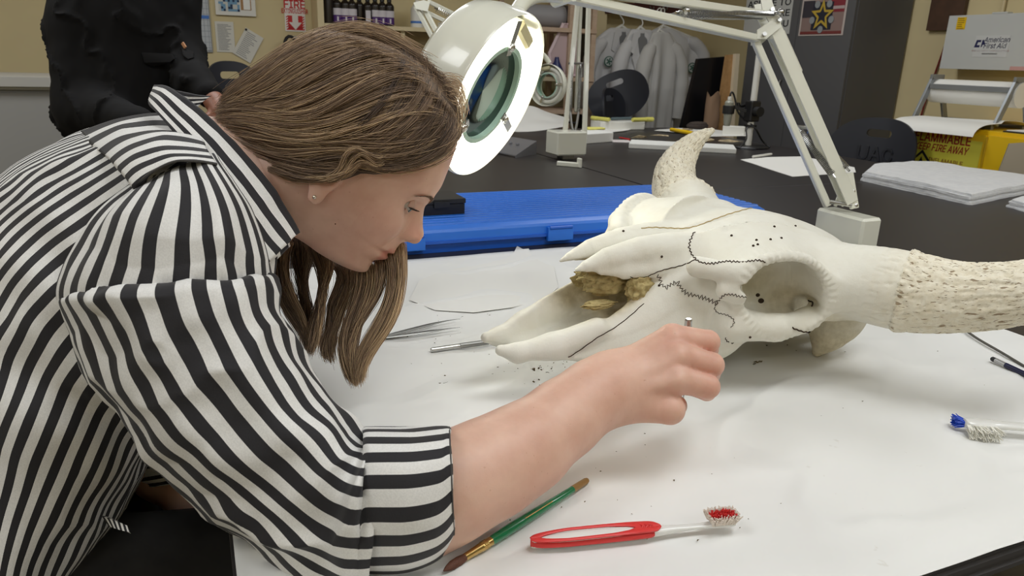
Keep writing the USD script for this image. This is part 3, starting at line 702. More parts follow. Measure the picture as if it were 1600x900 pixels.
t = T('paper_roll', 'grey wrapped paper roll with a dark end on the top of the wooden rack', 'roll'); t.add('roll', rod(c - A * .22, c + A * .18, .083, 24), pm('roll_grey', (152, 150, 152), .5)); t.add('end_cap', rod(c + A * .18, c + A * .225, .087, 20), pm('roll_end', (64, 60, 64), .6)); t.done()
c = onb(878, 118, 5.28); t = T('plastic_bin', 'pinkish translucent plastic bin standing tilted on the wooden rack', 'bin')
pinkm = pm('pink_plastic', (206, 182, 184), .3, alpha=.8)
q = lambda x, y, b: onb(x, y, b)
F0 = np.array([q(858, 84, 5.24), q(880, 37, 5.24), q(888, 37, 5.24), q(905, 70, 5.24), q(905, 118, 5.24), q(862, 118, 5.24)]); t.add('front', hull(np.vstack([F0, F0 + B * .012])), pinkm); t.add('rim', tube(np.vstack([F0, F0[:1]]), .012, 6), pm('pink_rim', (218, 196, 200), .35)); t.add('side', hull(np.vstack([F0[3:5], F0[3:5] + B * .25, F0[3:5] + A * .01])), pinkm); t.done()
c = onb(869, 117, 5.22); t = T('blue_funnel', 'small dark blue funnel in front of the pink plastic bin', 'funnel'); t.add('cone', lathe([(.02, 0), (.06, .012), (.045, .05), (.02, .10), (.014, .13), (.010, .13), (.02, .06)], 20, np.eye(3), c), pm('funnel_blue', (34, 42, 92), .4)); t.add('rim', lathe([(.058, .0), (.066, .0), (.066, .012), (.058, .012)], 20, np.eye(3), c), pm('funnel_blue', (34, 42, 92), .4)); t.done()
# cream post / door frame left of the lab coats
p, q = onb(922, 50, 5.62), onb(947, 50, 5.62)
t = T('cream_post', 'cream painted post between the wooden rack and the lab coats', 'post'); t.add('post', slab(p @ A + .03, q @ A, 5.62, BMAX - .002, 0, 2.45), creamm); t.add('dark_edge', slab(p @ A - .02, p @ A + .029, 5.63, 5.74, 0, 2.2), blackm); t.done()

# ------------------------------------------------------------ lab coats on a hook board
HB = 5.62
t = T('hook_board', 'dark red brown hook board above the white lab coats', 'hook board'); m, cc, w, h = wall_sheet(946, 2, 1062, 28, RW, B, HB, .022); t.add('board', xf(m, None, B * 0), pm('board_redbrown', (74, 38, 34), .5))
hookx = [967, 990, 1015, 1036]
for x in hookx:
    p = onb(x, 16, HB - .02); t.add('hook', tube(spline([p + Z * .03 + B * .0, p - B * .02 + Z * .012, p - B * .045, p - B * .06 + Z * .025], 8), .006, 8), steeldull)
t.done()
m, cc, w, h = wall_sheet(995, -40, 1048, 10, RW, B, BMAX - .02, .015); t = T('hung_picture', 'dark picture with red and blue patches above the lab coats', 'picture'); t.add('frame', m, pm('picture_dark', (40, 44, 62), .5)); t.add('red_patch', xf(cbox((w * .3, h * .3, .003), .0006, np.eye(3), (-w * .28, -h * .3, .016)), RW, cc), pm('picture_red', (120, 50, 58), .6)); t.add('brown_patch', xf(cbox((w * .26, h * .5, .003), .0006, np.eye(3), (w * .33, -h * .2, .016)), RW, cc), pm('picture_brown', (140, 118, 90), .6)); t.done()
coatm = pm('coat_white', (204, 203, 203), .85, bump=(300, .1, .001))
coat2 = pm('coat_cream', (198, 196, 192), .85, bump=(300, .1, .001))
badge = pm('badge_green', (58, 98, 84), .6); badgew = pm('badge_white', (196, 200, 196), .6)
def lab_coat(x, ytop, xl, xr, yb, b, label, m, seed, lapel=True, patch=None):
    """coat on a hanger: hook over x; shoulders from xl to xr"""
    hk = onb(x, 20, b + .02); sh = onb(x, ytop, b); L, R_ = onb(xl, ytop + 20, b), onb(xr, ytop + 20, b); bot = onb(x, yb, b)[2]
    t = T('lab_coat', label, 'coat')
    t.add('hanger', cat(tube(spline([hk + A * .02 + Z * .0, hk + Z * .035, hk - A * .022 + Z * .01, hk - Z * .03, sh + Z * .015], 16), .005, 8), tube([L * .8 + sh * .2 + Z * .0, sh + Z * .02, R_ * .8 + sh * .2], .012, 8)), whitepl)
    aL, aR = (L - sh) @ A, (R_ - sh) @ A; H = sh[2] - bot; z1 = (L - sh)[2]
    n, k = 44, 84; th = np.linspace(0, 2 * PI, k, endpoint=False); Gd = np.zeros((n, k, 3))
    for i, s in enumerate(np.linspace(0, 1, n)):
        zz = s * H; drop = -z1
        if zz < drop: q = .10 / max(abs(aL), abs(aR)) + (1 - .10 / max(abs(aL), abs(aR))) * (zz / drop) ** .8
        else: q = 1 + .06 * (zz - drop) / H
        l, r_ = aL * q, aR * q; mid, wd = (l + r_) / 2, (r_ - l) / 2
        dp = .024 + .026 * min(1, zz / (.3 * H))
        fold = .016 * np.sin(th * 7 + seed) * min(1, zz / (.25 * H)) + .010 * np.sin(th * 13 + seed * 2 + s * 2) * s + .012 * (meshkit.noise(np.stack([np.cos(th) * 2, np.sin(th) * 2, np.full(k, s * 3)], 1), seed) - .5)
        sq = lambda v, e: np.sign(v) * np.abs(v) ** e
        Gd[i] = sh + A * 0 + (mid + (wd + fold) * sq(np.cos(th), .8))[:, None] * A + ((dp + fold) * sq(np.sin(th), .8))[:, None] * B - Z * zz
    v, f = grid_mesh(Gd, True); v = np.vstack([v, Gd[0].mean(0), Gd[-1].mean(0)]); m_ = len(v); j = np.arange(k)
    f = np.vstack([f, np.stack([(j + 1) % k, j, np.full(k, m_ - 2)], 1), np.stack([(n - 1) * k + j, (n - 1) * k + (j + 1) % k, np.full(k, m_ - 1)], 1)])
    t.add('coat_body', fix((v, f)), m, smooth=60)
    for sg, e in ((-1, L), (1, R_)):
        s0 = e * .62 + sh * .38; t.add('sleeve', tube(spline([s0 - Z * .035 - B * .01, e + A * sg * .015 - Z * .12 - B * .01, e + A * sg * .045 - Z * .36 - B * .02, e + A * sg * .03 - Z * .58 - B * .025], 14), np.r_[.035, .052, .060, np.linspace(.062, .058, 11)] + .004 * np.sin(np.arange(14) * 1.9), 16), m, smooth=60)
    if lapel:
        c = sh - B * .062 - Z * .02
        for sg in (-1, 1):
            pl = [(0.02 * sg, 0), (.085 * sg, -.015), (.115 * sg, -.15), (.085 * sg, -.17), (.095 * sg, -.20), (.012 * sg, -.40), (0.004 * sg, -.40), (.02 * sg, -.15)]
            q3 = np.array([c + A * x + Z * y + B * (.026 + .026 * min(1, (0 - y) / .2) * -1) for x, y in pl]); t.add('lapel', hull(np.vstack([q3[[0, 1, 2, 3]], q3[[0, 1, 2, 3]] - B * .006])), m); t.add('lapel', hull(np.vstack([q3[[0, 3, 4, 5]], q3[[0, 3, 4, 5]] - B * .007])), m)
        t.add('neck_opening', hull(np.array([c + A * x + Z * y + B * d for x, y, d in ((-.03, -.01, .022), (.03, -.01, .022), (.045, -.07, .008), (-.045, -.07, .008), (0, -.26, .0), (-.03, -.01, .026), (.03, -.01, .026), (0, -.26, .004))])), pm('coat_inside', (120, 120, 120), .9))
    if patch:
        pc = onb(*patch, b - .066); k0 = t.add('badge', rod(pc, pc - B * .004, .042, 28), badge); t.add('badge_ring', rod(pc, pc - B * .0055, .034, 24), badgew, under=k0); t.add('badge_emblem', cat(rod(pc, pc - B * .007, .012, 12), *[rod(pc + .02 * (A * math.cos(q) + Z * math.sin(q)), pc + .02 * (A * math.cos(q) + Z * math.sin(q)) - B * .007, .008, 10) for q in (0, 1.26, 2.5, 3.8, 5)]), badge, under=k0)
    t.done()
lab_coat(971, 44, 928, 1004, 205, 5.50, 'white lab coat with open lapels and a round green badge, behind the tilted chair', coatm, 1, True, (951, 96))
lab_coat(1035, 44, 1000, 1096, 215, 5.42, 'white lab coat at the right end of the hooks, round badge on its sleeve', coatm, 5, False, (1081, 106))
lab_coat(1000, 46, 975, 1030, 205, 5.34, 'white lab coat second from the left with a plain closed front', coatm, 2, True)
lab_coat(1030, 50, 1012, 1060, 218, 5.26, 'narrow cream white coat hanging in front of the others, third from the left', coat2, 3, False)

# leaning board, plank, bags
def plate(pts, b0, th, floor=True):
    """upright slab with the given outline seen at depth b0, carried down to the floor"""
    v = [onb(x, y, b0) for x, y in pts]
    if floor:
        top = v[:2]; lo = v[2:]; v = list(top)
        for tp_, l in ((top[1], lo[0]), (top[0], lo[1])):
            d = l - tp_; v.append(tp_ + d * (tp_[2] / -d[2]))
    v = np.array(v); return hull(np.vstack([v, v + B * th]))
t = T('display_board', 'tall black panel leaning beside the grey cabinet, right of the lab coats', 'panel'); t.add('panel', plate([(1091, 92), (1139, 88), (1120, 195), (1066, 195)], 4.45, .03), pm('panel_black', (12, 12, 16), .35)); t.done()
t = T('leaning_plank', 'light wooden frame board leaning upright behind the microscope stand', 'board')
k0 = t.add('board', plate([(1137, 86), (1153, 85), (1141, 205), (1119, 205)], 4.36, .03), woodm); t.add('raised_edge', plate([(1150, 84), (1156, 84), (1147, 205), (1140, 205)], 4.33, .03), pm('plank_edge', (204, 190, 164), .5)); t.done()
bagm = pm('brown_paper', (132, 106, 84), .85, bump=(60, .5, .004))
c = onz(1120, 202)
g = np.random.default_rng(5); t = T('paper_bag', 'crumpled brown paper bag at the foot of the leaning plank', 'bag')
bag_z = np.linspace(0, 1, 7); Gd = []
for s in bag_z:
    th = np.linspace(0, 2 * PI, 22, endpoint=False); r = .062 * (1 - .15 * s) * (1 + .12 * (meshkit.noise(np.stack([np.cos(th) * 2, np.sin(th) * 2, np.full(22, s * 3)], 1), 3) - .5) * 2)
    Gd.append(c + (r * np.cos(th))[:, None] * A + (r * .7 * np.sin(th) + .07)[:, None] * B + Z * (s * .235 + .02 * np.sin(th * 3)[:, None] * s))
v, f = grid_mesh(np.array(Gd), True); v = np.vstack([v, Gd[0].mean(0), Gd[-1].mean(0) - Z * .05]); j = np.arange(22)
f = np.vstack([f, np.stack([(j + 1) % 22, j, np.full(22, len(v) - 2)], 1), np.stack([6 * 22 + j, 6 * 22 + (j + 1) % 22, np.full(22, len(v) - 1)], 1)]); t.add('bag', fix((v, f)), bagm, smooth=30); t.done()
c = onz(1096, 204); t = T('dark_pouch', 'low dark brown pouch left of the paper bag', 'pouch'); t.add('pouch', sphere(c + Z * .027 + B * .05, (.085, .05, .028), 3, RAB), pm('pouch_brown', (58, 48, 44), .8, bump=(40, .5, .004))); t.add('flap', sphere(c + Z * .045 + B * .045, (.07, .04, .012), 2, RAB), pm('pouch_flap', (74, 64, 58), .8)); t.done()

# ------------------------------------------------------------ right: grey cabinet with posters
C0 = at(1322, 110, 4.60); ga0, gb0 = C0 @ A, C0 @ B
greyc = pm('cabinet_grey', (84, 84, 86), .42, bump=(350, .08, .0006))
gb1 = ona(1163, 110, ga0) @ B; GH = 2.05
t = T('grey_cabinet', 'tall dark grey metal cabinet with posters on its doors, by the right wall', 'cabinet')
t.add('body', slab(ga0 + .02, AMAX - .015, gb0, gb1, .0, GH), greyc)
mid = (gb0 + gb1) / 2
for b0, b1 in ((gb0 + .004, mid - .002), (mid + .002, gb1 - .004)): k0 = t.add('door', slab(ga0, ga0 + .019, b0, b1, .06, GH - .02), greyc)
hp = ona(1221, 132, ga0); t.add('handle', cat(tube(spline([hp + Z * .03, hp - A * .02 + Z * .02, hp - A * .024, hp - A * .02 - Z * .06, hp - Z * .07], 10), .006, 8)), steeldull, under=k0); t.done()
PA = ga0 - .001
t = T('motto_sign', 'white sign with black capitals on the grey cabinet, behind the lamp elbow', 'sign'); m, cc, w, h = wall_sheet(1168, -6, 1233, 53, RR, A, PA, .002); t.add('card', m, pm('motto_card', (176, 176, 172), .7))
for i, s in enumerate(('ASPIRE TO', 'INSPIRE', 'YOU')):
    tm = text(s, h * .155, np.eye(3), (0, 0, 0), center=False); k_ = w * .92 / meshkit.text_mesh('ASPIRE TO', h * .155, .001, True).vertices[:, 0].max(); tm[0][:, 0] *= k_; tm[0][:, 0] -= tm[0][:, 0].max() - (w / 2 - w * .04)
    t.add('lettering', xf(tm, RR, cc + RR @ [0, h * (.20 - .26 * i), .002]), inkm)
t.done()
t = T('flag_poster', 'small poster of a gold star before a striped flag on the grey cabinet', 'poster'); m, cc, w, h = wall_sheet(1255, 0, 1317, 55, RR, A, PA, .002); t.add('border', m, pm('poster_border', (178, 166, 160), .6))
def pp(x0, x1, y0, y1, z, col, name): t.add(name, xf(cbox((w * (x1 - x0), h * (y1 - y0), .001), .0002, np.eye(3), (w * (x0 + x1) / 2, h * (y0 + y1) / 2, z)), RR, cc), pm('poster_%d_%d_%d' % col, col, .6))
pp(-.46, .46, -.46, .46, .002, (132, 110, 104), 'photo'); pp(.12, .46, .12, .46, .003, (122, 40, 50), 'red_stripe'); pp(-.1, .46, .2, .28, .004, (168, 150, 148), 'pale_stripe'); pp(-.46, -.2, .0, .46, .003, (52, 48, 56), 'dark_field'); pp(-.46, .46, -.46, -.38, .003, (110, 46, 44), 'red_foot'); pp(-.22, .22, -.34, .40, .005, (30, 32, 46), 'dark_cloth')
st = Polygon([(math.cos(PI / 2 + i * PI / 5) * (.10 if i % 2 == 0 else .042), math.sin(PI / 2 + i * PI / 5) * (.10 if i % 2 == 0 else .042)) for i in range(10)])
t.add('gold_star', xf(extrude(st.difference(st.buffer(-.014)), .001), RR, cc + RR @ [0, h * .04, .006]), pm('gold_print', (178, 150, 56), .5))
t.add('medal', xf(cat(*[extrude(Point(.085 * math.cos(PI / 2 + PI / 5 + i * 2 * PI / 5), .085 * math.sin(PI / 2 + PI / 5 + i * 2 * PI / 5)).buffer(.022), .0008) for i in range(5)]), RR, cc + RR @ [0, h * .04, .0062]), pm('medal_print', (136, 140, 142), .5)); t.done()
# wood plaque, cord, first aid cabinet on the right wall
AW = AMAX - .002
t = T('wooden_plaque', 'brown wooden plaque on the right wall above the first aid cabinet corner', 'plaque'); m, cc, w, h = wall_sheet(1472, -60, 1505, 47, RR, A, AW, .03); t.add('plaque', m, pm('plaque_brown', (84, 58, 40), .5, var=(18, (66, 44, 30)))); t.done()
p, q = ona(1484, 48, AW - .012), ona(1440, 178, AW - .012); t = T('hanging_cord', 'thin dark red cord running down the wall from the plaque', 'cord'); t.add('cord', tube(spline([p, p * .6 + q * .4 + Z * .004, q, q - Z * .3], 16), .006, 8), pm('cord_red', (110, 28, 26), .5)); t.done()
t = T('first_aid_cabinet', 'white American First Aid wall cabinet with a yellow sticker', 'first aid cabinet'); m, cc, w, h = wall_sheet(1487, 25, 1650, 112, RR, A, AW - .13, .018); fam = pm('first_aid_white', (198, 200, 198), .42)
t.add('door', m, fam); t.add('body', xf(cbox((w - .01, h - .01, .128), .004, np.eye(3), (0, 0, -.1285)), RR, cc), fam)
fc = ona(1549, 70, AW - .13 - .018)
def fa(x, y): return fc + RR @ [x, y, .0185 - .018]
lab = xf(cbox((.20, .115, .001), .0002, np.eye(3), (0, -.008, 0)), RR, fc + RR @ [0, 0, .0003]); t.add('label', lab, pm('label_greywhite', (206, 207, 206), .45))
t.add('label_lettering', cat(text('American', .026, RR, fa(.026, .014), squeeze=.92, shear=.2), text('First Aid', .026, RR, fa(.020, -.018), squeeze=.95, shear=.2)), navym)
sq_ = [Polygon([(0, 0), (.016, 0), (.02, .018), (.004, .018)]), Polygon([(.018, .026), (.034, .026), (.038, .042), (.006, .042), (0, .0), (.008, .0), (.014, .026)])]
logo = cat(extrude(Polygon([(0, 0), (.032, 0), (.034, .012), (.016, .012), (.020, .028), (.036, .028), (.038, .040), (.010, .040)]), .001), extrude(Polygon([(.044, .040), (.040, 0), (.048, .004), (.050, .014), (.060, .014), (.062, .026), (.054, .028), (.056, .040)]), .001))
t.add('label_logo', xf(logo, RR, fa(-.10, -.014)), navym)
t.add('label_small_print', cat(text('FIRST AID · SAFETY · TRAINING & SUPPLIES', .008, RR, fa(0, -.036), bold=False, squeeze=.9)), pm('print_red', (176, 112, 110), .6)); t.add('label_small_print', text('1-800-OK-SAFETY', .008, RR, fa(0, -.05), bold=False), printm) if False else t.add('label_small_print', xf(cbox((.09, .006, .0008), .0001, np.eye(3)), RR, fa(0, -.048)), printm)
k0 = xf(cbox((.056, .066, .001), .0002, np.eye(3)), RR, ona(1502, 36.5, AW - .13 - .0185)); t.add('yellow_sticker', k0, yellowm)
t.add('sticker_print', lines(ona(1502, 36.5, AW - .13 - .0195), .056, .066, RR, 0, 6, .004, .1, 7), pm('sticker_ink', (150, 116, 20), .6))
t.add('corner_label', xf(cbox((.10, .02, .001), .0002, np.eye(3)), RR, ona(1592, 107, AW - .13 - .0185)), pm('label_pink', (206, 158, 152), .5))
t.add('top_latch', xf(cbox((.09, .012, .05), .004, np.eye(3), (-.05, h / 2 + .006, -.06)), RR, cc), fam); t.done()
p, q = ona(1565, 24, AW - .012), ona(1570, -20, AW - .012)
t = T('cream_conduit', 'thin cream conduit rising from the first aid cabinet', 'conduit'); t.add('pipe', rod(p - Z * .02, np.array([p[0], p[1], 2.4]), .008, 10), creamm); t.add('junction_box', cbox((.03, .09, .07), .004, RAB, p + Z * .10 - B * .10), creamm); t.done()
def fit(s, x0, x1, yb, hpx, c, shear=0.):
    p, q = ona(x0, yb, c), ona((x0 + x1) / 2, yb, c); L = abs((ona(x1, yb, c) - p) @ B); h_ = hpx * proj(q)[2] / F
    m_ = text(s, h_, np.eye(3), (0, 0, 0), shear=shear); k_ = L / np.ptp(m_[0][:, 0]); m_[0][:, 0] *= k_; return xf(m_, RR, ab(c, (p @ B + ona(x1, yb, c) @ B) / 2, q[2]))
# yellow flammables cabinet
Y0 = at(1402, 190, 4.02); yt = Y0[2]; ya = Y0 @ A; yb1 = Y0 @ B
yb0 = ona(1548, 210, ya) @ B
t = T('flammables_cabinet', 'yellow FLAMMABLE safety cabinet at the right wall under the paper roll', 'safety cabinet')
t.add('body', slab(ya, AMAX - .015, yb0 - .45, yb1, .06, yt), yellowm)
t.add('door', slab(ya - .018, ya - .001, yb0 + .006, yb1 - .01, .1, yt - .02), yellowm); t.add('door', slab(ya - .018, ya - .001, yb0 - .44, yb0 - .002, .1, yt - .02), yellowm)
t.add('hinge', rod(ona(1547, 214, ya) - A * .018 , ona(1547, 214, ya) - A * .018 - Z * .5, .006, 8), pm('yellow_dark', (190, 152, 14), .4)); t.add('foot', cat(slab(ya + .03, ya + .08, yb0 - .4, yb0 - .35, 0, .061), slab(ya + .03, ya + .08, yb1 - .1, yb1 - .05, 0, .061), slab(AMAX - .1, AMAX - .05, yb0 - .4, yb0 - .35, 0, .061), slab(AMAX - .1, AMAX - .05, yb1 - .1, yb1 - .05, 0, .061)), blackm)
ys = ya - .0185
m, cc, w, h = wall_sheet(1425, 209, 1519, 300, RR, A, ys, .001); t.add('warning_label', m, pm('label_yellow', (214, 206, 70), .5))
t.add('label_lettering', cat(fit('FLAMMABLE', 1428, 1517, 223, 13.5, ys - .0012), fit('KEEP FIRE AWAY', 1427, 1513, 237, 10.5, ys - .0012, .22)), pm('label_redbrown', (150, 36, 24), .5))
dc = ona(1437, 259, ys - .0012); dm = Polygon([(0, .085), (.085, 0), (0, -.085), (-.085, 0)]); t.add('hazard_diamond', xf(extrude(dm.difference(dm.buffer(-.012)), .001), RR, dc), inkm); t.add('flame_mark', xf(extrude(Point(0, -.015).buffer(.028).union(Polygon([(-.026, -.01), (.0, .05), (.026, -.01)])), .001), RR, dc), inkm)
t.add('label_small_print', cat(text('INFLAMABLE', .022, RR, ona(1476, 256, ys - .0012)), text('MANTENGASE ALEJADO DEL FUEGO', .018, RR, ona(1474, 264, ys - .0012), squeeze=.8)), pm('label_olive', (150, 110, 40), .5)); t.done()
# paper roll dispenser on the cabinet
t = T('paper_dispenser', 'grey metal paper roll dispenser standing on the yellow cabinet', 'dispenser'); alum = pm('aluminium_grey', (150, 154, 158), .4, metal=.6)
e0, e1 = ona(1463, 143, ya + .22), ona(1587, 150, ya + .22); bz = yt
pb, pe_ = e0 @ B, e1 @ B; zc = e0[2]
for b in (pb + .01, pe_ - .01):
    t.add('side_frame', cat(bar(ab(ya + .10, b, bz + .02), ab(ya + .19, b, zc + .07), .014, .034, .002, B), bar(ab(ya + .34, b, bz + .02), ab(ya + .25, b, zc + .07), .014, .034, .002, B), bar(ab(ya + .17, b, zc + .075), ab(ya + .27, b, zc + .075), .014, .03, .002, B)), alum)
t.add('base_bar', cat(bar(ab(ya + .10, pb, bz + .012), ab(ya + .10, pe_, bz + .012), .03, .02, .002), bar(ab(ya + .34, pb, bz + .012), ab(ya + .34, pe_, bz + .012), .03, .02, .002)), alum)
t.add('cutter_bar', bar(ab(ya + .165, pb, zc + .028), ab(ya + .165, pe_, zc + .028), .012, .026, .002, B * 0 + A), alum); t.done()
t = T('paper_roll', 'white paper roll in the grey dispenser above the yellow cabinet', 'roll'); t.add('roll', rod(ab(ya + .235, pb + .025, zc + .004), ab(ya + .235, pe_ - .025, zc + .004), .062, 32), paperm); t.add('core', rod(ab(ya + .235, pb - .005, zc + .004), ab(ya + .235, pe_ + .005, zc + .004), .02, 14), woodm); t.done()
bs0, bs1 = ona(1424, 185, ya + .05) @ B, ona(1552, 200, ya + .05) @ B
pr_ = [(ya + .30, yt + .010), (ya + .20, yt + .030), (ya + .10, yt + .034), (ya + .02, yt + .030), (ya - .06, yt + .020), (ya - .10, yt - .002), (ya - .115, yt - .030)]
s_ = spline(np.array([[a, z, 0] for a, z in pr_]), 24); bl = np.linspace(bs0, bs1, 12)
Gd = np.array([[ab(a, b, z + (.012 * ((b - bs0) / (bs1 - bs0)) ** 2 if i < 12 else 0)) + A * (.03 * (b - bs0) / (bs1 - bs0) - .0) for b in bl] for i, (a, z, _) in enumerate(s_)])
solo('paper_sheet', fix(sheet(Gd, .0015)), paperm, 'loose white paper sheet curling over the front of the yellow cabinet', 'paper', smooth=60)
c = ona(1590, 203, ya + .08); t = T('clipboard', 'black clipboard with white paper on the yellow cabinet at the right frame edge', 'clipboard'); t.add('board', cbox((.22, .30, .006), .001, RAB, ab(c @ A + .05, c @ B - .12, yt + .0005)), blackm); t.add('paper', cbox((.20, .28, .004), .0005, RAB, ab(c @ A + .05, c @ B - .12, yt + .007)), paperm); t.done()
p4 = np.array([at(1576, 227, 3.32), at(1650, 222, 3.22), at(1650, 285, 3.22), at(1555, 282, 3.32)])
t = T('beige_seat_back', 'beige seat back at the right frame edge in front of the yellow cabinet', 'chair'); d_ = np.cross(p4[1] - p4[0], p4[3] - p4[0]); d_ /= np.linalg.norm(d_); lowp = p4[[3, 2]].copy(); bgm = pm('beige_fabric', (150, 140, 122), .85, bump=(600, .3, .001))
q4 = np.array([p4[0], p4[1], p4[2], p4[3]]); t.add('backrest', hull(np.vstack([q4 + d_ * .02, q4 - d_ * .02, (q4 - q4.mean(0)) * .94 + q4.mean(0) + d_ * .035, (q4 - q4.mean(0)) * .94 + q4.mean(0) - d_ * .035])), bgm)
cb = q4.mean(0); sc = np.array([*(cb - A * .22)[:2], .48]); t.add('seat', cbox((.42, .42, .07), .02, RAB, sc), bgm); t.add('back_support', tube([cb + d_ * 0 - Z * .05, np.array([sc[0], sc[1], .5])], .02, 8), blackm); t.add('column', rod((sc[0], sc[1], .05), (sc[0], sc[1], .49), .03, 12), blackm)
t.add('base', lathe([(0, 0), (.26, 0), (.26, .02), (.05, .05), (0, .05)], 24, np.eye(3), (sc[0], sc[1], 0)), blackm); t.done()

# ------------------------------------------------------------ left: low grey cabinet
L1 = at(86, 430, 3.6); q0 = at(40, 120, 3.5); lb = q0 @ B; la = onb(120, 118, lb) @ A
t = T('low_cabinet', 'low light grey cabinet against the wall behind the man in black', 'cabinet'); lz = q0[2]; lg = pm('cabinet_lightgrey', (150, 149, 146), .45); 
t.add('top', slab(la - 1.7, la + .02, lb - .02, lb + .62, lz - .045, lz), pm('cabinet_top', (176, 174, 168), .4)); t.add('body', slab(la - 1.68, la, lb + .03, lb + .60, .08, lz - .06), lg); t.add('plinth', slab(la - 1.66, la - .02, lb + .06, lb + .58, 0, .081), blackm)
t.add('shadow_rail', slab(la - 1.68, la, lb + .01, lb + .60, lz - .060, lz - .0455), pm('cabinet_rail', (196, 194, 184), .4))
for i in range(2): t.add('door', slab(la - 1.67 + i * .84, la - .85 + i * .84 + .015, lb + .008, lb + .029, .1, lz - .075), lg)
t.done()
# ------------------------------------------------------------ magnifier lamps
glowm = emit('lamp_tube', (255, 252, 240), TUBE := 15.0)
reflm = pm('lamp_reflector', (240, 240, 232), .5)
lensm = mat('lens_glass', {'t': ('transparent_bsdf', {'color': (.90, .96, .93)}), 'g': ('glossy_bsdf', {'color': (.13, .16, .15), 'roughness': .10}), 'f': ('fresnel', {'IOR': 1.12}), 'm': ('mix_closure', {})}, [('f.fac', 'm.fac'), ('t.BSDF', 'm.closure1'), ('g.BSDF', 'm.closure2')], 'm.closure')
rimm = pm('lens_rim_green', (176, 206, 190), .25)
def head_parts(t, c, n, r, dep, lit, up=Z):
    """round lamp head: face centre c, facing n, outer radius r, depth of the housing"""
    n = n / np.linalg.norm(n); x = np.cross(up, n); x /= np.linalg.norm(x); y = np.cross(n, x); R = np.stack([x, y, n], 1)
    hs = [(r * .985, 0), (r, -.004), (r, -.012), (r * .985, -dep * .55), (r * .93, -dep * .85), (r * .82, -dep), (r * .60, -dep * 1.04), (r * .60, -dep * .95), (r * .80, -dep * .93), (r * .90, -dep * .78), (r * .95, -dep * .5), (r * .965, -.004), (r * .985, 0)]
    t.add('housing', fix(lathe(hs, 64, R, c)), lampw, smooth=50)
    t.add('reflector', fix(lathe([(r * .58, -.010), (r * .60, -.008), (r * .62, -.03), (r * .66, -dep * .7), (r * .80, -dep * .88), (r * .89, -dep * .74), (r * .94, -dep * .45), (r * .945, -dep * .45), (r * .90, -dep * .77), (r * .80, -dep * .91), (r * .62, -dep * .75), (r * .58, -.03), (r * .58, -.010)], 64, R, c)), reflm, smooth=50)
    th = np.linspace(.25, 2 * PI - .25, 60) + PI / 2
    tor = np.stack([np.cos(th) * r * .78, np.sin(th) * r * .78, np.full(60, -dep * .42)], 1) @ R.T + c
    t.add('ring_tube', tube(tor, r * .085, 12), glowm if lit else pm('tube_off', (222, 220, 210), .3), smooth=True)
    t.add('tube_socket', xf(cbox((r * .5, r * .16, dep * .5), .004, np.eye(3), (0, r * .80, -dep * .62)), R, c), pm('socket', (214, 206, 168), .5))
    t.add('lens', lathe([(0, -.026), (r * .3, -.022), (r * .55, -.016), (r * .56, -.022), (r * .3, -.033), (0, -.036)], 48, R, c), lensm, smooth=True)
    t.add('lens_rim', fix(lathe([(r * .545, -.036), (r * .60, -.036), (r * .60, -.008), (r * .545, -.008), (r * .545, -.036)], 48, R, c)), rimm, smooth=50)
    for a in (-.1, 2.1, 4.2):
        d = np.array([math.cos(a), math.sin(a), 0]); s = np.array([-d[1], d[0], 0])
        t.add('lens_clip', xf(cbox((r * .40, r * .10, .002), .0005, np.stack([d, s, Z], 1), d * r * .70 + Z * -.006), R, c), steel); t.add('clip_screw', xf(sphere(d * r * .60 + np.array([0, 0, -.003]), (.006, .006, .004), 2), R, c), steel)
    return R
def two_bars(t, p, q, gap, w, m, side, name='arm_bar'):
    side = side / np.linalg.norm(side)
    for s in (-1, 1): t.add(name, bar(p + side * gap * s, q + side * gap * s, w, w * .8, .001, side), m)
def spring(t, p, q, r, turns=40):
    d = q - p; L = np.linalg.norm(d); d = d / L; a = np.cross(d, Z if abs(d[2]) < .9 else A); a /= np.linalg.norm(a); b = np.cross(d, a)
    s = np.linspace(0, 1, turns * 7); th = s * turns * 2 * PI
    t.add('spring', tube(p + d * L * s[:, None] + r * (np.cos(th)[:, None] * a + np.sin(th)[:, None] * b), .0016, 4), steel); t.add('spring_rod', cat(rod(p - d * .012, p + d * .01, .003, 8), rod(q - d * .01, q + d * .012, .003, 8)), steel)
# --- the lit lamp
HD = 1.06
hc = at(777, 154, HD)
nl = RT * .82 - UP * .50 - FW * .27
t = T('magnifier_lamp', 'lit white ring magnifier lamp hanging between the woman and the skull', 'lamp')
R = head_parts(t, hc, nl, .124, .084, True, up=UP * .6 - FW * .1 + RT * .7)
nv = nl / np.linalg.norm(nl)
# neck bracket on the housing
nb = at(806, 22, HD + .03); nk = at(842, -8, HD + .10)
t.add('head_bracket', cat(tube(spline([at(800, 40, HD + .02), nb, nk, at(880, -6, HD + .16)], 14), [.012] * 14, 12), sphere(nb, (.016, .016, .012), 2)), lampw)
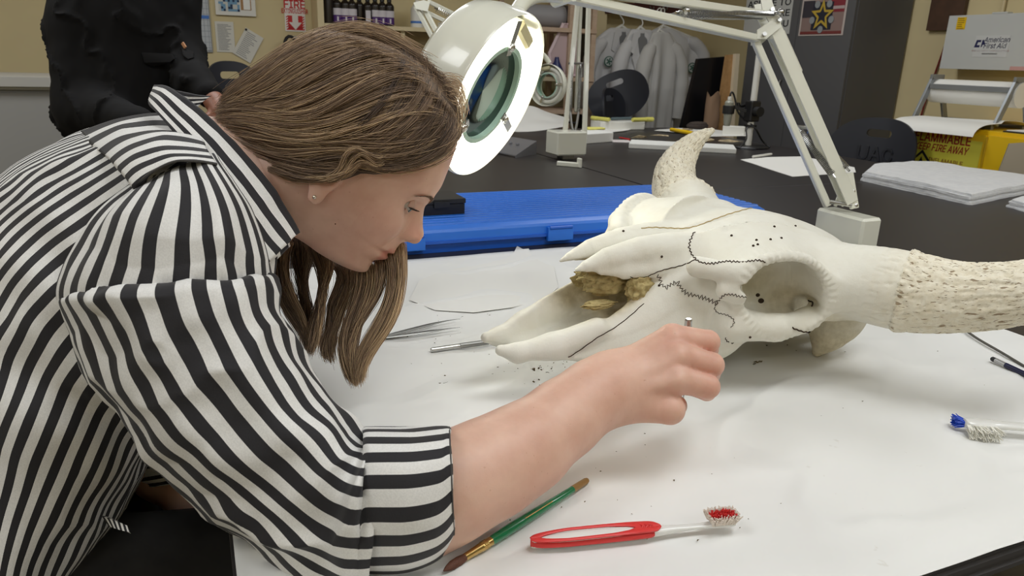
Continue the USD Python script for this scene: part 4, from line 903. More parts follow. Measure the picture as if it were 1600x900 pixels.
# arm up to the elbow, then down to the base
el = at(1192, 40, 1.74)
sh = at(905, -12, HD + .19)
side = np.cross(el - sh, UP); side /= np.linalg.norm(side)
up_ = UP
t.add('neck_joint', cat(rod(at(880, -6, HD + .16) - side * .02, at(880, -6, HD + .16) + side * .02, .014, 14), bar(at(850, -14, HD + .1), sh, .026, .018, .003)), lampw)
t.add('arm_bar', bar(at(868, -9, HD + .16), at(1184, 61, 1.74), .020, .016, .002, side), lampw)
t.add('arm_bar', bar(at(930, -14, HD + .22), at(1200, 24, 1.74), .020, .016, .002, side), lampw)
s0, s1 = at(1052, 23, 1.50), at(1200, 24, 1.72)
for s in (-1, 1): spring(t, s0 + side * .014 * s, s1 + side * .014 * s, .0055, 60)
t.add('spring_pin', cat(rod(s0 - side * .03, s0 + side * .03, .004, 8), rod(s1 - side * .03, s1 + side * .03, .004, 8), sphere(s0 + side * .03, .008, 1), sphere(s1 + side * .03, .008, 1)), steel)
ep = [at(x, y, 1.74) for x, y in ((1183, 2), (1198, 0), (1206, 22), (1216, 36), (1214, 48), (1192, 66), (1178, 66), (1178, 52), (1196, 40), (1186, 20))]
pl2 = Polygon([((p - el) @ RT, (p - el) @ UP) for p in ep]).buffer(0)
Rel = np.stack([RT, UP, -FW], 1)
for s in (-.024, .020): t.add('elbow_plate', extrude(pl2, .004, Rel, el - FW * s), lampw)
t.add('elbow_bolt', cat(*[rod(at(x, y, 1.74) + FW * .03, at(x, y, 1.74) - FW * .032, .005, 10) for x, y in ((1188, 60), (1211, 38), (1200, 22))]), steel)
DL = proj(onz(1340, 402))[2] + .055
bt = at(1312, 324, DL)
lt1, lt2 = at(1180, 64, 1.74), at(1208, 46, 1.74); lb1, lb2 = at(1293, 322, DL), at(1328, 318, DL)
dn = RT
t.add('arm_bar', bar(lt1, lb1, .018, .016, .002, FW), lampw); t.add('arm_bar', cat(bar(lt2 + FW * .014, lb2 + FW * .014, .005, .030, .001, FW), bar(lt2 - FW * .014, lb2 - FW * .014, .005, .030, .001, FW), bar(at(1212, 52, 1.745), at(1242, 118, 1.79), .03, .034, .004, FW)), lampw)
c0, c1 = at(1241, 198, 1.84), at(1268, 200, 1.84)
t.add('cross_pin', rod(c0, c1, .005, 10), steel); t.add('cross_pin', rod(at(1296, 315, DL - .01), at(1330, 321, DL - .01), .005, 10), steel)
spring(t, at(1250, 205, 1.83), at(1300, 272, DL - .03), .008, 34); spring(t, at(1266, 205, 1.86), at(1322, 262, DL - .03), .008, 34)
t.add('base_bracket', cat(bar(at(1326, 270, DL - .01), at(1335, 326, DL - .005), .012, .020, .002, FW), bar(at(1316, 292, DL + .015), at(1305, 322, DL + .015), .006, .008, .001, FW)), lampw)
t.add('bracket_knob', cat(sphere(at(1332, 299, DL - .01), .007, 2), sphere(at(1336, 321, DL - .005), .008, 2)), steel)
fl = onz(1340, 402); zt_ = at(1340, 339, proj(fl)[2])[2]
pA, pB = onz(1273, 385), fl
t.add('base_box', cbox((.062, .150, zt_ - TZ), .006, RAB, fl + A * .031 + B * .075), lampw); t.done()
# --- the far lamp on its post
fb = onz(893, 251)
t = T('magnifier_lamp', 'unlit white lamp with an upright arm, its box base over the table seam', 'lamp')
t.add('base_box', cbox((.15, .12, .105), .006, RAB, fb + B * .06 + Z * .022), lampw); zt_ = TZ + .127
t.add('clamp_foot', cbox((.06, .06, .022), .003, RAB, fb + B * .06), steeldull); lv = onz(870, 259); lv2 = onz(905, 262)
t.add('clamp_lever', cat(bar(lv + Z * .010, lv2 + Z * .010, .022, .014, .004), cbox((.012, .03, .04), .003, RAB, lv2)), lampw)
dB_ = proj(fb)[2] + .05
for x0, x1 in ((906, 882), (921, 913)): t.add('arm_bar', bar(at(x0, -30, dB_), at(x1, 216, dB_), .020, .016, .002), lampw)
t.add('arm_bar', bar(at(909, -30, dB_ + .02), at(900, 175, dB_ + .02), .016, .014, .002), lampw)
for x, x2 in ((893, 891), (907, 904)): spring(t, at(x, 104, dB_), at(x2, 175, dB_), .008, 40)
t.add('cross_pin', rod(at(888, 99, dB_), at(911, 99, dB_), .005, 8), steel)
t.add('base_fork', cat(tube([at(891, 176, dB_), at(893, 195, dB_), at(897, 212, dB_)], .006, 8), tube([at(904, 176, dB_), at(901, 195, dB_), at(897, 212, dB_)], .006, 8), rod(at(884, 213, dB_), at(916, 214, dB_), .005, 8)), steeldull)
jt = at(913, -60, dB_); t.add('arm_bar', bar(jt, jt + A * .35 + Z * .12, .02, .016, .002), lampw); t.add('elbow_joint', rod(jt - B * .03, jt + B * .03, .025, 14), lampw); t.add('arm_bar', bar(jt - Z * .05, jt + A * .35 + Z * .07, .02, .016, .002), lampw); hx = jt + A * .42 + Z * .10
head_parts(t, hx, -Z + A * .3, .115, .07, False, up=B); t.done()
# --- lamp with bent arm behind the lit one
D3 = 3.75; t = T('magnifier_lamp', 'unlit white ring lamp with a bent double arm, seen behind the lit lamp', 'lamp')
j = at(655, 9, D3)
for x0, y0, x1, y1 in ((650, 10, 738, 178), (662, 12, 750, 176)): t.add('arm_bar', bar(at(x0, y0, D3), at(x1, y1, D3), .022, .018, .002), lampw)
for x0, y0, x1, y1, dd in ((668, 2, 836, 84, 0), (664, 18, 832, 100, 0)): t.add('arm_bar', bar(at(x0, y0, D3), at(x1, y1, D3 + .3), .02, .016, .002), lampw)
spring(t, at(682, 14, D3 + .03), at(760, 52, D3 + .15), .014, 30)
t.add('elbow_plate', cat(hull(np.vstack([np.array([at(x, y, D3 - .02) for x, y in ((646, 4), (662, 0), (672, 3), (668, 18), (650, 14))]), np.array([at(x, y, D3 + .03) for x, y in ((646, 4), (662, 0), (672, 3), (668, 18), (650, 14))])]))), lampw)
hc3 = at(853, 133, D3 + .35); head_parts(t, hc3, -RT * .55 - FW * .75 - UP * .15, .115, .06, False, up=UP)
t.add('head_bracket', tube(spline([at(834, 92, D3 + .3), at(846, 84, D3 + .36), at(858, 98, D3 + .40)], 10), .014, 10), lampw)
bb_ = at(745, 178, D3); t.add('base_box', cbox((.15, .12, bb_[2] - TZ), .006, RAB, np.array([bb_[0], bb_[1], TZ])), lampw); t.done()
# cord on the table between them
cp = [onz(x, y, TZ + .006) for x, y in ((818, 169), (832, 172), (846, 180), (858, 188), (876, 190), (900, 192))]
solo('lamp_cord', tube(spline(cp, 24), .006, 8), blackm, 'thin black cord lying over the rumpled papers behind the lit lamp', 'cord')

# ------------------------------------------------------------ microscope stand
b0 = onz(1178, 232); D = proj(b0)[2] + .0
t = T('microscope_stand', 'small digital microscope on a white pole stand with black clamp', 'microscope')
t.add('base', lathe([(0, 0), (.11, 0), (.112, .006), (.105, .012), (0, .013)], 36, np.eye(3), b0 + B * .05), blackm)
pt, pb_ = at(1192, 92, D - .02), b0 + B * .05 + Z * .012
pb_ = np.array([pb_[0], pb_[1], TZ + .012]); ptz = np.array([pb_[0], pb_[1], pt[2] + .02]); P0 = lambda z: np.array([pb_[0], pb_[1], z])
t.add('pole', rod(pb_, ptz, .017, 18), whitepl)
zc0 = at(1182, 190, D)[2]; zc1 = at(1182, 157, D)[2]
t.add('clamp', cbox((.066, .06, zc1 - zc0), .006, RAB, P0(zc0)), blackm); t.add('clamp_knob', cat(rod(P0((zc0 + zc1) / 2) - B * .02, P0((zc0 + zc1) / 2) - B * .065, .026, 20), rod(P0((zc0 + zc1) / 2) + A * .03, P0((zc0 + zc1) / 2) + A * .06, .009, 10)), blacksoft)
cm = at(1139, 166, D - .02); t.add('crossbar', cat(bar(P0((zc0 + zc1) / 2 - .01), cm + A * .02, .018, .018), rod(cm + A * .06 - Z * .015, cm + A * .06 + Z * .02, .012, 10), rod(cm + A * .075, cm + A * .105 + Z * .006, .010, 10)), blackm)
t.add('camera_ring', lathe([(0, -.04), (.030, -.04), (.032, -.036), (.032, .0), (.030, .004), (0, .004)], 24, np.eye(3), cm), blackm)
t.add('camera_body', lathe([(0, -.105), (.016, -.105), (.019, -.09), (.024, -.041), (.024, .02), (.016, .03), (0, .034)], 24, np.eye(3), cm), pm('scope_grey', (150, 150, 138), .35)); t.add('camera_tip', lathe([(0, .033), (.011, .033), (.011, .05), (0, .052)], 14, np.eye(3), cm), whitepl)
t.add('cable', tube(spline([cm + Z * .05, cm + Z * .075 + A * .01, cm + Z * .05 + A * .03, cm + A * .05 - Z * .03 - B * .02, cm + A * .10 - Z * .075 - B * .04, P0(zc0 - .03) - B * .035, P0(zc0 - .075) - B * .03 + A * .045, b0 + A * .11 + Z * .006], 40), .005, 8), blackm)
t.add('cable', tube(spline([P0(zc0 - .025) - B * .03, P0(zc0 - .05) - A * .05 - B * .03, b0 - A * .06 - B * .0 + Z * .05, b0 - A * .085 + Z * .02, b0 - A * .06 - B * .08 + Z * .006], 24), .004, 8), blackm)
t.add('cable_collar', cbox((.05, .05, .012), .003, RAB, P0(zc0 - .03)), blackm); t.done()
# ------------------------------------------------------------ bison skull (own frame: x to the nose, y to its left, z up)
SK_T = np.array([0.29146622, -0.08354672, 1.06430205])
SK_R = np.array([[-0.86876438, 0.08160352, -0.48845606], [0.48430278, 0.34601172, -0.80357122], [0.10343728, -0.93467468, -0.34012346]])
SKW = np.stack([q[0] * RT - q[1] * UP + q[2] * FW for q in SK_R])      # rows: skull axes in world
SKO = CAM + SK_T[0] * RT - SK_T[1] * UP + SK_T[2] * FW
SK_LIFT = -0.0015
def sk2w(m): return SKO + np.asarray(m, float) @ SKW + np.array([0, 0, SK_LIFT])
def w2sk(p): return (np.asarray(p, float) - SKO - np.array([0, 0, SK_LIFT])) @ SKW.T
def P1(xs, ys):
    X_ = np.linspace(xs[0], xs[-1], 400); Y_ = PchipInterpolator(xs, ys)(X_)
    return lambda x: np.interp(x, X_, Y_)
_x = [-.30, -.262, -.245, -.20, -.15, -.10, -.05, 0, .05, .10, .15, .20, .25, .29, .32]
_w = P1(_x, [.04, .075, .10, .125, .135, .138, .135, .130, .119, .102, .086, .070, .056, .046, .040])
_t = P1(_x, [-.06, -.032, -.016, .004, .017, .024, .025, .018, .008, -.010, -.050, -.078, -.098, -.114, -.124])
_b = P1(_x, [-.08, -.115, -.125, -.125, -.118, -.108, -.120, -.165, -.186, -.190, -.184, -.172, -.158, -.150, -.146])
_g0 = P1([-.3, -.02, .05, .10, .16, .22, .3], [.60, .62, .60, .54, .62, .72, .8])
_g1 = P1([-.3, -.02, .05, .10, .16, .3], [1.0, 1.0, .95, .82, .84, .9])
_g3 = P1([-.3, -.05, .02, .10, .3], [.55, .60, .78, .84, .9])
def _horn():
    p = np.array([(-.095, .100, -.030), (-.118, .160, -.026), (-.140, .205, -.026), (-.170, .268, -.016), (-.200, .318, .006), (-.228, .343, .030), (-.250, .348, .054), (-.268, .341, .076), (-.287, .330, .094)])
    r = np.array([.036, .047, .0530, .0450, .0390, .0320, .0235, .0145, .0050])
    q = spline(np.c_[p, r], 34); return q[:, :3], q[:, 3]
HP, HR = _horn()
HS = np.r_[0, np.cumsum(np.linalg.norm(np.diff(HP, axis=0), axis=1))]
def f_skull(p):
    x, y, z = p[:, 0], np.abs(p[:, 1]), p[:, 2]; q = np.stack([x, y, z], 1)
    xc = np.clip(x, -.30, .32); w, t, b = _w(xc), _t(xc), _b(xc)
    t = t - .42 * np.clip(p[:, 1], -.055, .03) * np.clip((x - .12) / .06, 0, 1) * np.clip((.335 - x) / .08, 0, 1)
    s = np.clip((t - z) / (t - b), 0, 1); g0, g1, g3 = _g0(xc), _g1(xc), _g3(xc)
    g = np.where(s < .35, g0 + (g1 - g0) * np.sin(s / .35 * PI / 2), np.where(s < .7, g1 + (1 - g1) * ((s - .35) / .35), 1 + (g3 - 1) * ((s - .7) / .3) ** 2))
    zc, hz = (t + b) / 2, (t - b) / 2; n = 2.7
    rr = ((y / (w * g)) ** n + (np.abs(z - zc) / hz) ** n) ** (1 / n)
    d = (rr - 1) * np.minimum(w * g, hz) * .8
    d = smax(d, np.maximum(x - .318, -.268 - x), .03)
    # rostrum hollow: nasal opening between the nasals above and the premaxillae below
    ch = s_ell(q, (.225, 0, -.075), (.110, .040, .048)); ch2 = s_ell(q, (.17, 0, -.06), (.055, .060, .022))
    d = smax(d, -ch, .006); 
    d = smax(d, -s_cap(q, (.20, 0, -.098), (.335, 0, -.128), .034, .020), .006)
    # premaxilla prongs with a gap on the midline
    pm_ = s_chain(q, [(.22, .045, -.108), (.28, .036, -.128), (.325, .026, -.138), (.347, .020, -.134)], [.013, .0125, .0115, .007], .01)
    d = smin(d, pm_, .012)
    pal = s_cap(q, (.17, .026, -.142), (.31, .018, -.147), .011, .007); d = smin(d, pal, .010)
    # orbit: flaring rim and deep socket
    oc = np.array([.008, .146, -.042]); on = np.array([.30, .94, -.10]); on = on / np.linalg.norm(on)
    e1 = np.cross(on, [0, 0, 1]); e1 /= np.linalg.norm(e1); e2 = np.cross(e1, on)
    u, v, wv = (q - oc) @ e1, (q - oc) @ e2, (q - oc) @ on
    flare = (np.hypot(u / 1.14, v / .80) - (.0645 - .24 * wv)) * .8; flare = np.maximum(flare, -wv - .085); d = smin(d, smax(flare, wv - .004, .006), .030)
    rho = (np.abs((u * .93 + v * .37) / 1.20) ** 1.75 + np.abs((v * .93 - u * .37) / .92) ** 1.75) ** (1 / 1.75)
    ring = np.sqrt((rho - .0585) ** 2 + (wv - .002) ** 2) - .0080; d = smin(d, ring, .010)
    # brow and lacrimal knobs in front of the socket
    d = smin(d, s_chain(q, [(.105, .085, -.018), (.080, .118, -.016), (.056, .142, -.018)], [.014, .013, .008], .01), .014)
    d = smin(d, s_cap(q, (.085, .122, -.040), (.060, .146, -.042), .012, .007), .010)
    sock = np.maximum((rho - .0535) , -wv - .062); sock = smax(sock, s_ell(np.stack([u, v, wv], 1), (0, 0, .01), (.085, .075, .078)), .02); d = smax(d, -sock, .006)
    # notch between the two lacrimal knobs
    d = smax(d, -s_cap(q, (.058, .17, -.030), (.075, .130, -.030), .007, .005), .004)
    # zygomatic arch, temporal fossa
    zy = s_chain(q, [(.06, .118, -.090), (.005, .148, -.088), (-.045, .150, -.080), (-.100, .146, -.072), (-.150, .130, -.080)], [.024, .016, .0115, .0120, .016], .01)
    foss = s_ell(q, (-.105, .138, -.066), (.062, .040, .030)); d = smax(d, -foss, .016)
    und = s_ell(q, (-.055, .10, -.135), (.075, .060, .040)); d = smax(d, -und, .02)
    d = smin(d, zy, .012)
    # back of the skull: mastoid plate, occipital condyles, paroccipital spikes, basal bones
    d = smin(d, s_ell(q, (-.205, .085, -.105), (.045, .048, .062)), .03)
    d = smin(d, s_chain(q, [(-.192, .086, -.122), (-.186, .094, -.152), (-.176, .092, -.1755)], [.030, .017, .0062], .02), .016)
    d = smin(d, s_ell(q, (-.255, .030, -.135), (.030, .026, .030)), .016)
    d = smin(d, s_chain(q, [(-.20, .0, -.135), (-.10, 0, -.125), (-.02, 0, -.12)], [.035, .026, .022], .02), .02)
    d = smin(d, s_ell(q, (-.125, .052, -.145), (.030, .018, .022)), .015)
    d = smin(d, s_ell(q, (-.04, .05, -.135), (.040, .012, .030)), .015)
    # horn cores with a burr ring
    hc = s_chain(q, HP, HR); d = smin(d, hc, .040)
    bt = (HP[12] - HP[9]) / np.linalg.norm(HP[12] - HP[9]); 
    # frontal: groove to the supraorbital foramen, slight dish
    d = d + .0018 * np.exp(-(y / .004) ** 2) * ((z > -.02) & (x < .14) & (x > -.20))
    # nasal bones: two blades that meet in a groove
    nb_ = s_chain(q, [(.045, .030, -.020), (.10, .024, -.014), (.15, .021, -.015), (.20, .019, -.023), (.232, .0185, -.032), (.246, .0180, -.036)], [.026, .0235, .0200, .0150, .0085, .0035])
    nb_ = np.maximum(nb_, .0022 - y)
    side = s_chain(q, [(.075, .040, -.030), (.13, .034, -.036), (.18, .030, -.039), (.215, .026, -.040)], [.016, .0125, .0090, .0045], .008)
    nb_ = smin(nb_, side, .012); nb_ = smax(nb_, -s_chain(q, [(.10, .012, -.055), (.16, .010, -.050), (.25, .010, -.058)], [.030, .026, .022]), .005)
    d = smin(d, nb_, .007)
    # tooth rows
    d = smin(d, s_chain(q, [(.145, .060, -.182), (.09, .066, -.1885), (.04, .068, -.186)], [.009, .010, .010], .01), .012)
    return d
def skull():
    t = T('bison_skull', 'cream white bison skull with long pitted horn cores lying on the white paper', 'skull')
    v, f = snets(f_skull, (-.32, -.385, -.215), (.365, .385, .115), .0025)
    n = normals(v, f); q = np.stack([v[:, 0], np.abs(v[:, 1]), v[:, 2]], 1)
    # horn coordinates: along and around
    D = np.linalg.norm(q[:, None, :] - HP[None], axis=2) if len(q) < 1 else None
    from scipy.spatial import cKDTree
    dd, k = cKDTree(HP).query(q); along = HS[k]; dist = dd / HR[k]
    horn = np.clip((along - .118) / .010, 0, 1) * (dist < 1.5)
    pre = np.clip((along - .075) / .04, 0, 1) * (dist < 1.35) * (1 - horn)
    c = q - HP[k]; tan = np.gradient(HP, axis=0); tan /= np.linalg.norm(tan, axis=1, keepdims=True); sa = along + (c * tan[k]).sum(1)
    ax = tan[k]; e = np.cross(ax, [0, 0, 1.0]); e /= np.linalg.norm(e, axis=1, keepdims=True); ang = np.arctan2((c * np.cross(ax, e)).sum(1), (c * e).sum(1))
    P_ = np.stack([np.cos(ang) * 13, np.sin(ang) * 13, sa * 80 + np.sign(v[:, 1]) * 40], 1)
    pits = meshkit.noise(P_, 3); pit2 = meshkit.noise(P_ * [1.9, 1.9, 1.6] + 7, 5); ridge = meshkit.noise(np.stack([np.cos(ang) * 7, np.sin(ang) * 7, sa * 14], 1), 8)
    hole = np.clip((np.maximum(pits, pit2 * .97) - .60) / .16, 0, 1)
    burr = np.exp(-((sa - .124) / .010) ** 2) * horn
    disp = horn * (-.0016 * hole + .0016 * (ridge - .5) * 2 + .0010) + burr * .0045 * meshkit.noise(P_ * 1.3, 11) + .0006 * (meshkit.fbm(v * 90, 3, 2) - .5)
    disp += pre * -.0016 * np.clip((meshkit.noise(P_ * [1.2, 1.2, .8], 4) - .62) / .1, 0, 1)
    disp -= .0030 * np.exp(-(s_cap(q, (.035, .060, .020), (-.050, .082, .020), 0, 0) / .0075) ** 2)
    oc = np.array([.008, .146, -.042]); on = np.array([.30, .94, -.10]); on = on / np.linalg.norm(on); e1 = np.cross(on, [0, 0, 1]); e1 /= np.linalg.norm(e1); e2 = np.cross(e1, on); u_, v_, w_ = (q - oc) @ e1, (q - oc) @ e2, (q - oc) @ on
    rho = (np.abs((u_ * .93 + v_ * .37) / 1.20) ** 1.75 + np.abs((v_ * .93 - u_ * .37) / .92) ** 1.75) ** (1 / 1.75); rimk = np.exp(-((rho - .060) / .006) ** 2) * np.exp(-(w_ / .02) ** 2)
    disp += rimk * .0028 * (meshkit.noise(v * 190, 6) - .45) + rimk * .0012 * np.sin(np.arctan2(v_, u_) * 46)
    v2 = v + n * disp[:, None]
    # inside of nose and sockets are tan and dirty
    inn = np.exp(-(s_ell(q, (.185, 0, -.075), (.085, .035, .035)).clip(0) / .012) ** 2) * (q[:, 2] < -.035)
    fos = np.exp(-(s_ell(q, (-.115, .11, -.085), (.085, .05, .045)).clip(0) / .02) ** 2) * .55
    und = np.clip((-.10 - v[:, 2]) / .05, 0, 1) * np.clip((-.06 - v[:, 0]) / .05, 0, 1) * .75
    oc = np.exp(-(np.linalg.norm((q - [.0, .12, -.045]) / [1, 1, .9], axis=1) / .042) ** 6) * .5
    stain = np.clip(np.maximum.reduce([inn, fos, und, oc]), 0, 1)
    pit = np.clip(horn * hole + .4 * pre * 0, 0, 1)
    bone = mat('bone', {'g': ('geometry', {}), 'st': ('attribute', {'attribute': 'stain'}), 'pt': ('attribute', {'attribute': 'pitted'}), 'ac': ('attribute', {'attribute': 'around_cos'}), 'as': ('attribute', {'attribute': 'around_sin'}), 'al': ('attribute', {'attribute': 'along'}), 'cx': ('combine_xyz', {}), 'mp': ('mapping', {'scale': (19, 19, 120)}), 'mq': ('mapping', {'scale': (11, 11, 75), 'location': (3, 1, 2)}), 'np': ('noise_texture', {'scale': 1.0, 'detail': 2.0, 'roughness': .5}), 'nq': ('noise_texture', {'scale': 1.0, 'detail': 2.0}), 'mxn': ('math', {'math_type': 'maximum'}), 'hr2': ('map_range', {'from_min': .625, 'from_max': .685, 'clamp': True}), 'hm': ('math', {'math_type': 'multiply'}), 'hv': ('math', {'math_type': 'multiply', 'value2': -6.0}), 'ha': ('math', {'math_type': 'add'}), 'hn': ('attribute', {'attribute': 'horn'}),
        'n': ('noise_texture', {'scale': 14.0, 'detail': 5.0, 'roughness': .65}), 'n2': ('noise_texture', {'scale': 120.0, 'detail': 4.0}), 'n3': ('noise_texture', {'scale': 420.0, 'detail': 3.0}),
        'r': ('rgb_ramp', {'ramp': [(.25, lin((218, 214, 199))), (.55, lin((226, 224, 213))), (.75, lin((222, 218, 205)))]}),
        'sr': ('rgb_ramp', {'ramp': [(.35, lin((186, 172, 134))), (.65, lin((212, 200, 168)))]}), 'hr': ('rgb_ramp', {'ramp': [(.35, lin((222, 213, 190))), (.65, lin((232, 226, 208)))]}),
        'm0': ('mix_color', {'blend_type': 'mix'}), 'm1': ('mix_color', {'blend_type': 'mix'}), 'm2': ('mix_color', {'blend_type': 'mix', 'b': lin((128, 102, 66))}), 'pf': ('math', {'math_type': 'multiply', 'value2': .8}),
        'b': ('bump', {'strength': .35, 'distance': .0006}), 'p': ('principled_bsdf', {'roughness': .58, 'specular_ior_level': .35})},
        [('g.position', 'n.vector'), ('g.position', 'n2.vector'), ('g.position', 'n3.vector'), ('n.fac', 'r.fac'), ('n2.fac', 'sr.fac'), ('n2.fac', 'hr.fac'), ('r.color', 'm0.a'), ('hr.color', 'm0.b'), ('hn.fac', 'm0.fac'), ('m0.result', 'm1.a'), ('sr.color', 'm1.b'), ('st.fac', 'm1.fac'),
         ('m1.result', 'm2.a'), ('ac.fac', 'cx.x'), ('as.fac', 'cx.y'), ('al.fac', 'cx.z'), ('cx.vector', 'mp.vector'), ('cx.vector', 'mq.vector'), ('mp.vector', 'np.vector'), ('mq.vector', 'nq.vector'), ('np.fac', 'mxn.value1'), ('nq.fac', 'mxn.value2'), ('mxn.value', 'hr2.value'), ('hr2.result', 'hm.value1'), ('pt.fac', 'hm.value2'), ('hm.value', 'pf.value1'), ('hm.value', 'hv.value1'), ('hv.value', 'ha.value1'), ('n3.fac', 'ha.value2'), ('pf.value', 'm2.fac'), ('m2.result', 'p.base_color'), ('ha.value', 'b.height'), ('b.normal', 'p.normal')], 'p.BSDF')
    vw = sk2w(v2); print('skull min z', vw[:, 2].min() - TZ)
    t.add('cranium', (vw, f), bone, prim={'stain': stain, 'horn': np.clip(horn + pre * .5, 0, 1), 'pitted': horn, 'around_cos': np.cos(ang), 'around_sin': np.sin(ang), 'along': sa + np.sign(v[:, 1]) * .4})
    # porous inner nose bones (turbinates)
    turb = pm('turbinate_bone', (196, 180, 128), .8, var=(90, (150, 132, 84)), bump=(260, .6, .002))
    for c_, r_, sd in (((.185, .010, -.055), (.040, .017, .022), 1), ((.150, .034, -.062), (.022, .012, .024), 2), ((.178, -.022, -.062), (.040, .012, .018), 3), ((.205, .022, -.085), (.026, .008, .006), 4)):
        m = trimesh.creation.icosphere(4); V = np.array(m.vertices); V = V * (1 + .9 * (meshkit.fbm(V * 3.6, 5, sd) - .5)[:, None] - .35 * np.clip(meshkit.noise(V * 2.2 + 5, sd) - .6, 0, 1)[:, None]); t.add('turbinate', (sk2w(V * r_ + c_), np.array(m.faces)), turb, smooth=True, label='porous tan inner nose bone')
    # sutures: fine dark zigzag seams lying in the surface
    crack = pm('suture_dark', (58, 44, 30), .9); seamt = pm('suture_tan', (178, 160, 116), .9)
    fw_ = lambda P: f_skull(w2sk(P))
    def seam(pts, amp, per, r, m, seed):
        p = spline(np.array([(x, y, 0) for x, y in pts], float), 200)[:, :2]; L = np.r_[0, np.cumsum(np.linalg.norm(np.diff(p, axis=0), axis=1))]
        N = int(L[-1] / 1.5) + 6; s = np.linspace(0, L[-1], N); P2 = np.stack([np.interp(s, L, p[:, 0]), np.interp(s, L, p[:, 1])], 1)
        if amp:
            tg = np.gradient(P2, axis=0); tg /= np.linalg.norm(tg, axis=1, keepdims=True); nn = np.stack([-tg[:, 1], tg[:, 0]], 1); g = np.random.default_rng(seed)
            z = np.interp(np.arange(N), np.arange(0, N + per, per), np.where(np.arange(len(np.arange(0, N + per, per))) % 2, 1, -1) * g.uniform(.3, 1.2, len(np.arange(0, N + per, per)))); P2 = P2 + nn * (amp * z)[:, None]
        d = trace(fw_, P2[:, 0], P2[:, 1], .75, 1.35); ok = ~np.isnan(d)
        w = at(P2[:, 0], P2[:, 1], np.where(ok, d, 1.0)); out = []; i = 0
        jump = np.r_[np.abs(np.diff(np.where(ok, d, 9))) > .01, True]
        st = 0
        for i in range(N):
            if jump[i] or not ok[i]:
                if i - st >= 2: out.append(tube(w[st:i + (1 if ok[i] else 0)], r, 5, True))
                st = i + 1
        return out
    S_ = [([(1085, 362), (1078, 378), (1078, 392), (1086, 404), (1100, 411), (1118, 411), (1135, 408), (1150, 409), (1175, 407), (1196, 410)], 1.6, 2, .0007, crack), ([(1086, 405), (1060, 416), (1030, 424), (1012, 432), (985, 433)], .5, 4, .0006, crack),
          ([(1027, 430), (1034, 444), (1040, 449), (1056, 441), (1066, 453), (1080, 460), (1096, 464), (1110, 470), (1120, 476)], 4.0, 2, .0005, crack), ([(1120, 476), (1128, 464), (1140, 460), (1152, 462), (1166, 464)], 2.2, 2, .0005, crack),
          ([(1116, 480), (1120, 488), (1134, 492), (1146, 500), (1142, 512)], 1.2, 2, .0004, crack), ([(1006, 474), (985, 493), (960, 512), (930, 530), (905, 548), (888, 558)], .4, 7, .0006, crack),
          ([(1002, 357), (1040, 356), (1080, 355), (1110, 345), (1140, 334), (1165, 327), (1192, 323)], .5, 4, .0009, seamt), ([(1238, 512), (1250, 517), (1266, 519)], .6, 3, .0011, crack), ([(1263, 470), (1270, 474), (1268, 478)], .5, 3, .0010, crack), ([(1133, 528), (1136, 533), (1146, 536)], 1.0, 2, .0005, crack)]
    for i, (pts, amp, per, r, m) in enumerate(S_):
        g_ = seam(pts, amp, per, r, m, i)
        for k_ in g_: t.add('suture', k_, m, smooth=False)
    # small nerve holes
    for x_, y_, r_ in ((1184, 461, .0026), (1189, 470, .0036)):
        k_ = trace(fw_, np.array([x_ * 1.]), np.array([y_ * 1.]), .75, 1.35)
        if not np.isnan(k_[0]): t.add('foramen', sphere(at(x_, y_, k_[0]), (r_ * 1.2, r_ * .7, r_), 2), crack)
    hx = [(974, 361), (1034, 401), (1143, 368), (1210, 354), (1221, 372), (1204, 374), (1182, 375), (1184, 382), (1177, 384), (1243, 353), (1172, 527), (1030, 446)]
    d = trace(fw_, np.array([h[0] for h in hx], float), np.array([h[1] for h in hx], float), .75, 1.35)
    for (x, y), k_ in zip(hx, d):
        if not np.isnan(k_): t.add('foramen', sphere(at(x, y, k_), .0017, 1), crack)
    t.done(); return t
SKULL = skull()
# ------------------------------------------------------------ the woman
skinm = mat('skin', {'g': ('geometry', {}), 'ti': ('attribute', {'attribute': 'tint'}), 'n': ('noise_texture', {'scale': 26.0, 'detail': 5.0, 'roughness': .6}), 'n2': ('noise_texture', {'scale': 900.0, 'detail': 2.0}), 'n4': ('noise_texture', {'scale': 260.0, 'detail': 1.0}),
    'r': ('rgb_ramp', {'ramp': [(.3, lin((208, 164, 144))), (.7, lin((222, 184, 164)))]}), 'm': ('mix_color', {'b': lin((188, 112, 100))}), 'fk': ('rgb_ramp', {'ramp': [(.74, (1, 1, 1)), (.80, (.72, .60, .52))]}), 'mf': ('mix_color', {'blend_type': 'multiply', 'fac': .5}), 'b': ('bump', {'strength': .10, 'distance': .0006}),
    'p': ('principled_bsdf', {'roughness': .48, 'specular_ior_level': .42, 'subsurface_weight': .18, 'subsurface_scale': .006, 'subsurface_radius': (1, .35, .2)})},
    [('g.position', 'n.vector'), ('g.position', 'n2.vector'), ('g.position', 'n4.vector'), ('n.fac', 'r.fac'), ('r.color', 'm.a'), ('ti.fac', 'm.fac'), ('m.result', 'mf.a'), ('n4.fac', 'fk.fac'), ('fk.color', 'mf.b'), ('mf.result', 'p.base_color'), ('n2.fac', 'b.height'), ('b.normal', 'p.normal')], 'p.BSDF')
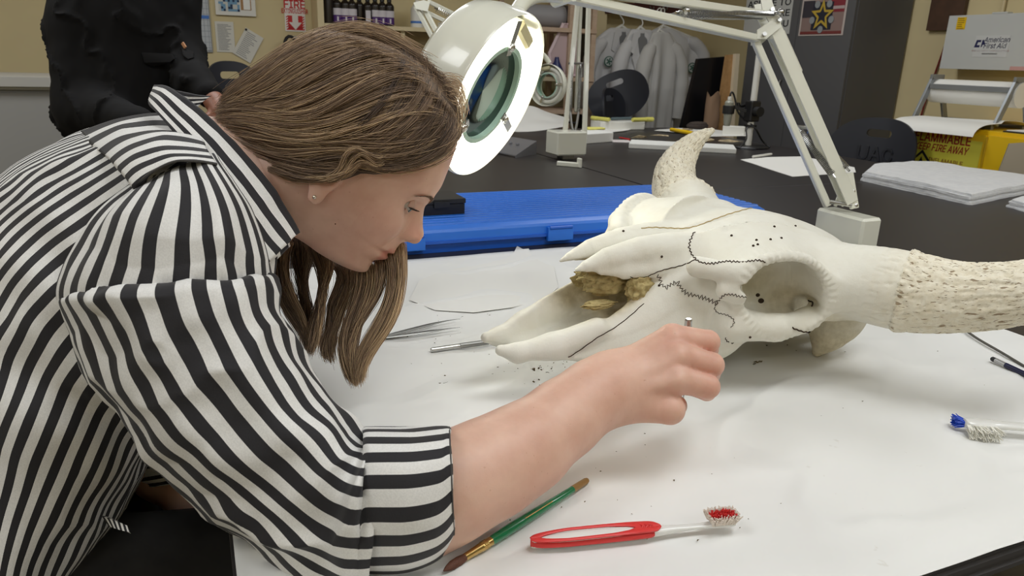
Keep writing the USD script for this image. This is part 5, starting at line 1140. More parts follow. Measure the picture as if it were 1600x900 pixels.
# head frame: x along the face normal, y to the side seen, z to the crown
HDEP = .87; HC = at(560, 250, HDEP); PXM = HDEP / F
ha = math.radians(36.0)
_f2, _u2 = np.array([math.cos(ha), math.sin(ha)]), np.array([math.sin(ha), -math.cos(ha)])
vw_ = (HC - CAM) / np.linalg.norm(HC - CAM)
rx = RT - vw_ * (RT @ vw_); rx /= np.linalg.norm(rx); uy = np.cross(rx, vw_) ; uy /= np.linalg.norm(uy)
HX = rx * _f2[0] - uy * _f2[1]; HZ = rx * _u2[0] - uy * _u2[1]; HY = -vw_
_yaw = math.radians(4.0); HX, HY = HX * math.cos(_yaw) - HY * math.sin(_yaw), HY * math.cos(_yaw) + HX * math.sin(_yaw)
HM = np.stack([HX, HY, HZ], 1)
def hl(px, py):
    """pixel on the profile plane -> head x, z in metres"""
    r = np.array([px - 560, py - 250]) * PXM; return r @ _f2, r @ _u2
def h2w(q): return HC + np.asarray(q, float) @ HM.T
def w2h(p): return (np.asarray(p, float) - HC) @ HM
prof_px = [(712, 190), (714, 224), (707, 244), (697, 271), (686, 297), (676, 309), (665, 321), (661, 337), (659.5, 356), (659.5, 373), (654, 381), (645, 385), (633, 381), (622, 384), (616, 391), (610.5, 398), (601, 398), (600.5, 405), (589, 408), (578, 410), (573.5, 417), (569, 425), (551, 431)]
PR = np.array([hl(*p) for p in prof_px]); o_ = np.argsort(PR[:, 1]); PR = PR[o_]
_zz = np.linspace(PR[0, 1] , PR[-1, 1], 400); _xx = PchipInterpolator(PR[:, 1], PR[:, 0])(_zz)
def xprof(z): return np.interp(z, _zz, _xx)
mm = PXM
ZB = np.array([-165, -150, -137, -125, -117, -105, -96, -88, -75, -55, -30, 0, 20, 45, 80, 112, 135]) * mm
XB = np.array([88, 98, 105, 106, 105, 107, 109, 111, 113, 114, 115, 116, 120, 121, 118, 109, 92]) * mm
WB = np.array([26, 34, 42, 50, 56, 64, 70, 76, 84, 92, 97, 98, 97, 98, 99, 96, 88]) * mm
_xb = PchipInterpolator(ZB, XB); _wb = PchipInterpolator(ZB, WB)
_zt = np.linspace(ZB[0], ZB[-1], 400); _xbt, _wbt = _xb(_zt), _wb(_zt)
def gauss(a, c, s): return np.exp(-((a - c) / s) ** 2)
zeye = hl(640, 324)[1]; xeye = hl(640, 324)[0]
znose = hl(640, 381)[1]; zlip = hl(600, 400)[1]
def f_head(p):
    q = w2h(p); x, y, z = q[:, 0], np.abs(q[:, 1]), q[:, 2]
    zc = np.clip(z, ZB[0], ZB[-1]); xf_, w = np.interp(zc, _zt, _xbt), np.interp(zc, _zt, _wbt)
    # central profile as a bump on the base face; narrow at the nose, broad at forehead, lips and chin
    ex = xprof(np.clip(z, _zz[0], _zz[-1])) - xf_
    nose = np.clip(gauss(z, znose + .012, .034) , 0, 1)
    wn = .034 - .0225 * gauss(z, znose + .010, .036)
    bump = ex * np.exp(-(y / wn) ** 2)
    nz = gauss(z, znose + .006, .0085) * gauss(y, .0125, .0058) * .0085          # nostril wings
    nh = gauss(z, znose + .0005, .0040) * gauss(y, .0075, .0035) * .006           # nostrils
    sock = gauss(z, zeye + .001, .0125) * gauss(y, .031, .017) * .0135            # eye sockets
    brow = gauss(z, zeye + .019, .008) * gauss(y, .028, .022) * .0040
    lid = gauss(z, zeye + .0055, .0040) * gauss(y, .0315, .0125) * .0042 + gauss(z, zeye - .0065, .0035) * gauss(y, .031, .012) * .0022
    cheek = gauss(z, zeye - .034, .020) * gauss(y, .043, .018) * .0050
    mouthc = gauss(z, zlip, .0035) * gauss(y, .024, .006) * .0025
    lipw = (gauss(z, zlip + .006, .004) + gauss(z, zlip - .006, .0045)) * gauss(y, .011, .010) * .0016
    nl_ = gauss(y - .020 - .45 * (znose - z).clip(-.01, .04), 0, .004) * gauss(z, znose - .012, .016) * .0016
    dx = bump + nz - nh - sock + brow + lid + cheek - mouthc + lipw - nl_
    front = np.clip((x - .02) / .04, 0, 1)
    xs = x - dx * front
    xc = .004; Lf = xf_ - xc; Lb = .085 + 0 * z
    a = np.abs(xs - xc) / np.where(xs > xc, Lf, Lb)
    n = 2.25
    rr = (a ** n + (y / w) ** n) ** (1 / n)
    d = (rr - 1) * np.minimum(w, Lf) * .85
    zlo = hl(540, 424)[1]
    d = smax(d, np.maximum(z - ZB[-1] - .01, (zlo - .002 + .10 * np.clip(.02 - x, 0, .1)) - z), .014)
    cr = s_ell(q, np.array([-24, 0, 44]) * mm, np.array([133, 101, 108]) * mm)
    d = smin(d, cr, .018)
    return d
ear_c = np.array([*hl(500, 283)])
def f_ear(p):
    q = w2h(p); q = q - np.array([ear_c[0], .072, ear_c[1]])
    e = s_ell(q, (-.002, .001, .016), (.017, .006, .026)); e = smax(e, -s_ell(q, (.001, .007, .016), (.010, .005, .017)), .003)
    l = s_ell(q, (.002, .001, -.010), (.0085, .0042, .0105)); return smin(e, l, .006)
# arm and hand (pixel, depth in metres, radius)
def J(x, y, d): return at(x, y, d)
EL, WR = J(592, 806, .665), J(932, 612, .772)
arm_p = [J(640, 806, .655), J(705, 760, .668), J(771, 728, .690), J(824, 697, .712), J(881, 653, .742), J(930, 616, .765), J(955, 600, .776)]
arm_r = [.045, .0455, .0430, .0395, .0358, .0332, .0318]
hd = {'i': [(962, 585, .787), (1050, 528, .790), (1106, 534, .800), (1108, 545, .845), (1092, 548, .868)],
      'm': [(962, 598, .781), (1058, 556, .776), (1112, 570, .784), (1110, 584, .832), (1088, 582, .846)],
      'r': [(962, 610, .778), (1056, 592, .767), (1106, 604, .774), (1104, 612, .820), (1080, 607, .832)],
      'p': [(958, 627, .778), (1046, 639, .768), (1057, 634, .802), (1052, 624, .832), (1044, 618, .844)]}
hr = {'i': [.020, .0150, .0128, .0104, .0082], 'm': [.021, .0155, .0131, .0108, .0084], 'r': [.021, .0152, .0125, .0102, .0080], 'p': [.021, .0155, .0110, .0090, .0074]}
th_p = [(960, 600, .805), (1010, 570, .838), (1046, 545, .868), (1072, 530, .880)]; th_r = [.019, .0165, .0120, .0090]
HPTS = {k: np.array([J(*p) for p in v]) for k, v in hd.items()}; TPT = np.array([J(*p) for p in th_p])
def f_hand(p):
    d = s_chain(p, arm_p, arm_r, .02)
    palm = None
    for k in 'imrp':
        m = s_cap(p, HPTS[k][0], HPTS[k][1], hr[k][0], hr[k][1]); palm = m if palm is None else smin(palm, m, .012)
    palm = smin(palm, s_cap(p, HPTS['m'][0] + FW * .02, HPTS['r'][1] + FW * .028 - RT * .01, .018, .017), .02)
    d = smin(d, palm, .022)
    for k in 'imrp':
        f1 = s_chain(p, HPTS[k][1:], hr[k][1:], .002)
        kn = np.linalg.norm(p - (HPTS[k][1] - FW * .004), axis=1) - hr[k][1] * .86
        f1 = smin(f1, kn, .006)
        d = smin(d, f1, .0028)
    d = smin(d, s_chain(p, TPT, th_r, .004), .008)
    for k, w_ in (('i', .0036), ('m', .0034), ('r', .0030)):
        a, b = HPTS[k][0] - FW * (hr[k][0] - .0028), HPTS[k][1] - FW * (hr[k][1] - .0030); d = smin(d, s_cap(p, a * .75 + b * .25, b, w_ * .7, w_), .009)
    # tendons
    for k in 'im':
        d = d - .0012 * np.exp(-((s_cap(p, HPTS[k][0], HPTS[k][1], .0, .0) - hr[k][1]) / .004).clip(0) ** 2) * np.exp(-(np.linalg.norm(np.cross(p - HPTS[k][0], (HPTS[k][1] - HPTS[k][0]) / np.linalg.norm(HPTS[k][1] - HPTS[k][0]) ), axis=1) / .02) ** 2) * 0
    return d
# torso under the shirt, neck, other arm
NK0, NK1 = h2w((-.045, 0, -.060)), J(330, 275, .865)
def f_torso(p):
    d = s_cap(p, NK0, NK1, .053, .062)
    d = smin(d, s_cap(p, J(300, 320, .86), J(150, 560, .88), .085, .11), .05)
    d = smin(d, s_cap(p, J(300, 340, .76), J(300, 340, .98), .055, .055), .05)
    d = smin(d, s_chain(p, [J(300, 345, .76), J(280, 540, .70), J(400, 730, .67), J(560, 800, .66), J(640, 806, .655)], [.05, .046, .044, .042, .042], .02), .04)
    return d
LA = [J(255, 735, 1.0), J(300, 768, .985), J(350, 800, .98), J(400, 826, .985)]
def f_left(p):
    d = s_chain(p, [J(300, 345, .97), J(270, 600, 1.05)] + LA, [.050, .042, .040, .036, .030, .026], .01)
    h = LA[-1]; r_ = (LA[-1] - LA[-2]); r_ /= np.linalg.norm(r_)
    for i, s in enumerate((-.03, -.01, .01, .03)):
        d = smin(d, s_chain(p, [h, h + r_ * .06 + FW * s - UP * .004, h + r_ * .10 + FW * s * 1.1 - UP * .012, h + r_ * .135 + FW * s * 1.1 - UP * .022], [.018, .0105, .009, .0075], .003), .006)
    return smin(d, s_chain(p, [h, h + r_ * .03 - FW * .045, h + r_ * .065 - FW * .055], [.015, .011, .008], .003), .01)
def f_body_head(p):
    d = smin(f_head(p), s_cap(p, NK0, NK1, .051, .062), .03); return smin(d, f_ear(p), .004)
def bounds(pts, m): pts = np.asarray(pts); return pts.min(0) - m, pts.max(0) + m
lo, hi = bounds(np.vstack([h2w(np.array([[x, y, z] for x in (-.135, .125) for y in (-.09, .09) for z in (-.13, .12)])), [NK1]]), .0)
hv, hf = snets(f_body_head, lo - .012, hi + .012, .0016)
lo, hi = bounds(np.vstack([arm_p, TPT] + list(HPTS.values())), .058); av, af = snets(f_hand, lo, hi, .0021)
lo, hi = bounds([J(300, 320, .86), J(150, 560, .88), J(300, 340, .76), J(300, 340, .98), J(640, 806, .655)], .13); tv, tf = snets(f_torso, lo, hi, .006)
lo, hi = bounds(LA + [J(300, 345, .97), J(270, 600, 1.05)], .16); lv_, lf_ = snets(f_left, lo, hi, .0035)
body = cat((hv, hf), (av, af), (tv, tf), (lv_, lf_))
q = w2h(body[0]); nh_ = len(hv)
tint = np.zeros(len(body[0]))
y = np.abs(q[:, 1]); x, z = q[:, 0], q[:, 2]
inhead = np.arange(len(q)) < nh_
lip = (gauss(z, zlip + .0050, .0052) + gauss(z, zlip - .0055, .0050)) * np.clip((.024 - y) / .006, 0, 1) * (x > .075)
tint += inhead * (np.clip(lip * 1.0, 0, .65) + .28 * gauss(z, znose + .012, .014) * gauss(y, 0, .02) * (x > .09) + .16 * gauss(z, zeye - .034, .026) * gauss(y, .045, .025) * (x > .03) + .25 * np.exp(-(np.linalg.norm(q - np.array([ear_c[0], .072, ear_c[1]]), axis=1) / .026) ** 2))
kn_ = np.zeros(len(q))
for k in 'imrp':
    for j, s in ((1, .35), (2, .30), (3, .35)): kn_ += s * np.exp(-(np.linalg.norm(body[0] - HPTS[k][j], axis=1) / .016) ** 2)
tint = np.clip(tint + kn_ * ((np.arange(len(q)) >= nh_) & (np.arange(len(q)) < nh_ + len(av))), 0, 1)
W = T('woman', 'woman with long brown hair in a striped shirt, bent over the skull', 'person')
W.add('body', body, skinm, prim={'tint': tint})
# eye, lashes, brow, earring
ec = np.array([hl(640, 325)[0] - .0145, .0315, zeye - .0003])
for sy in (1, -1):
    e = ec * [1, sy, 1]; k0 = W.add('eye', sphere(h2w(e), .0118, 4), pm('eye_white', (186, 176, 168), .15), smooth=True)
    d = np.array([.95, .12 * sy, -.22]); d /= np.linalg.norm(d); W.add('iris', xf(sphere((0, 0, 0), (.0058, .0058, .0016), 3), HM @ np.stack([np.cross([0, 1, 0], d), np.cross(d, np.cross([0, 1, 0], d)), d], 1), h2w(e + d * .0112)), pm('iris_grey', (74, 88, 92), .1, coat=1.), under=k0, smooth=True)
    def lidarc(off, r): 
        a = np.linspace(-1.15, 1.2, 24); u = np.array([0, 1, 0]) * sy
        return None
    # lids: shells around the eyeball, upper one lowered as she looks down
    th, ph = np.meshgrid(np.linspace(-1.25, 1.25, 24), np.linspace(0, 1, 12), indexing='ij')
    for nm, lo_, hi_ in (('upper_eyelid', .08, 1.15), ('lower_eyelid', -1.25, -.55)):
        el_ = lo_ + (hi_ - lo_) * ph - (.10 * th ** 2 if nm[0] == 'u' else -.16 * th ** 2)
        Gd = np.stack([np.cos(el_) * np.cos(th), np.cos(el_) * np.sin(th), np.sin(el_)], -1) * .0130 + e
        v, f = fix(sheet(h2w(Gd.reshape(-1, 3)).reshape(Gd.shape), .0012)); W.add(nm, (v, f), skinm, prim={'tint': np.full(len(v), .12)})
    g = np.random.default_rng(3); L = []
    for i in range(60):
        t_ = -1.15 + 2.3 * i / 59; el_ = .08 - .10 * t_ ** 2; b = np.array([math.cos(el_) * math.cos(t_), math.cos(el_) * math.sin(t_), math.sin(el_)]) * .0134
        o = b / np.linalg.norm(b) + np.array([.25, 0, -.12]) ; o /= np.linalg.norm(o); ln = .0075 * g.uniform(.75, 1.1)
        L.append(np.array([e + b, e + b + o * ln * .5 + [0, 0, -.0008], e + b + o * ln + [0, 0, .0012]]))
    W.add('eyelashes', None, pm('lash_brown', (44, 32, 26), .5), kind='stuff', curves=(h2w(np.vstack(L)), [3] * 60, np.tile([.00035, .00028, .0001], 60)))
    B_ = []
    for i in range(260):
        s = g.uniform(0, 1); yy = .012 + .036 * s; zz = zeye + .0175 + .006 * math.sin(s * PI * .8) - .007 * s ** 3 + g.normal(0, .0013) * (1.2 - s)
        p0_ = np.array([.12, yy * sy, zz]); 
        B_.append((p0_, np.array([-.004 * s, .0062 * sy, .0025 - .004 * s]) * g.uniform(.7, 1.1)))
    P0s = np.array([b[0] for b in B_])
    for _ in range(40):
        dd = f_head(h2w(P0s)); P0s[:, 0] -= np.clip(dd, -.01, .01) * .8
    Lb_ = np.stack([P0s, P0s + np.array([b[1] for b in B_]) * .5 + [.0010, 0, 0], P0s + np.array([b[1] for b in B_]) + [.0006, 0, 0]], 1)
    W.add('eyebrow', None, pm('brow_brown', (120, 90, 66), .5), kind='stuff', curves=(h2w(Lb_.reshape(-1, 3)), [3] * 260, np.tile([.00038, .0003, .00012], 260)))
lobe = np.array([ear_c[0] + .001, .0775, ear_c[1] - .013])
W.add('earring', sphere(h2w(lobe), .0024, 2), pm('earring_silver', (220, 216, 206), .1, metal=1.), smooth=True)


for (px, py) in ((524, 350),):
    d = trace(f_head, np.array([px * 1.]), np.array([py * 1.]), .6, 1.1)
    if not np.isnan(d[0]): W.add('mole', sphere(at(px, py, d[0]), .0008, 1), pm('mole_brown', (110, 70, 52), .6))
# ------------------------------------------------------------ hair
def f_cap(p):
    q = w2h(p)
    d = s_ell(q, np.array([-24, 0, 44]) * mm, np.array([147, 116, 124]) * mm)
    d = smin(d, s_ell(q, np.array([0, 0, 70]) * mm, np.array([128, 104, 96]) * mm), .02)
    d = smin(d, s_cap(p, J(432, 158, .87), J(388, 205, .89), .050, .040), .05)
    d = smin(d, s_cap(p, J(500, 215, .845), J(395, 225, .86), .050, .036), .04)
    d = smin(d, s_cap(p, J(490, 122, .87), J(385, 185, .885), .046, .034), .04)
    return d
hl_px = [(735, 190), (712, 214), (704, 228), (690, 240), (655, 254), (610, 266), (575, 270), (556, 268), (520, 282), (480, 280), (440, 268), (405, 262), (360, 262)]
HLc = np.array([hl(*p) for p in hl_px])
def hairline(p):
    """positive below and in front of the hairline (face side)"""
    q = w2h(p); x, z = q[:, 0], q[:, 2]
    o = np.argsort(HLc[:, 0]); zz = np.interp(x, HLc[o, 0], HLc[o, 1]); return (zz - z) * .7
def f_hairbase(p): return smax(np.minimum(f_cap(p) + .011, f_head(p) - .0028), hairline(p) + .002, .003)
lo, hi = bounds(np.vstack([h2w(np.array([[x, y, z] for x in (-.16, .12) for y in (-.1, .1) for z in (-.1, .14)])), [J(350, 215, .89)]]), .02)
hb = snets(f_hairbase, lo, hi, .004)
hairm = mat('hair', {'h': ('hair_info', {}), 'ti': ('attribute', {'attribute': 'tint'}), 'r': ('rgb_ramp', {'ramp': [(0, lin((50, 39, 32))), (.35, lin((98, 80, 66))), (.7, lin((150, 125, 101))), (1, lin((204, 176, 138)))]}),
    'p': ('principled_bsdf', {'roughness': .50, 'specular_ior_level': .35})}, [('ti.fac', 'r.fac'), ('r.color', 'p.base_color')], 'p.BSDF')
W.add('hair_base', hb, pm('hair_under', (58, 44, 34), .7, var=(60, (78, 60, 46))), smooth=60)
def zc(l): return [(320 + x / 3.6, 20 + y / 3.6) for x, y in l]
GU = [zc([(1060, 160), (960, 118), (850, 98), (720, 105), (600, 140), (440, 220), (290, 325), (180, 400), (80, 500)]), zc([(1080, 185), (980, 135), (860, 112), (740, 122), (620, 158), (450, 240), (300, 350), (180, 440), (95, 520)]),
      zc([(1150, 240), (1060, 190), (960, 165), (860, 165), (720, 195), (540, 280), (380, 390), (230, 470), (85, 530)]),
      zc([(1230, 290), (1140, 240), (1020, 215), (900, 225), (760, 270), (580, 360), (400, 450), (250, 495), (75, 540)]),
      zc([(1300, 360), (1210, 300), (1080, 275), (950, 300), (800, 360), (600, 460), (420, 515), (260, 515), (65, 550)]),
      zc([(1345, 430), (1250, 370), (1110, 340), (980, 370), (830, 440), (640, 540), (460, 570), (290, 550), (62, 570)]),
      zc([(1375, 500), (1290, 450), (1160, 420), (1020, 450), (870, 520), (690, 600), (500, 625), (320, 600), (62, 590)]),
      zc([(1395, 560), (1320, 530), (1200, 520), (1060, 550), (900, 610), (730, 660), (540, 680), (360, 650), (75, 610)]),
      zc([(1408, 610), (1360, 620), (1260, 640), (1120, 670), (960, 700), (790, 715), (600, 725), (400, 705), (95, 640)]),
      zc([(1412, 640), (1385, 680), (1310, 725), (1190, 770), (1050, 790), (900, 770), (720, 755), (480, 760), (220, 710)]),
      zc([(1410, 660), (1385, 715), (1310, 775), (1190, 825), (1060, 845), (960, 840), (870, 800), (640, 810), (280, 780)]),
      zc([(1400, 690), (1370, 745), (1290, 805), (1170, 855), (1050, 880), (930, 870), (840, 850), (640, 850), (330, 830)])]
GU = np.array([spline(np.array([(x, y, 0) for x, y in g_]), 18)[:, :2] for g_ in GU])        # (guides, points, 2)
# crown part: strands that drop from the part line to the temple
GF = [zc([(1100, 190), (1080, 300), (1010, 430), (900, 560), (780, 660), (640, 740)]), zc([(1180, 230), (1190, 380), (1130, 520), (1020, 650), (900, 740), (760, 770)]),
      zc([(1270, 310), (1300, 450), (1260, 590), (1160, 720), (1030, 800), (900, 800)]), zc([(1340, 400), (1370, 530), (1340, 660), (1250, 770), (1110, 840), (960, 850)]),
      zc([(1385, 490), (1405, 590), (1390, 690), (1310, 790), (1180, 850), (1040, 875)]), zc([(1290, 330), (1375, 430), (1412, 530), (1422, 620), (1400, 710), (1350, 765)])]
GF = np.array([spline(np.array([(x, y, 0) for x, y in g_]), 18)[:, :2] for g_ in GF])
pts_, cnt_, wid_, tin_ = [], [], [], []
def strands(Gs, N, seed, spread, depth_fn, out0, out1, tone, w0=.00056, curl=0., end=(0.9, 1.0), clump=26):
    g = np.random.default_rng(seed); K = len(Gs); M = Gs.shape[1]
    u = g.uniform(0, K - 1 - 1e-6, N); cl = np.round(u * clump / (K - 1)) / clump * (K - 1); u = np.clip(u + (cl - u) * g.uniform(0, .75, N), 0, K - 1 - 1e-6)
    i = u.astype(int); t = (u - i)[:, None, None]
    P = Gs[i] * (1 - t) + Gs[i + 1] * t
    P = P + g.normal(0, spread, (N, 1, 2)) + (g.normal(0, spread * .9, (N, 1, 2)) * np.linspace(-1, 1, M)[None, :, None])
    ph = g.uniform(0, 6.28, (N, 1)); s = np.linspace(0, 1, M)[None]
    P[:, :, 1] += curl * np.sin(s * 7 + ph * .3 + cl[:, None] * 3)
    cut = g.uniform(end[0], end[1], N); st = g.uniform(0, .035, N)
    tt = st[:, None] + (cut - st)[:, None] * s
    x0 = np.stack([[np.interp(tt[k], s[0], P[k, :, c]) for c in (0, 1)] for k in range(N)]).transpose(0, 2, 1)
    d = depth_fn(x0[..., 0].ravel(), x0[..., 1].ravel()).reshape(N, M)
    ok = ~np.isnan(d).any(1)
    off = (out0 + (out1 - out0) * g.uniform(0, 1, (N, 1)) ** 1.5) * np.ones((1, M)) + .004 * np.sin(cl * 9.0)[:, None] * np.sin(s * PI)
    off = off + .003 * np.sin(s * 9 + ph)
    w = at(x0[..., 0], x0[..., 1], np.nan_to_num(d, nan=1.) - off)
    tn = np.clip(tone + .16 * np.sin(cl * 23.1)[:, None] + .14 * np.sin(cl * 51.)[:, None] + g.normal(0, .10, (N, 1)) + .10 * (s - .4), 0, 1)
    for k in np.nonzero(ok)[0]:
        pts_.append(w[k]); cnt_.append(M); wid_.append(w0 * np.r_[.8, np.ones(M - 3), .7, .35] * g.uniform(.7, 1.2)); tin_.append(tn[k])
def cap_depth(x, y):
    d = trace(f_cap, x, y, .55, 1.2, 70); m = np.isnan(d)
    if m.any():   # silhouettes: fly-away ends stay on the plane through the head centre
        d[m] = HDEP
        k = np.nonzero(m & (y > 222) & (x < 520))[0]
        if len(k):
            e = trace(f_body_head, x[k], y[k], .6, 1.1, 60); d[k] = np.where(np.isnan(e), HDEP, e - .004)
    for _ in range(4):   # never under the scalp
        h = f_head(at(x, y, d)) - .0042; d = d - np.where(m, 0, np.clip(-h, 0, .01)) * 1.15
    return d
strands(GU, 9000, 1, 2.2, cap_depth, -.004, .007, .50, curl=2.4)
strands(GU, 1400, 2, 6.0, cap_depth, .000, .011, .70, w0=.0005, curl=3.0, end=(.7, 1.0))
strands(GF, 4800, 3, 2.4, cap_depth, -.002, .007, .40, end=(.75, 1.0))
GB = np.array([spline(np.array([(x, y, 0) for x, y in g_]), 18)[:, :2] for g_ in ([(664, 98), (660, 130), (632, 170), (590, 205), (550, 225)], [(684, 118), (676, 152), (645, 192), (600, 226), (560, 242)], [(699, 142), (692, 178), (666, 212), (625, 241), (580, 256)], [(709, 168), (704, 198), (684, 226), (644, 249), (596, 263)], [(714, 196), (707, 217), (688, 237), (650, 255), (602, 267)])])
strands(GB, 3600, 6, 2.4, cap_depth, .000, .009, .46, end=(.7, 1.0))
# lock that curls over the ear
GE = np.array([spline(np.array([(x, y, 0) for x, y in g_]), 18)[:, :2] for g_ in (zc([(1000, 800), (900, 780), (840, 760), (780, 790), (760, 850), (720, 900), (640, 930)]), zc([(1010, 840), (930, 830), (880, 800), (840, 830), (810, 880), (770, 915), (700, 940)]), zc([(960, 870), (900, 850), (860, 850), (830, 890), (780, 925), (700, 935), (560, 920)]))])
strands(GE, 700, 4, 2.0, cap_depth, .004, .014, .72)
# sweep from the ear back to the nape
GN = np.array([spline(np.array([(x, y, 0) for x, y in g_]), 18)[:, :2] for g_ in ([(556, 262), (520, 256), (470, 250), (420, 240), (370, 222), (345, 205)], [(548, 270), (510, 270), (470, 268), (430, 256), (390, 240), (350, 222)], [(520, 280), (495, 282), (465, 282), (435, 275), (405, 265), (366, 246)])])
strands(GN, 900, 5, 2.0, cap_depth, .002, .010, .52)
# far side: locks hanging below the chin
def zd(l): return [(360 + x / 3.4625, 360 + y / 3.4625) for x, y in l]
LK = [([zd([(200, 60), (230, 150), (250, 300), (300, 430), (390, 560), (420, 640)]), zd([(330, 60), (300, 170), (330, 330), (400, 480), (425, 580), (440, 660)])], 1100, .50, .93),
      ([zd([(330, 40), (350, 160), (380, 300), (395, 420), (405, 520), (400, 600)]), zd([(420, 60), (430, 160), (400, 280), (420, 400), (430, 500), (420, 600)])], 800, .46, .95),
      ([zd([(420, 60), (480, 200), (500, 330), (470, 430), (440, 530), (430, 670)]), zd([(520, 130), (540, 230), (500, 330), (490, 420), (480, 520), (440, 640)])], 900, .56, .92),
      ([zd([(560, 180), (590, 260), (540, 400), (530, 520), (505, 600), (515, 700)]), zd([(660, 220), (650, 320), (600, 450), (565, 560), (550, 640), (560, 710)])], 900, .60, .94),
      ([zd([(690, 200), (680, 330), (640, 450), (600, 590), (615, 720), (660, 825)]), zd([(760, 180), (770, 300), (720, 450), (680, 590), (665, 720), (690, 835)])], 1100, .72, .92),
      ([zd([(790, 150), (800, 260), (790, 340), (700, 480), (640, 620), (640, 760)]), zd([(830, 140), (830, 240), (800, 330), (720, 480), (660, 620), (650, 760)])], 320, .62, .915),
      ([zd([(850, 110), (870, 240), (850, 380), (770, 540), (700, 680), (690, 830)]), zd([(925, 60), (935, 230), (915, 390), (850, 540), (750, 680), (720, 800)])], 1400, .80, .91)]
for n_, (gs, N, tone, dp) in enumerate(LK):
    Gs = np.array([spline(np.array([(x, y, 0) for x, y in g_]), 18)[:, :2] for g_ in gs])
    strands(Gs, N, 20 + n_, 2.7, lambda x, y, dp=dp: np.full(len(x), dp) + .03 * np.clip((430 - y) / 200, -1, 1), -.012, .012, tone, end=(.80, 1.02), clump=9)
# fly-aways at the forehead
GL = np.array([spline(np.array([(x, y, 0) for x, y in g_]), 18)[:, :2] for g_ in ([(690, 120), (702, 118), (716, 122), (722, 132), (718, 146)], [(700, 140), (714, 140), (722, 150), (722, 166), (714, 180)], [(704, 160), (714, 164), (720, 178), (718, 196), (711, 210)], [(706, 185), (714, 192), (716, 206), (712, 220), (706, 232)])])
strands(GL, 240, 30, 4.5, lambda x, y: np.full(len(x), HDEP), -.04, .04, .9, w0=.0004, end=(.4, 1.0))
GT = np.array([spline(np.array([(x, y, 0) for x, y in g_]), 18)[:, :2] for g_ in (zc([(1150, 180), (1000, 100), (860, 70), (700, 90), (500, 180), (330, 300)]), zc([(1240, 270), (1080, 170), (880, 100), (700, 125), (480, 215), (300, 340)]))])
strands(GT, 160, 31, 4.0, lambda x, y: np.full(len(x), HDEP), -.04, .03, .7, w0=.0004, end=(.3, 1.0))
W.add('hair', None, hairm, kind='stuff', curves=(np.vstack(pts_), cnt_, np.concatenate(wid_), np.concatenate(tin_)))
# ------------------------------------------------------------ the shirt
def cloth_mat(name, k):
    return mat(name, {'s': ('attribute', {'attribute': 'stripe'}), 'fr': ('math', {'math_type': 'fraction'}), 'lt': ('math', {'math_type': 'less_than', 'value2': .5}), 'g': ('geometry', {}), 'n': ('noise_texture', {'scale': 700.0, 'detail': 2.0}),
        'm': ('mix_color', {'a': lin((230, 229, 226)), 'b': lin((44, 43, 46))}), 'nb': ('rgb_ramp', {'ramp': [(.35, (.84, .84, .84)), (.65, (1, 1, 1))]}), 'mm': ('mix_color', {'blend_type': 'multiply', 'fac': .6}), 'b': ('bump', {'strength': .2, 'distance': .0006}),
        'p': ('principled_bsdf', {'roughness': .72, 'specular_ior_level': .25, 'sheen_weight': .08})},
        [('s.fac', 'fr.value1'), ('fr.value', 'lt.value1'), ('lt.value', 'm.fac'), ('g.position', 'n.vector'), ('n.fac', 'nb.fac'), ('m.result', 'mm.a'), ('nb.color', 'mm.b'), ('mm.result', 'p.base_color'), ('n.fac', 'b.height'), ('b.normal', 'p.normal')], 'p.BSDF')
cloth = cloth_mat('shirt_cloth', 1)
seamm = pm('seam_thread', (70, 68, 66), .8)
def tube_rings(rows, n_len, n_around, power=2.2, fold=None, seed=0, half=False):
    """rows: (left pixel, right pixel, depth, depth radius). Returns the grid (n_len, n_around, 3), angle grid"""
    R_ = np.array([[*l, *r, d, rd] for l, r, d, rd in rows], float)
    R_ = np.stack([PchipInterpolator(np.linspace(0, 1, len(R_)), c)(np.linspace(0, 1, n_len)) for c in R_.T], 1)
    th = np.linspace(0, 2 * PI, n_around, endpoint=False)
    c, s = np.cos(th), np.sin(th); sq = lambda v, e: np.sign(v) * np.abs(v) ** e
    G = np.zeros((n_len, n_around, 3))
    for i, (lx, ly, rx_, ry, d, rd) in enumerate(R_):
        u = .5 - .5 * sq(c, 2 / power); X = lx + (rx_ - lx) * u; Y = ly + (ry - ly) * u
        dd = d - rd * sq(s, 2 / power)
        if fold is not None: dd = dd - fold(i / (n_len - 1), th) * np.clip(s + .2, 0, 1)
        G[i] = at(X, Y, dd)
    return G, th
def arc_stripe(G, period, i0, offset=0.):
    """stripe number from the arc length around ring i0, constant along the cloth's length"""
    d = np.linalg.norm(np.diff(np.concatenate([G[i0], G[i0][:1]], 0), axis=0), axis=1); return np.r_[0, np.cumsum(d)[:-1]] / period + offset
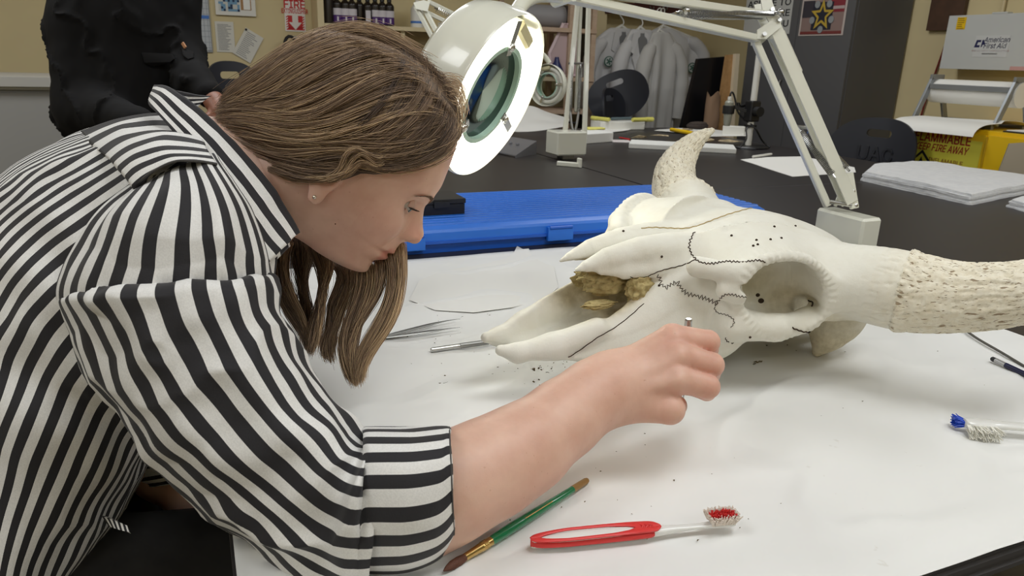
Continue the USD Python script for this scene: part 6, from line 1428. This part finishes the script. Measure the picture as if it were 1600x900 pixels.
def add_cloth(name, G, stripe, wr=.0, seed=0, closed=True, th=None, freq=9, label=None):
    v, f = grid_mesh(G, closed) if th is None else (None, None)
    if th is not None:
        v, f = sheet(G, th); st = np.concatenate([np.broadcast_to(stripe, G.shape[:2]).ravel()] * 2)
    else: st = np.broadcast_to(stripe, G.shape[:2]).ravel().copy()
    t_ = trimesh.Trimesh(v, f, process=False)
    if closed and th is None:
        # the sign of the winding: rings run so that the camera side faces the camera
        nn = normals(v, f); k = np.argmin(np.linalg.norm(v - CAM, axis=1))
        if nn[k] @ (CAM - v[k]) < 0: f = f[:, ::-1]
    elif th is None and normals(v, f).mean(0) @ (CAM - v.mean(0)) < 0: f = f[:, ::-1]
    if th is not None: v, f = fix((v, f))
    if wr:
        nn = normals(v, f); h = meshkit.fbm(v * freq, 4, seed) - .5; h2 = 1 - np.abs(meshkit.fbm(v * freq * .8 + 3, 3, seed + 5) * 2 - 1)
        v = v + nn * (wr * h * 1.2 + wr * .9 * (np.clip(h2 - .75, 0, 1) * 4 - .3))[:, None]
    return W.add(name, (v, f), cloth, prim={'stripe': st}, label=label)
# seam-duplicating: a closed ring carries a jump in the stripe number, so open the ring at the hidden back
def ring_open(G): 
    k = int(G.shape[1] * .75); return np.concatenate([np.roll(G, -k, 1), np.roll(G, -k, 1)[:, :1]], 1)
SP = .0190
rows = [((262, 182), (412, 330), .850, .085), ((232, 184), (420, 372), .855, .135), ((190, 188), (424, 424), .862, .170), ((128, 206), (412, 520), .870, .190), ((60, 234), (372, 600), .875, .198), ((0, 272), (318, 650), .880, .200),
        ((-56, 330), (264, 682), .885, .200), ((-104, 410), (236, 708), .890, .198), ((-140, 510), (208, 764), .892, .196), ((-170, 630), (174, 824), .895, .196), ((-184, 750), (140, 880), .90, .198), ((-176, 860), (110, 925), .90, .20), ((-170, 960), (92, 985), .90, .20)]
def fold_t(s, th): return .006 * np.sin(s * 34 + th * 2) * np.exp(-((s - .62) / .12) ** 2) + .004 * np.sin(s * 60 + th * 3) * np.exp(-((s - .5) / .2) ** 2)
G, th = tube_rings(rows, 150, 160, 2.35, fold_t)
G = ring_open(G); st = arc_stripe(G[:, :-1], SP * 1.12, 75, .1); st = np.r_[st, st[-1] + (st[-1] - st[-2])]
add_cloth('shirt_body', G, st[None, :], .006, 2, closed=False)
# yoke over the shoulder
def patch(P, nu, nv):
    """P (rows, cols, (x, y, depth)) control net -> smooth grid of points"""
    P = np.asarray(P, float); a = np.linspace(0, 1, P.shape[0]); b = np.linspace(0, 1, P.shape[1])
    Q = PchipInterpolator(a, P, axis=0)(np.linspace(0, 1, nu)); Q = PchipInterpolator(b, Q, axis=1)(np.linspace(0, 1, nv)); return at(Q[..., 0], Q[..., 1], Q[..., 2]), Q
yk = [[(127, 206, .845), (190, 186, .84), (245, 178, .85), (290, 190, .84)], [(150, 230, .760), (200, 206, .755), (252, 200, .770), (305, 212, .785)], [(176, 252, .696), (215, 228, .690), (262, 218, .700), (318, 226, .722)], [(196, 272, .668), (226, 250, .664), (270, 238, .668), (328, 242, .690)], [(212, 294, .655), (242, 268, .652), (284, 252, .656), (340, 258, .676)]]
G, Q = patch(yk, 60, 60); add_cloth('yoke', G, np.linspace(0, 6.2, 60)[:, None], .003, 4, closed=False, th=.003)
k_ = tube(G[:, 1] + (CAM - G[:, 1]) * .002, .0009, 5); W.add('yoke_seam', k_, seamm)
k_ = tube(G[-2] + (CAM - G[-2]) * .003, .0011, 5); W.add('armhole_seam', k_, seamm)
# upper sleeve, from the armhole down to the fold
rows = [((222, 272), (336, 242), .722, .030), ((212, 284), (340, 250), .712, .046), ((186, 300), (366, 288), .700, .068), ((150, 334), (392, 330), .694, .082), ((120, 376), (408, 372), .690, .088), ((100, 420), (418, 408), .688, .088), ((90, 458), (424, 440), .690, .086), ((100, 500), (424, 480), .700, .078), ((140, 540), (420, 520), .710, .066)]
def fold_s(s, th): return .005 * np.sin(th * 5 + s * 6) * np.exp(-((s - .35) / .3) ** 2) + .003 * np.sin(th * 9 + 2 * s)
G, th = tube_rings(rows, 80, 150, 2.3, fold_s); G = ring_open(G); nst = 23.0
st = np.linspace(0, nst, G.shape[1]); add_cloth('right_sleeve', G, st[None, :] + .25, .005, 6, closed=False)
# lower sleeve: overlaps the upper one in a soft fold and runs down to the rolled cuff
rows = [((112, 474), (404, 448), .688, .074), ((90, 464), (424, 437), .684, .088), ((86, 472), (428, 446), .680, .096), ((97, 505), (436, 480), .678, .097), ((120, 552), (458, 530), .676, .094), ((160, 620), (490, 590), .674, .092), ((210, 696), (528, 634), .670, .090), ((288, 772), (556, 664), .666, .086), ((374, 842), (572, 690), .664, .082), ((452, 902), (580, 690), .662, .078), ((530, 934), (586, 684), .660, .076), ((572, 930), (596, 680), .660, .074)]
def fold_l(s, th): return .006 * np.sin(th * 3 + s * 9) * np.exp(-((s - .75) / .16) ** 2) + .012 * np.sin(s * 62 + th * 2.2) * np.exp(-((s - .90) / .07) ** 2) * (.5 - .5 * np.cos(th)) + .006 * np.sin(s * 34 + th * 1.5) * np.exp(-((s - .80) / .10) ** 2) + .004 * np.sin(th * 6 + s * 4) * (1 - s)
G, th = tube_rings(rows, 150, 150, 2.25, fold_l); G = ring_open(G)
add_cloth('right_sleeve', G, st[None, :] + .6, .009, 9, closed=False, freq=11)
# rolled cuff
rows = [((556, 930), (570, 684), .664, .070), ((560, 912), (566, 672), .660, .078), ((566, 900), (576, 668), .658, .080), ((620, 898), (640, 668), .658, .078), ((680, 880), (690, 666), .662, .074), ((704, 858), (697, 666), .664, .071), ((711, 845), (703, 668), .666, .068), ((709, 842), (702, 672), .668, .062), ((690, 842), (690, 676), .668, .060)]
def fold_c(s, th): return .004 * np.sin(s * 16 + th) * np.exp(-((s - .3) / .25) ** 2) + .005 * np.exp(-((th - 5.6) / .5) ** 2) * np.sin(s * 11)
G, th = tube_rings(rows, 70, 140, 2.3, fold_c); G = ring_open(G); nc = 17.0
add_cloth('rolled_cuff', G, np.linspace(0, nc, G.shape[1])[None, :] + .15, .0025, 12, closed=False)
Gc = G[int(.70 * 70)]; W.add('cuff_stitching', tube(Gc + (CAM - Gc) * .0022, .0007, 5, False), seamm)
# collar: leaf on the near side, band round the neck, far leaf
cl = [[(330, 150, 1.00), (318, 158, .99), (306, 168, .985)], [(292, 146, .955), (282, 160, .95), (280, 180, .945)], [(262, 138, .895), (262, 160, .885), (268, 190, .875)], [(243, 134, .835), (238, 146, .822), (234, 160, .812)], [(258, 136, .800), (246, 152, .782), (236, 166, .775)], [(296, 160, .775), (284, 190, .752), (272, 206, .745)], [(348, 206, .770), (328, 236, .738), (312, 252, .728)], [(402, 264, .772), (374, 296, .735), (352, 314, .722)], [(442, 318, .780), (410, 346, .742), (386, 366, .728)], [(468, 364, .788), (442, 386, .752), (414, 414, .735)]]
G, Q = patch(cl, 110, 40); add_cloth('collar', G, np.linspace(.1, 3.35, 40)[None, :], .002, 14, closed=False, th=.003, freq=14)
band = [[(300, 190, .96), (318, 214, .965)], [(272, 176, .88), (300, 210, .885)], [(280, 200, .790), (312, 232, .80)], [(330, 250, .752), (352, 272, .765)], [(380, 318, .745), (404, 318, .765)], [(412, 372, .750), (438, 356, .775)], [(424, 412, .765), (452, 384, .79)]]
G, Q = patch(band, 60, 14); add_cloth('collar_stand', G, np.linspace(.5, 1.6, 14)[None, :], .0, 14, closed=False, th=.003)
# front placket below the collar
pk = [[(404, 396, .760), (420, 380, .775)], [(412, 416, .752), (432, 400, .770)], [(416, 440, .758), (426, 436, .772)], [(410, 480, .780), (424, 470, .79)]]
G, Q = patch(pk, 30, 14); add_cloth('placket', G, np.linspace(.2, 1.2, 14)[None, :], .001, 3, closed=False, th=.003)
# left sleeve seen under the body
rows = [((330, 330), (250, 330), 1.02, .06), ((330, 480), (230, 480), 1.05, .065), ((322, 600), (216, 600), 1.05, .066), ((312, 690), (208, 690), 1.02, .064), ((306, 735), (208, 752), 1.00, .058), ((290, 752), (232, 764), .995, .052)]
G, th = tube_rings(rows, 70, 90, 2.2, lambda s, t: .004 * np.sin(s * 40)); G = ring_open(G)
add_cloth('left_sleeve', G, (np.linspace(0, 9, 70))[:, None] + 0 * G[..., 0], .005, 16, closed=False)
# hem corner by the trousers
hm = [[(160, 806, .76), (180, 812, .75), (200, 822, .745)], [(172, 822, .755), (186, 828, .745), (204, 833, .74)]]
G, Q = patch(hm, 12, 24); add_cloth('shirt_hem', G, np.linspace(0, 5, 24)[None, :], .003, 5, closed=False, th=.003)
# trousers: hips and two thighs under the table end, shins to the floor
trm = pm('trousers_black', (44, 43, 42), .85, var=(40, (34, 33, 33)), bump=(500, .25, .001))
def f_trous(p):
    hips = s_ell(p, J(-10, 870, .97) , (.20, .20, .15)); d = hips
    for dep_, zz, w in ((.84, .0, 0), (1.08, .0, 1)):
        a = J(60, 905, dep_) if not w else J(60, 760, dep_); zc_ = .635
        a = np.array([a[0], a[1], zc_]); b = a + A * .36 + B * .01; b[2] = .60
        c = b + A * .02 - Z * .42; c[2] = .12
        d = smin(d, s_chain(p, [a, b, c], [.092, .074, .050], .02), .05)
    return d
lo, hi = bounds([J(-10, 870, .97) - .2, J(-10, 870, .97) + .2, np.array([-.45, .3, .08]), np.array([.35, 1.35, .8])], .02)
W.add('trousers', snets(f_trous, lo, hi, .008), trm, smooth=True)
for dep_, w in ((.84, 0), (1.08, 1)):
    a = J(60, 905, dep_) if not w else J(60, 760, dep_); b = np.array([a[0], a[1], 0]) + A * .38 + B * .01
    W.add('shoe', cat(hull(np.vstack([sphere(b + Z * .055, .05, 2)[0], sphere(b + A * .17 + Z * .035, (.05, .05, .03), 2)[0], sphere(b + A * .08 + Z * .03, (.05, .05, .03), 2)[0]])), cbox((.27, .09, .02), .006, RAB, b + A * .07 + Z * .0)), blacksoft)
W.done(base=np.array([*(J(60, 905, .84)[:2]), 0.0]))
# stool under her
st_c = J(-10, 870, .97); t = T('stool', 'black round stool under the seated woman', 'stool')
t.add('seat', lathe([(0, .455), (.17, .455), (.185, .465), (.185, .495), (.17, .505), (0, .505)], 32, np.eye(3), (st_c[0], st_c[1], 0)), blackm); t.add('column', rod((st_c[0], st_c[1], .05), (st_c[0], st_c[1], .456), .025, 14), steeldull)
t.add('base', lathe([(0, 0), (.24, 0), (.24, .015), (.04, .05), (0, .05)], 32, np.eye(3), (st_c[0], st_c[1], 0)), blackm); t.done()
# steel pick in her hand
pk0, pk1 = J(1076, 497, .895), J(1074, 560, .93)
dr = np.array([(1075.5, 496, .872), (1073, 560, .872)])
t = T('steel_pick', 'steel pick held in the woman hand against the skull', 'tool'); a, b = J(1076, 498, .858), J(1070, 590, .885); d_ = (b - a) / np.linalg.norm(b - a)
t.add('handle', tube([a, a + d_ * .002, a + d_ * .07, a + d_ * .078], [.0034, .0045, .0045, .003], 14), steel); t.add('knurled_grip', tube([a + d_ * .012 + d_ * .004 * i for i in range(14)], [.0046 + .0004 * (i % 2) for i in range(14)], 14), steel)
t.add('needle', tube([a + d_ * .078, a + d_ * .11], [.002, .0005], 8), steel); t.done()
# ------------------------------------------------------------ the man in black behind
MD = 2.62
M_ = lambda x, y, d=MD: at(x, y, d)
mskin = pm('skin_dark', (150, 100, 78), .5, var=(20, (136, 88, 66)), sub=.1)
mshirt = pm('shirt_black', (15, 14, 15), .85, spec=.25, var=(14, (11, 10, 11)), bump=(350, .2, .001))
sh_l, sh_r = M_(112, -112), M_(282, -112, MD + .05)
tor = [M_(196, -105, MD + .03), M_(192, 40, MD + .02), M_(192, 205, MD + .02)]
fl_ = tor[2].copy()
def flat(p, c, ax, k):   # squeeze distances along ax about c
    q = p - c; return c + q + np.outer(q @ ax, ax) * (k - 1)
mf_ = np.cross(RT, Z); mf_ /= np.linalg.norm(mf_); mface = -(FW - Z * (FW @ Z)); mface /= np.linalg.norm(mface)
def f_mshirt(p):
    q = flat(p, tor[1], mface, 1.45)
    d = s_chain(q, tor, [.150, .185, .205], .05)
    d = smin(d, s_cap(p, sh_l, sh_r, .085, .085), .10)
    d = smin(d, s_chain(p, [sh_l, M_(122, 40, MD - .03), M_(134, 168, MD - .02)], [.088, .092, .098], .04), .05)
    d = smin(d, s_chain(p, [M_(134, 168, MD - .02), M_(215, 195, MD - .22)], [.090, .060], .03), .04)
    d = smin(d, s_chain(p, [sh_r, M_(276, 70, MD + .05)], [.082, .082], .04), .05)
    d = smin(d, s_chain(p, [M_(280, 84, MD + .04), M_(304, 128, MD - .03), M_(326, 148, MD - .08)], [.074, .062, .046], .03), .03)
    fold = meshkit.fbm(p * [7, 7, 5], 3, 4) - .5
    cr_ = 1 - np.abs(np.sin((p @ RT) * 15 + (p @ Z) * 9 + 7 * fold)); return d + .020 * fold - .014 * cr_ ** 4 + .008 * (meshkit.fbm(p * [16, 16, 9], 2, 9) - .5)
hips, kl, kr = M_(192, 235, MD + .03), None, None
def f_mtr(p):
    h = np.array([hips[0], hips[1], 0]); d = s_ell(p, h + Z * .88, (.18, .15, .16))
    for s in (-1, 1): d = smin(d, s_chain(p, [h + RT * .10 * s + Z * .84, h + RT * .12 * s + Z * .48 + mface * .02, h + RT * .13 * s + Z * .09], [.105, .078, .062], .02), .04)
    return d
hd_ = M_(210, -205, MD + .02)
def f_mskin(p):
    d = s_chain(p, [M_(322, 144, MD - .07), M_(336, 160, MD - .10), M_(346, 176, MD - .13)], [.034, .031, .036], .02)
    h = M_(346, 176, MD - .13); v = M_(356, 200, MD - .19) - h; v /= np.linalg.norm(v)
    for i in range(4): s = (i - 1.5) * .019; d = smin(d, s_chain(p, [h + RT * s, h + RT * s + v * .05, h + RT * s * .9 + v * .085 - mface * .01], [.014, .0105, .0085], .003), .008)
    d = smin(d, s_chain(p, [h - RT * .03, h - RT * .05 + v * .03 + mface * .02, h - RT * .045 + v * .06 + mface * .03], [.014, .011, .009], .003), .01)
    h2 = M_(222, 200, MD - .26); d = np.minimum(d, s_chain(p, [M_(210, 194, MD - .20), h2, h2 + RT * .08 - Z * .01], [.034, .036, .030], .01))
    for i in range(4): d = smin(d, s_chain(p, [h2 + RT * .08 + Z * (i - 1.5) * .017, h2 + RT * .14 + Z * ((i - 1.5) * .016 - .01), h2 + RT * .155 + Z * ((i - 1.5) * .015 - .03)], [.013, .010, .008], .003), .007)
    d = smin(d, s_chain(p, [M_(322, 144, MD - .07), M_(285, 84, MD + .03), sh_r, sh_l, M_(122, 40, MD - .03), M_(134, 168, MD - .02), M_(210, 194, MD - .20)], [.034, .045, .05, .05, .045, .045, .036], .01), .01)
    d = np.minimum(d, smin(s_ell(p, hd_, (.078, .098, .118)), s_cap(p, hd_ - Z * .08, M_(198, -115, MD + .03), .055, .065), .03))
    d = smin(d, s_ell(p, hd_ + mface * .10 - Z * .01, (.014, .016, .026)), .012); d = smin(d, s_ell(p, hd_ + mface * .06 - Z * .075, (.045, .04, .035)), .03)
    for s in (-1, 1): d = smin(d, s_ell(p, hd_ + RT * .08 * s - Z * .005, (.010, .018, .03)), .006); d = smax(d, -s_ell(p, hd_ + mface * .098 + RT * .032 * s + Z * .012, (.014, .012, .009)), .006)
    return d
t = T('man', 'standing person in a loose black shirt with chest pockets, only torso and hand in view', 'person')
lo, hi = bounds([sh_l, sh_r, *tor, M_(134, 168, MD), M_(215, 195, MD - .22), M_(326, 148, MD - .08)], .25); t.add('shirt', snets(f_mshirt, lo, hi, .009), mshirt, smooth=True)
h0_ = np.array([hips[0], hips[1], 0]); t.add('trousers', snets(f_mtr, h0_ + [-.4, -.3, .02], h0_ + [.4, .3, 1.06], .012), trm, smooth=True)
lo, hi = bounds([sh_l, sh_r, M_(134, 168, MD), hd_ - .16, hd_ + .16, M_(356, 205, MD - .2), M_(222, 200, MD - .26) + RT * .16, M_(210, 194, MD - .2)], .08); t.add('body', snets(f_mskin, lo, hi, .0045), mskin, smooth=True)
m = trimesh.creation.icosphere(4); V = np.array(m.vertices) * (.086, .106, .118); V = np.where((V @ mface > .055)[:, None] & (V[:, 2] < .05)[:, None], V * .8, V); V[:, 2] = np.maximum(V[:, 2], -.06)
t.add('hair', (V + hd_ + Z * .012 - mface * .008, np.array(m.faces)), pm('hair_black', (24, 20, 18), .6, bump=(200, .5, .003)), smooth=True)
for s in (-1, 1): t.add('eye', sphere(hd_ + mface * .088 + RT * .032 * s + Z * .012, .0115, 2), pm('eye_white', (214, 208, 202), .15)); t.add('shoe', cat(hull(np.vstack([sphere(h0_ + RT * .13 * s + Z * .05, .05, 2)[0], sphere(h0_ + RT * .14 * s + mface * .17 + Z * .035, (.05, .05, .032), 2)[0]])), cbox((.10, .27, .02), .006, np.stack([RT - Z * (RT @ Z), mface, Z], 1), h0_ + RT * .135 * s + mface * .08)), blacksoft)
def on_shirt(x, y): 
    d = trace(f_mshirt, np.array([x * 1.]), np.array([y * 1.]), 1.8, 3.2); return at(x, y, d[0] if not np.isnan(d[0]) else MD - .15)
def flap(pts, name, m, th=.008, up_=.004):
    P_ = np.array([on_shirt(*p) for p in pts]); n = mface; t.add(name, hull(np.vstack([P_ + n * up_, P_ + n * (up_ + th)])), m)
flap([(224, 82), (270, 84), (274, 92), (268, 97), (240, 104), (228, 98)], 'pocket_flap', mshirt, .010, .002); flap([(286, 74), (304, 82), (304, 90), (296, 92), (288, 86)], 'pocket_flap', mshirt, .010, .002)
a, b = on_shirt(288, 67), on_shirt(293, 75); t.add('pocket_pen', cat(bar(a + mface * .016, b + mface * .016, .012, .006, .001)), pm('pen_orange', (206, 150, 110), .5)); 
w0, w1 = M_(322, 145, MD - .07), M_(329, 152, MD - .085); t.add('wristband', rod(w0, w1, .042, 20), blacksoft)
t.done(base=h0_)
# ------------------------------------------------------------ tools on the paper
TP = TZ + .0055
def px2(x, y, up_=0.0): return onz(x, y, TP + up_) 
# paintbrush
a, b = px2(693, 892, .004), px2(918, 750, .004); d = b - a; L = np.linalg.norm(d); u = d / L; S = lambda s: a + u * L * s
t = T('paintbrush', 'green handled paintbrush with a gold ferrule lying on the paper by the forearm', 'paintbrush'); gold = pm('brass', (206, 176, 112), .25, metal=1.); 
t.add('bristles', tube([S(0), S(.02), S(.05), S(.09), S(.125)], [.0006, .0026, .0042, .0043, .0034], 14), pm('bristle_brown', (104, 62, 42), .7, var=(900, (70, 40, 28)), bump=(1500, .6, .0005)), smooth=60)
t.add('ferrule', tube([S(.115), S(.15), S(.225), S(.232), S(.238), S(.244), S(.25), S(.256), S(.262), S(.285)], [.0034, .0035, .0042, .0047, .0042, .0047, .0042, .0047, .0043, .0043], 18), gold)
t.add('handle', tube([S(.283), S(.30), S(.42), S(.60), S(.78), S(.875)], [.0040, .0046, .0052, .0046, .0038, .0036], 18), pm('paint_green', (22, 122, 78), .2, coat=.6))
t.add('handle_tip', tube([S(.875), S(.88), S(.985), S(.998), S(1)], [.0036, .0037, .0034, .0026, .0006], 16), pm('wood_gold', (150, 116, 66), .4))
t.add('handle_print', bar(S(.50) + Z * .0044 + np.cross(u, Z) * .0032, S(.70) + Z * .0040 + np.cross(u, Z) * .003, .0012, .0003, .0001), gold); t.done()
# red and white toothbrush
a, b = px2(829, 849, .006), px2(1150, 817, .006); d = b - a; L = np.linalg.norm(d); u = d / L; w = np.cross(Z, u)
def loc(s, y, z): return a + u * L * s + w * y + Z * z
t = T('toothbrush', 'red and white toothbrush with worn red bristles on the paper in the foreground', 'toothbrush'); redp = pm('grip_red', (214, 52, 50), .45); wp = pm('brush_white', (226, 226, 222), .2, coat=.4)
def strip(s0, s1, wf, z0, z1, n=40, x=2.6):
    s = np.linspace(s0, s1, n); th = np.linspace(0, 2 * PI, 20, endpoint=False); sq = lambda v, e: np.sign(v) * np.abs(v) ** e
    G = np.array([[loc(k, wf(k) * sq(math.cos(q), 2 / x), (z0(k) + z1(k)) / 2 + (z1(k) - z0(k)) / 2 * sq(math.sin(q), 2 / x)) for q in th] for k in s]); v, f = grid_mesh(G, True); v = np.vstack([v, G[0].mean(0), G[-1].mean(0)]); j = np.arange(20)
    return fix((v, np.vstack([f, np.stack([(j + 1) % 20, j, np.full(20, len(v) - 2)], 1), np.stack([(n - 1) * 20 + j, (n - 1) * 20 + (j + 1) % 20, np.full(20, len(v) - 1)], 1)])))
hw = PchipInterpolator([0, .015, .06, .2, .4, .52, .57, .62, .70, .80, .86, .90, .96, .985, 1], [.0006, .0035, .0058, .0078, .0076, .0066, .0062, .0052, .0036, .0033, .0040, .0056, .0056, .0045, .0006])
zt_ = PchipInterpolator([0, .5, .62, .80, .9, 1], [.0035, .0048, .0040, .0025, .0030, .0026]); zb_ = PchipInterpolator([0, .5, .62, .80, .9, 1], [-.0045, -.0045, -.004, -.0015, -.001, -.001])
t.add('body', strip(0.004, .999, hw, zb_, lambda s: float(zt_(s)) + .0010 * math.exp(-((s - .27) / .2) ** 4), 90), wp, smooth=50)
ht = PchipInterpolator([0, .015, .06, .2, .4, .52, .57, .60, .615], [.0012, .0042, .0066, .0088, .0086, .0080, .0074, .0052, .0008])
hi_ = PchipInterpolator([0, .035, .045, .07, .2, .35, .45, .49, .497], [0, 0, .0008, .0030, .0062, .0058, .0038, .0010, .0])
Gs = []
ss = np.linspace(0, .615, 70)
def rim(sgn):
    G = np.array([[loc(s, sgn * (hi_(min(s, .497)) + (ht(s) - hi_(min(s, .497))) * k), zt_(s) + .0006 + .0008 * math.sin(k * PI)) for k in np.linspace(0, 1, 7)] for s in ss]); return fix(sheet(G, .002))
t.add('grip_rim', cat(rim(1), rim(-1)), redp, smooth=60)
t.add('grip_side', strip(0, .60, PchipInterpolator([0, .02, .06, .2, .4, .55, .60], [.0010, .0044, .0068, .0090, .0088, .0080, .0040]), lambda s: -.0035, lambda s: float(zt_(s)) - .0004, 50), redp, smooth=60)
for k in range(3): t.add('grip_ridge', tube([loc(.515 + k * .022, -.004 + .001 * k, zt_(.53) + .0018), loc(.528 + k * .022, 0, zt_(.53) + .0024), loc(.515 + k * .022, .004 - .001 * k, zt_(.53) + .0018)], .0007, 6), redp)
def tufts(c, ax, n_, ex, ey, ez, nx, ny, ln, splay, m_in, m_out, r=.0010, per=7, seed=1):
    """rows of bristle tufts; the outer ones of another colour"""
    g = np.random.default_rng(seed); A_, B_ = [], []
    for i in range(nx):
        for j in range(ny):
            X, Y = (i / (nx - 1) - .5) * 2, (j / max(ny - 1, 1) - .5) * 2
            for k in range(per):
                o = c + ex * (X + g.normal(0, .05)) + ey * (Y + g.normal(0, .08)); dr = ez + ex / np.linalg.norm(ex) * (X * splay + g.normal(0, .16)) + ey / np.linalg.norm(ey) * (Y * splay + g.normal(0, .16)); dr = dr / np.linalg.norm(dr)
                (A_ if abs(X) < .8 and abs(Y) < .8 else B_).append(tube([o, o + dr * ln * .6, o + dr * ln * g.uniform(.9, 1.08) + g.normal(0, .0006, 3)], [r, r, r * .7], 5))
    return cat(*A_) if A_ else None, cat(*B_) if B_ else None
r_, w_ = tufts(loc(.925, 0, .003), None, None, u * .0105, w * .0048, Z, 9, 4, .0105, .40, None, None, .0007, 10)
t.add('red_bristles', r_, redp, kind='stuff', smooth=False); t.add('white_bristles', w_, pm('bristle_clear', (226, 214, 202), .4), kind='stuff', smooth=False); t.done()
# white double ended brush
t = T('white_brush', 'white double ended cleaning brush with blue bristles at the tip, right side of the paper', 'brush')
a, b = px2(1506, 663, .010), px2(1680, 676, .010); d = b - a; L = np.linalg.norm(d); u = d / L; w = np.cross(Z, u)
hw = PchipInterpolator([0, .03, .10, .25, .32, .40, 1], [.0050, .0090, .0102, .0098, .0082, .0080, .0086]); t.add('body', strip(0, 1, hw, lambda s: -.0035 + .002 * min(1, max(0, s - .25) * 8), lambda s: .0072 - .001 * min(1, max(0, s - .25) * 8), 60), wp, smooth=50)
tn = (-w * .85 - Z * .25); tn /= np.linalg.norm(tn)
r_, w_ = tufts(loc(.130, -.0085, .0005), None, None, u * .0155, Z * .003, tn, 6, 2, .0150, .10, None, None, .0006, 12, 3)
t.add('white_bristles', cat(*[k for k in (r_, w_) if k]), pm('bristle_white', (236, 234, 224), .45), kind='stuff', smooth=False)
dr = -u * .95 + w * .25; dr /= np.linalg.norm(dr); r_, w_ = tufts(loc(.03, .004, .0005), None, None, w * .0055, Z * .0022, dr, 6, 3, .0135, .10, None, None, .0007, 8, 4)
t.add('blue_bristles', cat(*[k for k in (r_, w_) if k]), pm('bristle_blue', (22, 70, 190), .4), kind='stuff', smooth=False); t.done()
# pen, cord, tweezers, probe
t = T('navy_pen', 'dark navy pen with a silver band on the paper under the near horn', 'pen'); a, b = px2(1549, 560, .004), px2(1680, 622, .004); d = b - a; u = d / np.linalg.norm(d); L = np.linalg.norm(d); S = lambda s: a + u * L * s
t.add('end_cap', tube([S(0), S(.012), S(.04), S(.06)], [.0022, .0036, .0038, .0036], 14), blackm); t.add('silver_band', tube([S(.06), S(.19)], .0039, 14), pm('silver_print', (186, 186, 186), .3, metal=.6)); t.add('barrel', tube([S(.19), S(.9), S(.97), S(1)], [.0040, .0040, .003, .001], 14), pm('pen_navy', (24, 26, 62), .3)); t.done()
P_ = spline([px2(1490, 500, .002), px2(1508, 515, .002), px2(1524, 527, .002), px2(1560, 548, .002), px2(1600, 572, .002), px2(1680, 622, .002) + A * .02 + B * .01], 40)
solo('thin_cord', tube(P_, .0021, 8), pm('cord_grey', (84, 82, 74), .6), 'thin grey cord running out from under the near horn', 'cord')
t = T('tweezers', 'steel tweezers lying on the paper beside the tips of the hanging hair', 'tweezers')
for p4, nm in (([(596, 527), (630, 518), (665, 509), (700, 501), (719, 498.5)], 'arm'), ([(596, 528), (636, 523), (672, 518), (702, 513.5), (719, 511.5)], 'arm')):
    Q = [px2(x, y, .004) for x, y in p4]; Q = spline(Q, 20); wd = np.interp(np.linspace(0, 1, 20), [0, .3, .6, .8, 1], [.0035, .0045, .0042, .0018, .0007]); t.add(nm, tube(Q, wd, 8, squash=((0, 0, 1), .45)), pm('steel_dark', (128, 128, 124), .35, metal=.8))
t.add('join', cbox((.012, .008, .004), .001, RAB, px2(598, 527, .001)), steeldull); t.done()
t = T('steel_probe', 'steel probe lying on the paper in front of the skull nose', 'tool'); a, b = px2(673, 547, .005), px2(800, 529, .005); d = b - a; u = d / np.linalg.norm(d); L = np.linalg.norm(d); S = lambda s: a + u * L * s
t.add('handle', tube([S(0), S(.01), S(.34), S(.35)], [.003, .0038, .0038, .0034], 14), steel); t.add('grip', tube([S(.35), S(.36), S(.70), S(.72)], [.0040, .0042, .0042, .003], 14), steeldull); t.add('shank', tube([S(.72), S(.95), S(1)], [.0026, .0018, .0006], 10), steel); t.done()
# crumbs of dirt
g = np.random.default_rng(12); cr = []; dirt = pm('dirt_crumbs', (112, 98, 72), .9, var=(300, (70, 58, 40)))
def crumb(x, y, r): 
    v, f = hull(g.normal(0, 1, (9, 3)) * r * [1, .8, .5]); return xf((v, f), None, onz(x, y, TZ + .0048) + Z * r * .35)
for cx, cy, sx, sy, n, r0 in ((820, 585, 50, 14, 60, .0006), (850, 582, 26, 10, 34, .0008), (700, 535, 40, 25, 26, .0005), (1200, 540, 70, 12, 14, .0007), (930, 690, 120, 60, 18, .0005), (1000, 800, 160, 60, 16, .0005), (1350, 620, 120, 60, 14, .0005), (800, 790, 30, 20, 5, .0006)):
    for _ in range(n): cr.append(crumb(cx + g.normal(0, sx), cy + g.normal(0, sy), r0 * g.uniform(.5, 1.7)))
solo('dirt_crumbs', cat(*cr), dirt, 'scattered tiny brown crumbs of dirt over the white paper', 'dirt', kind='stuff', smooth=False)
for x, y, r, lb in ((693, 600, .0035, 'dark ragged crumb of dirt on the paper below the hanging hair'), (1183, 567, .0028, 'dark crumb of dirt under the skull cheek'), (838, 578, .0026, 'largest dark crumb among the dirt below the skull nose')):
    solo('dirt_crumb', cat(crumb(x, y, r), crumb(x - 4, y + 1.5, r * .6), crumb(x + 4, y - 2, r * .55)), dirt, lb, 'dirt', smooth=False)
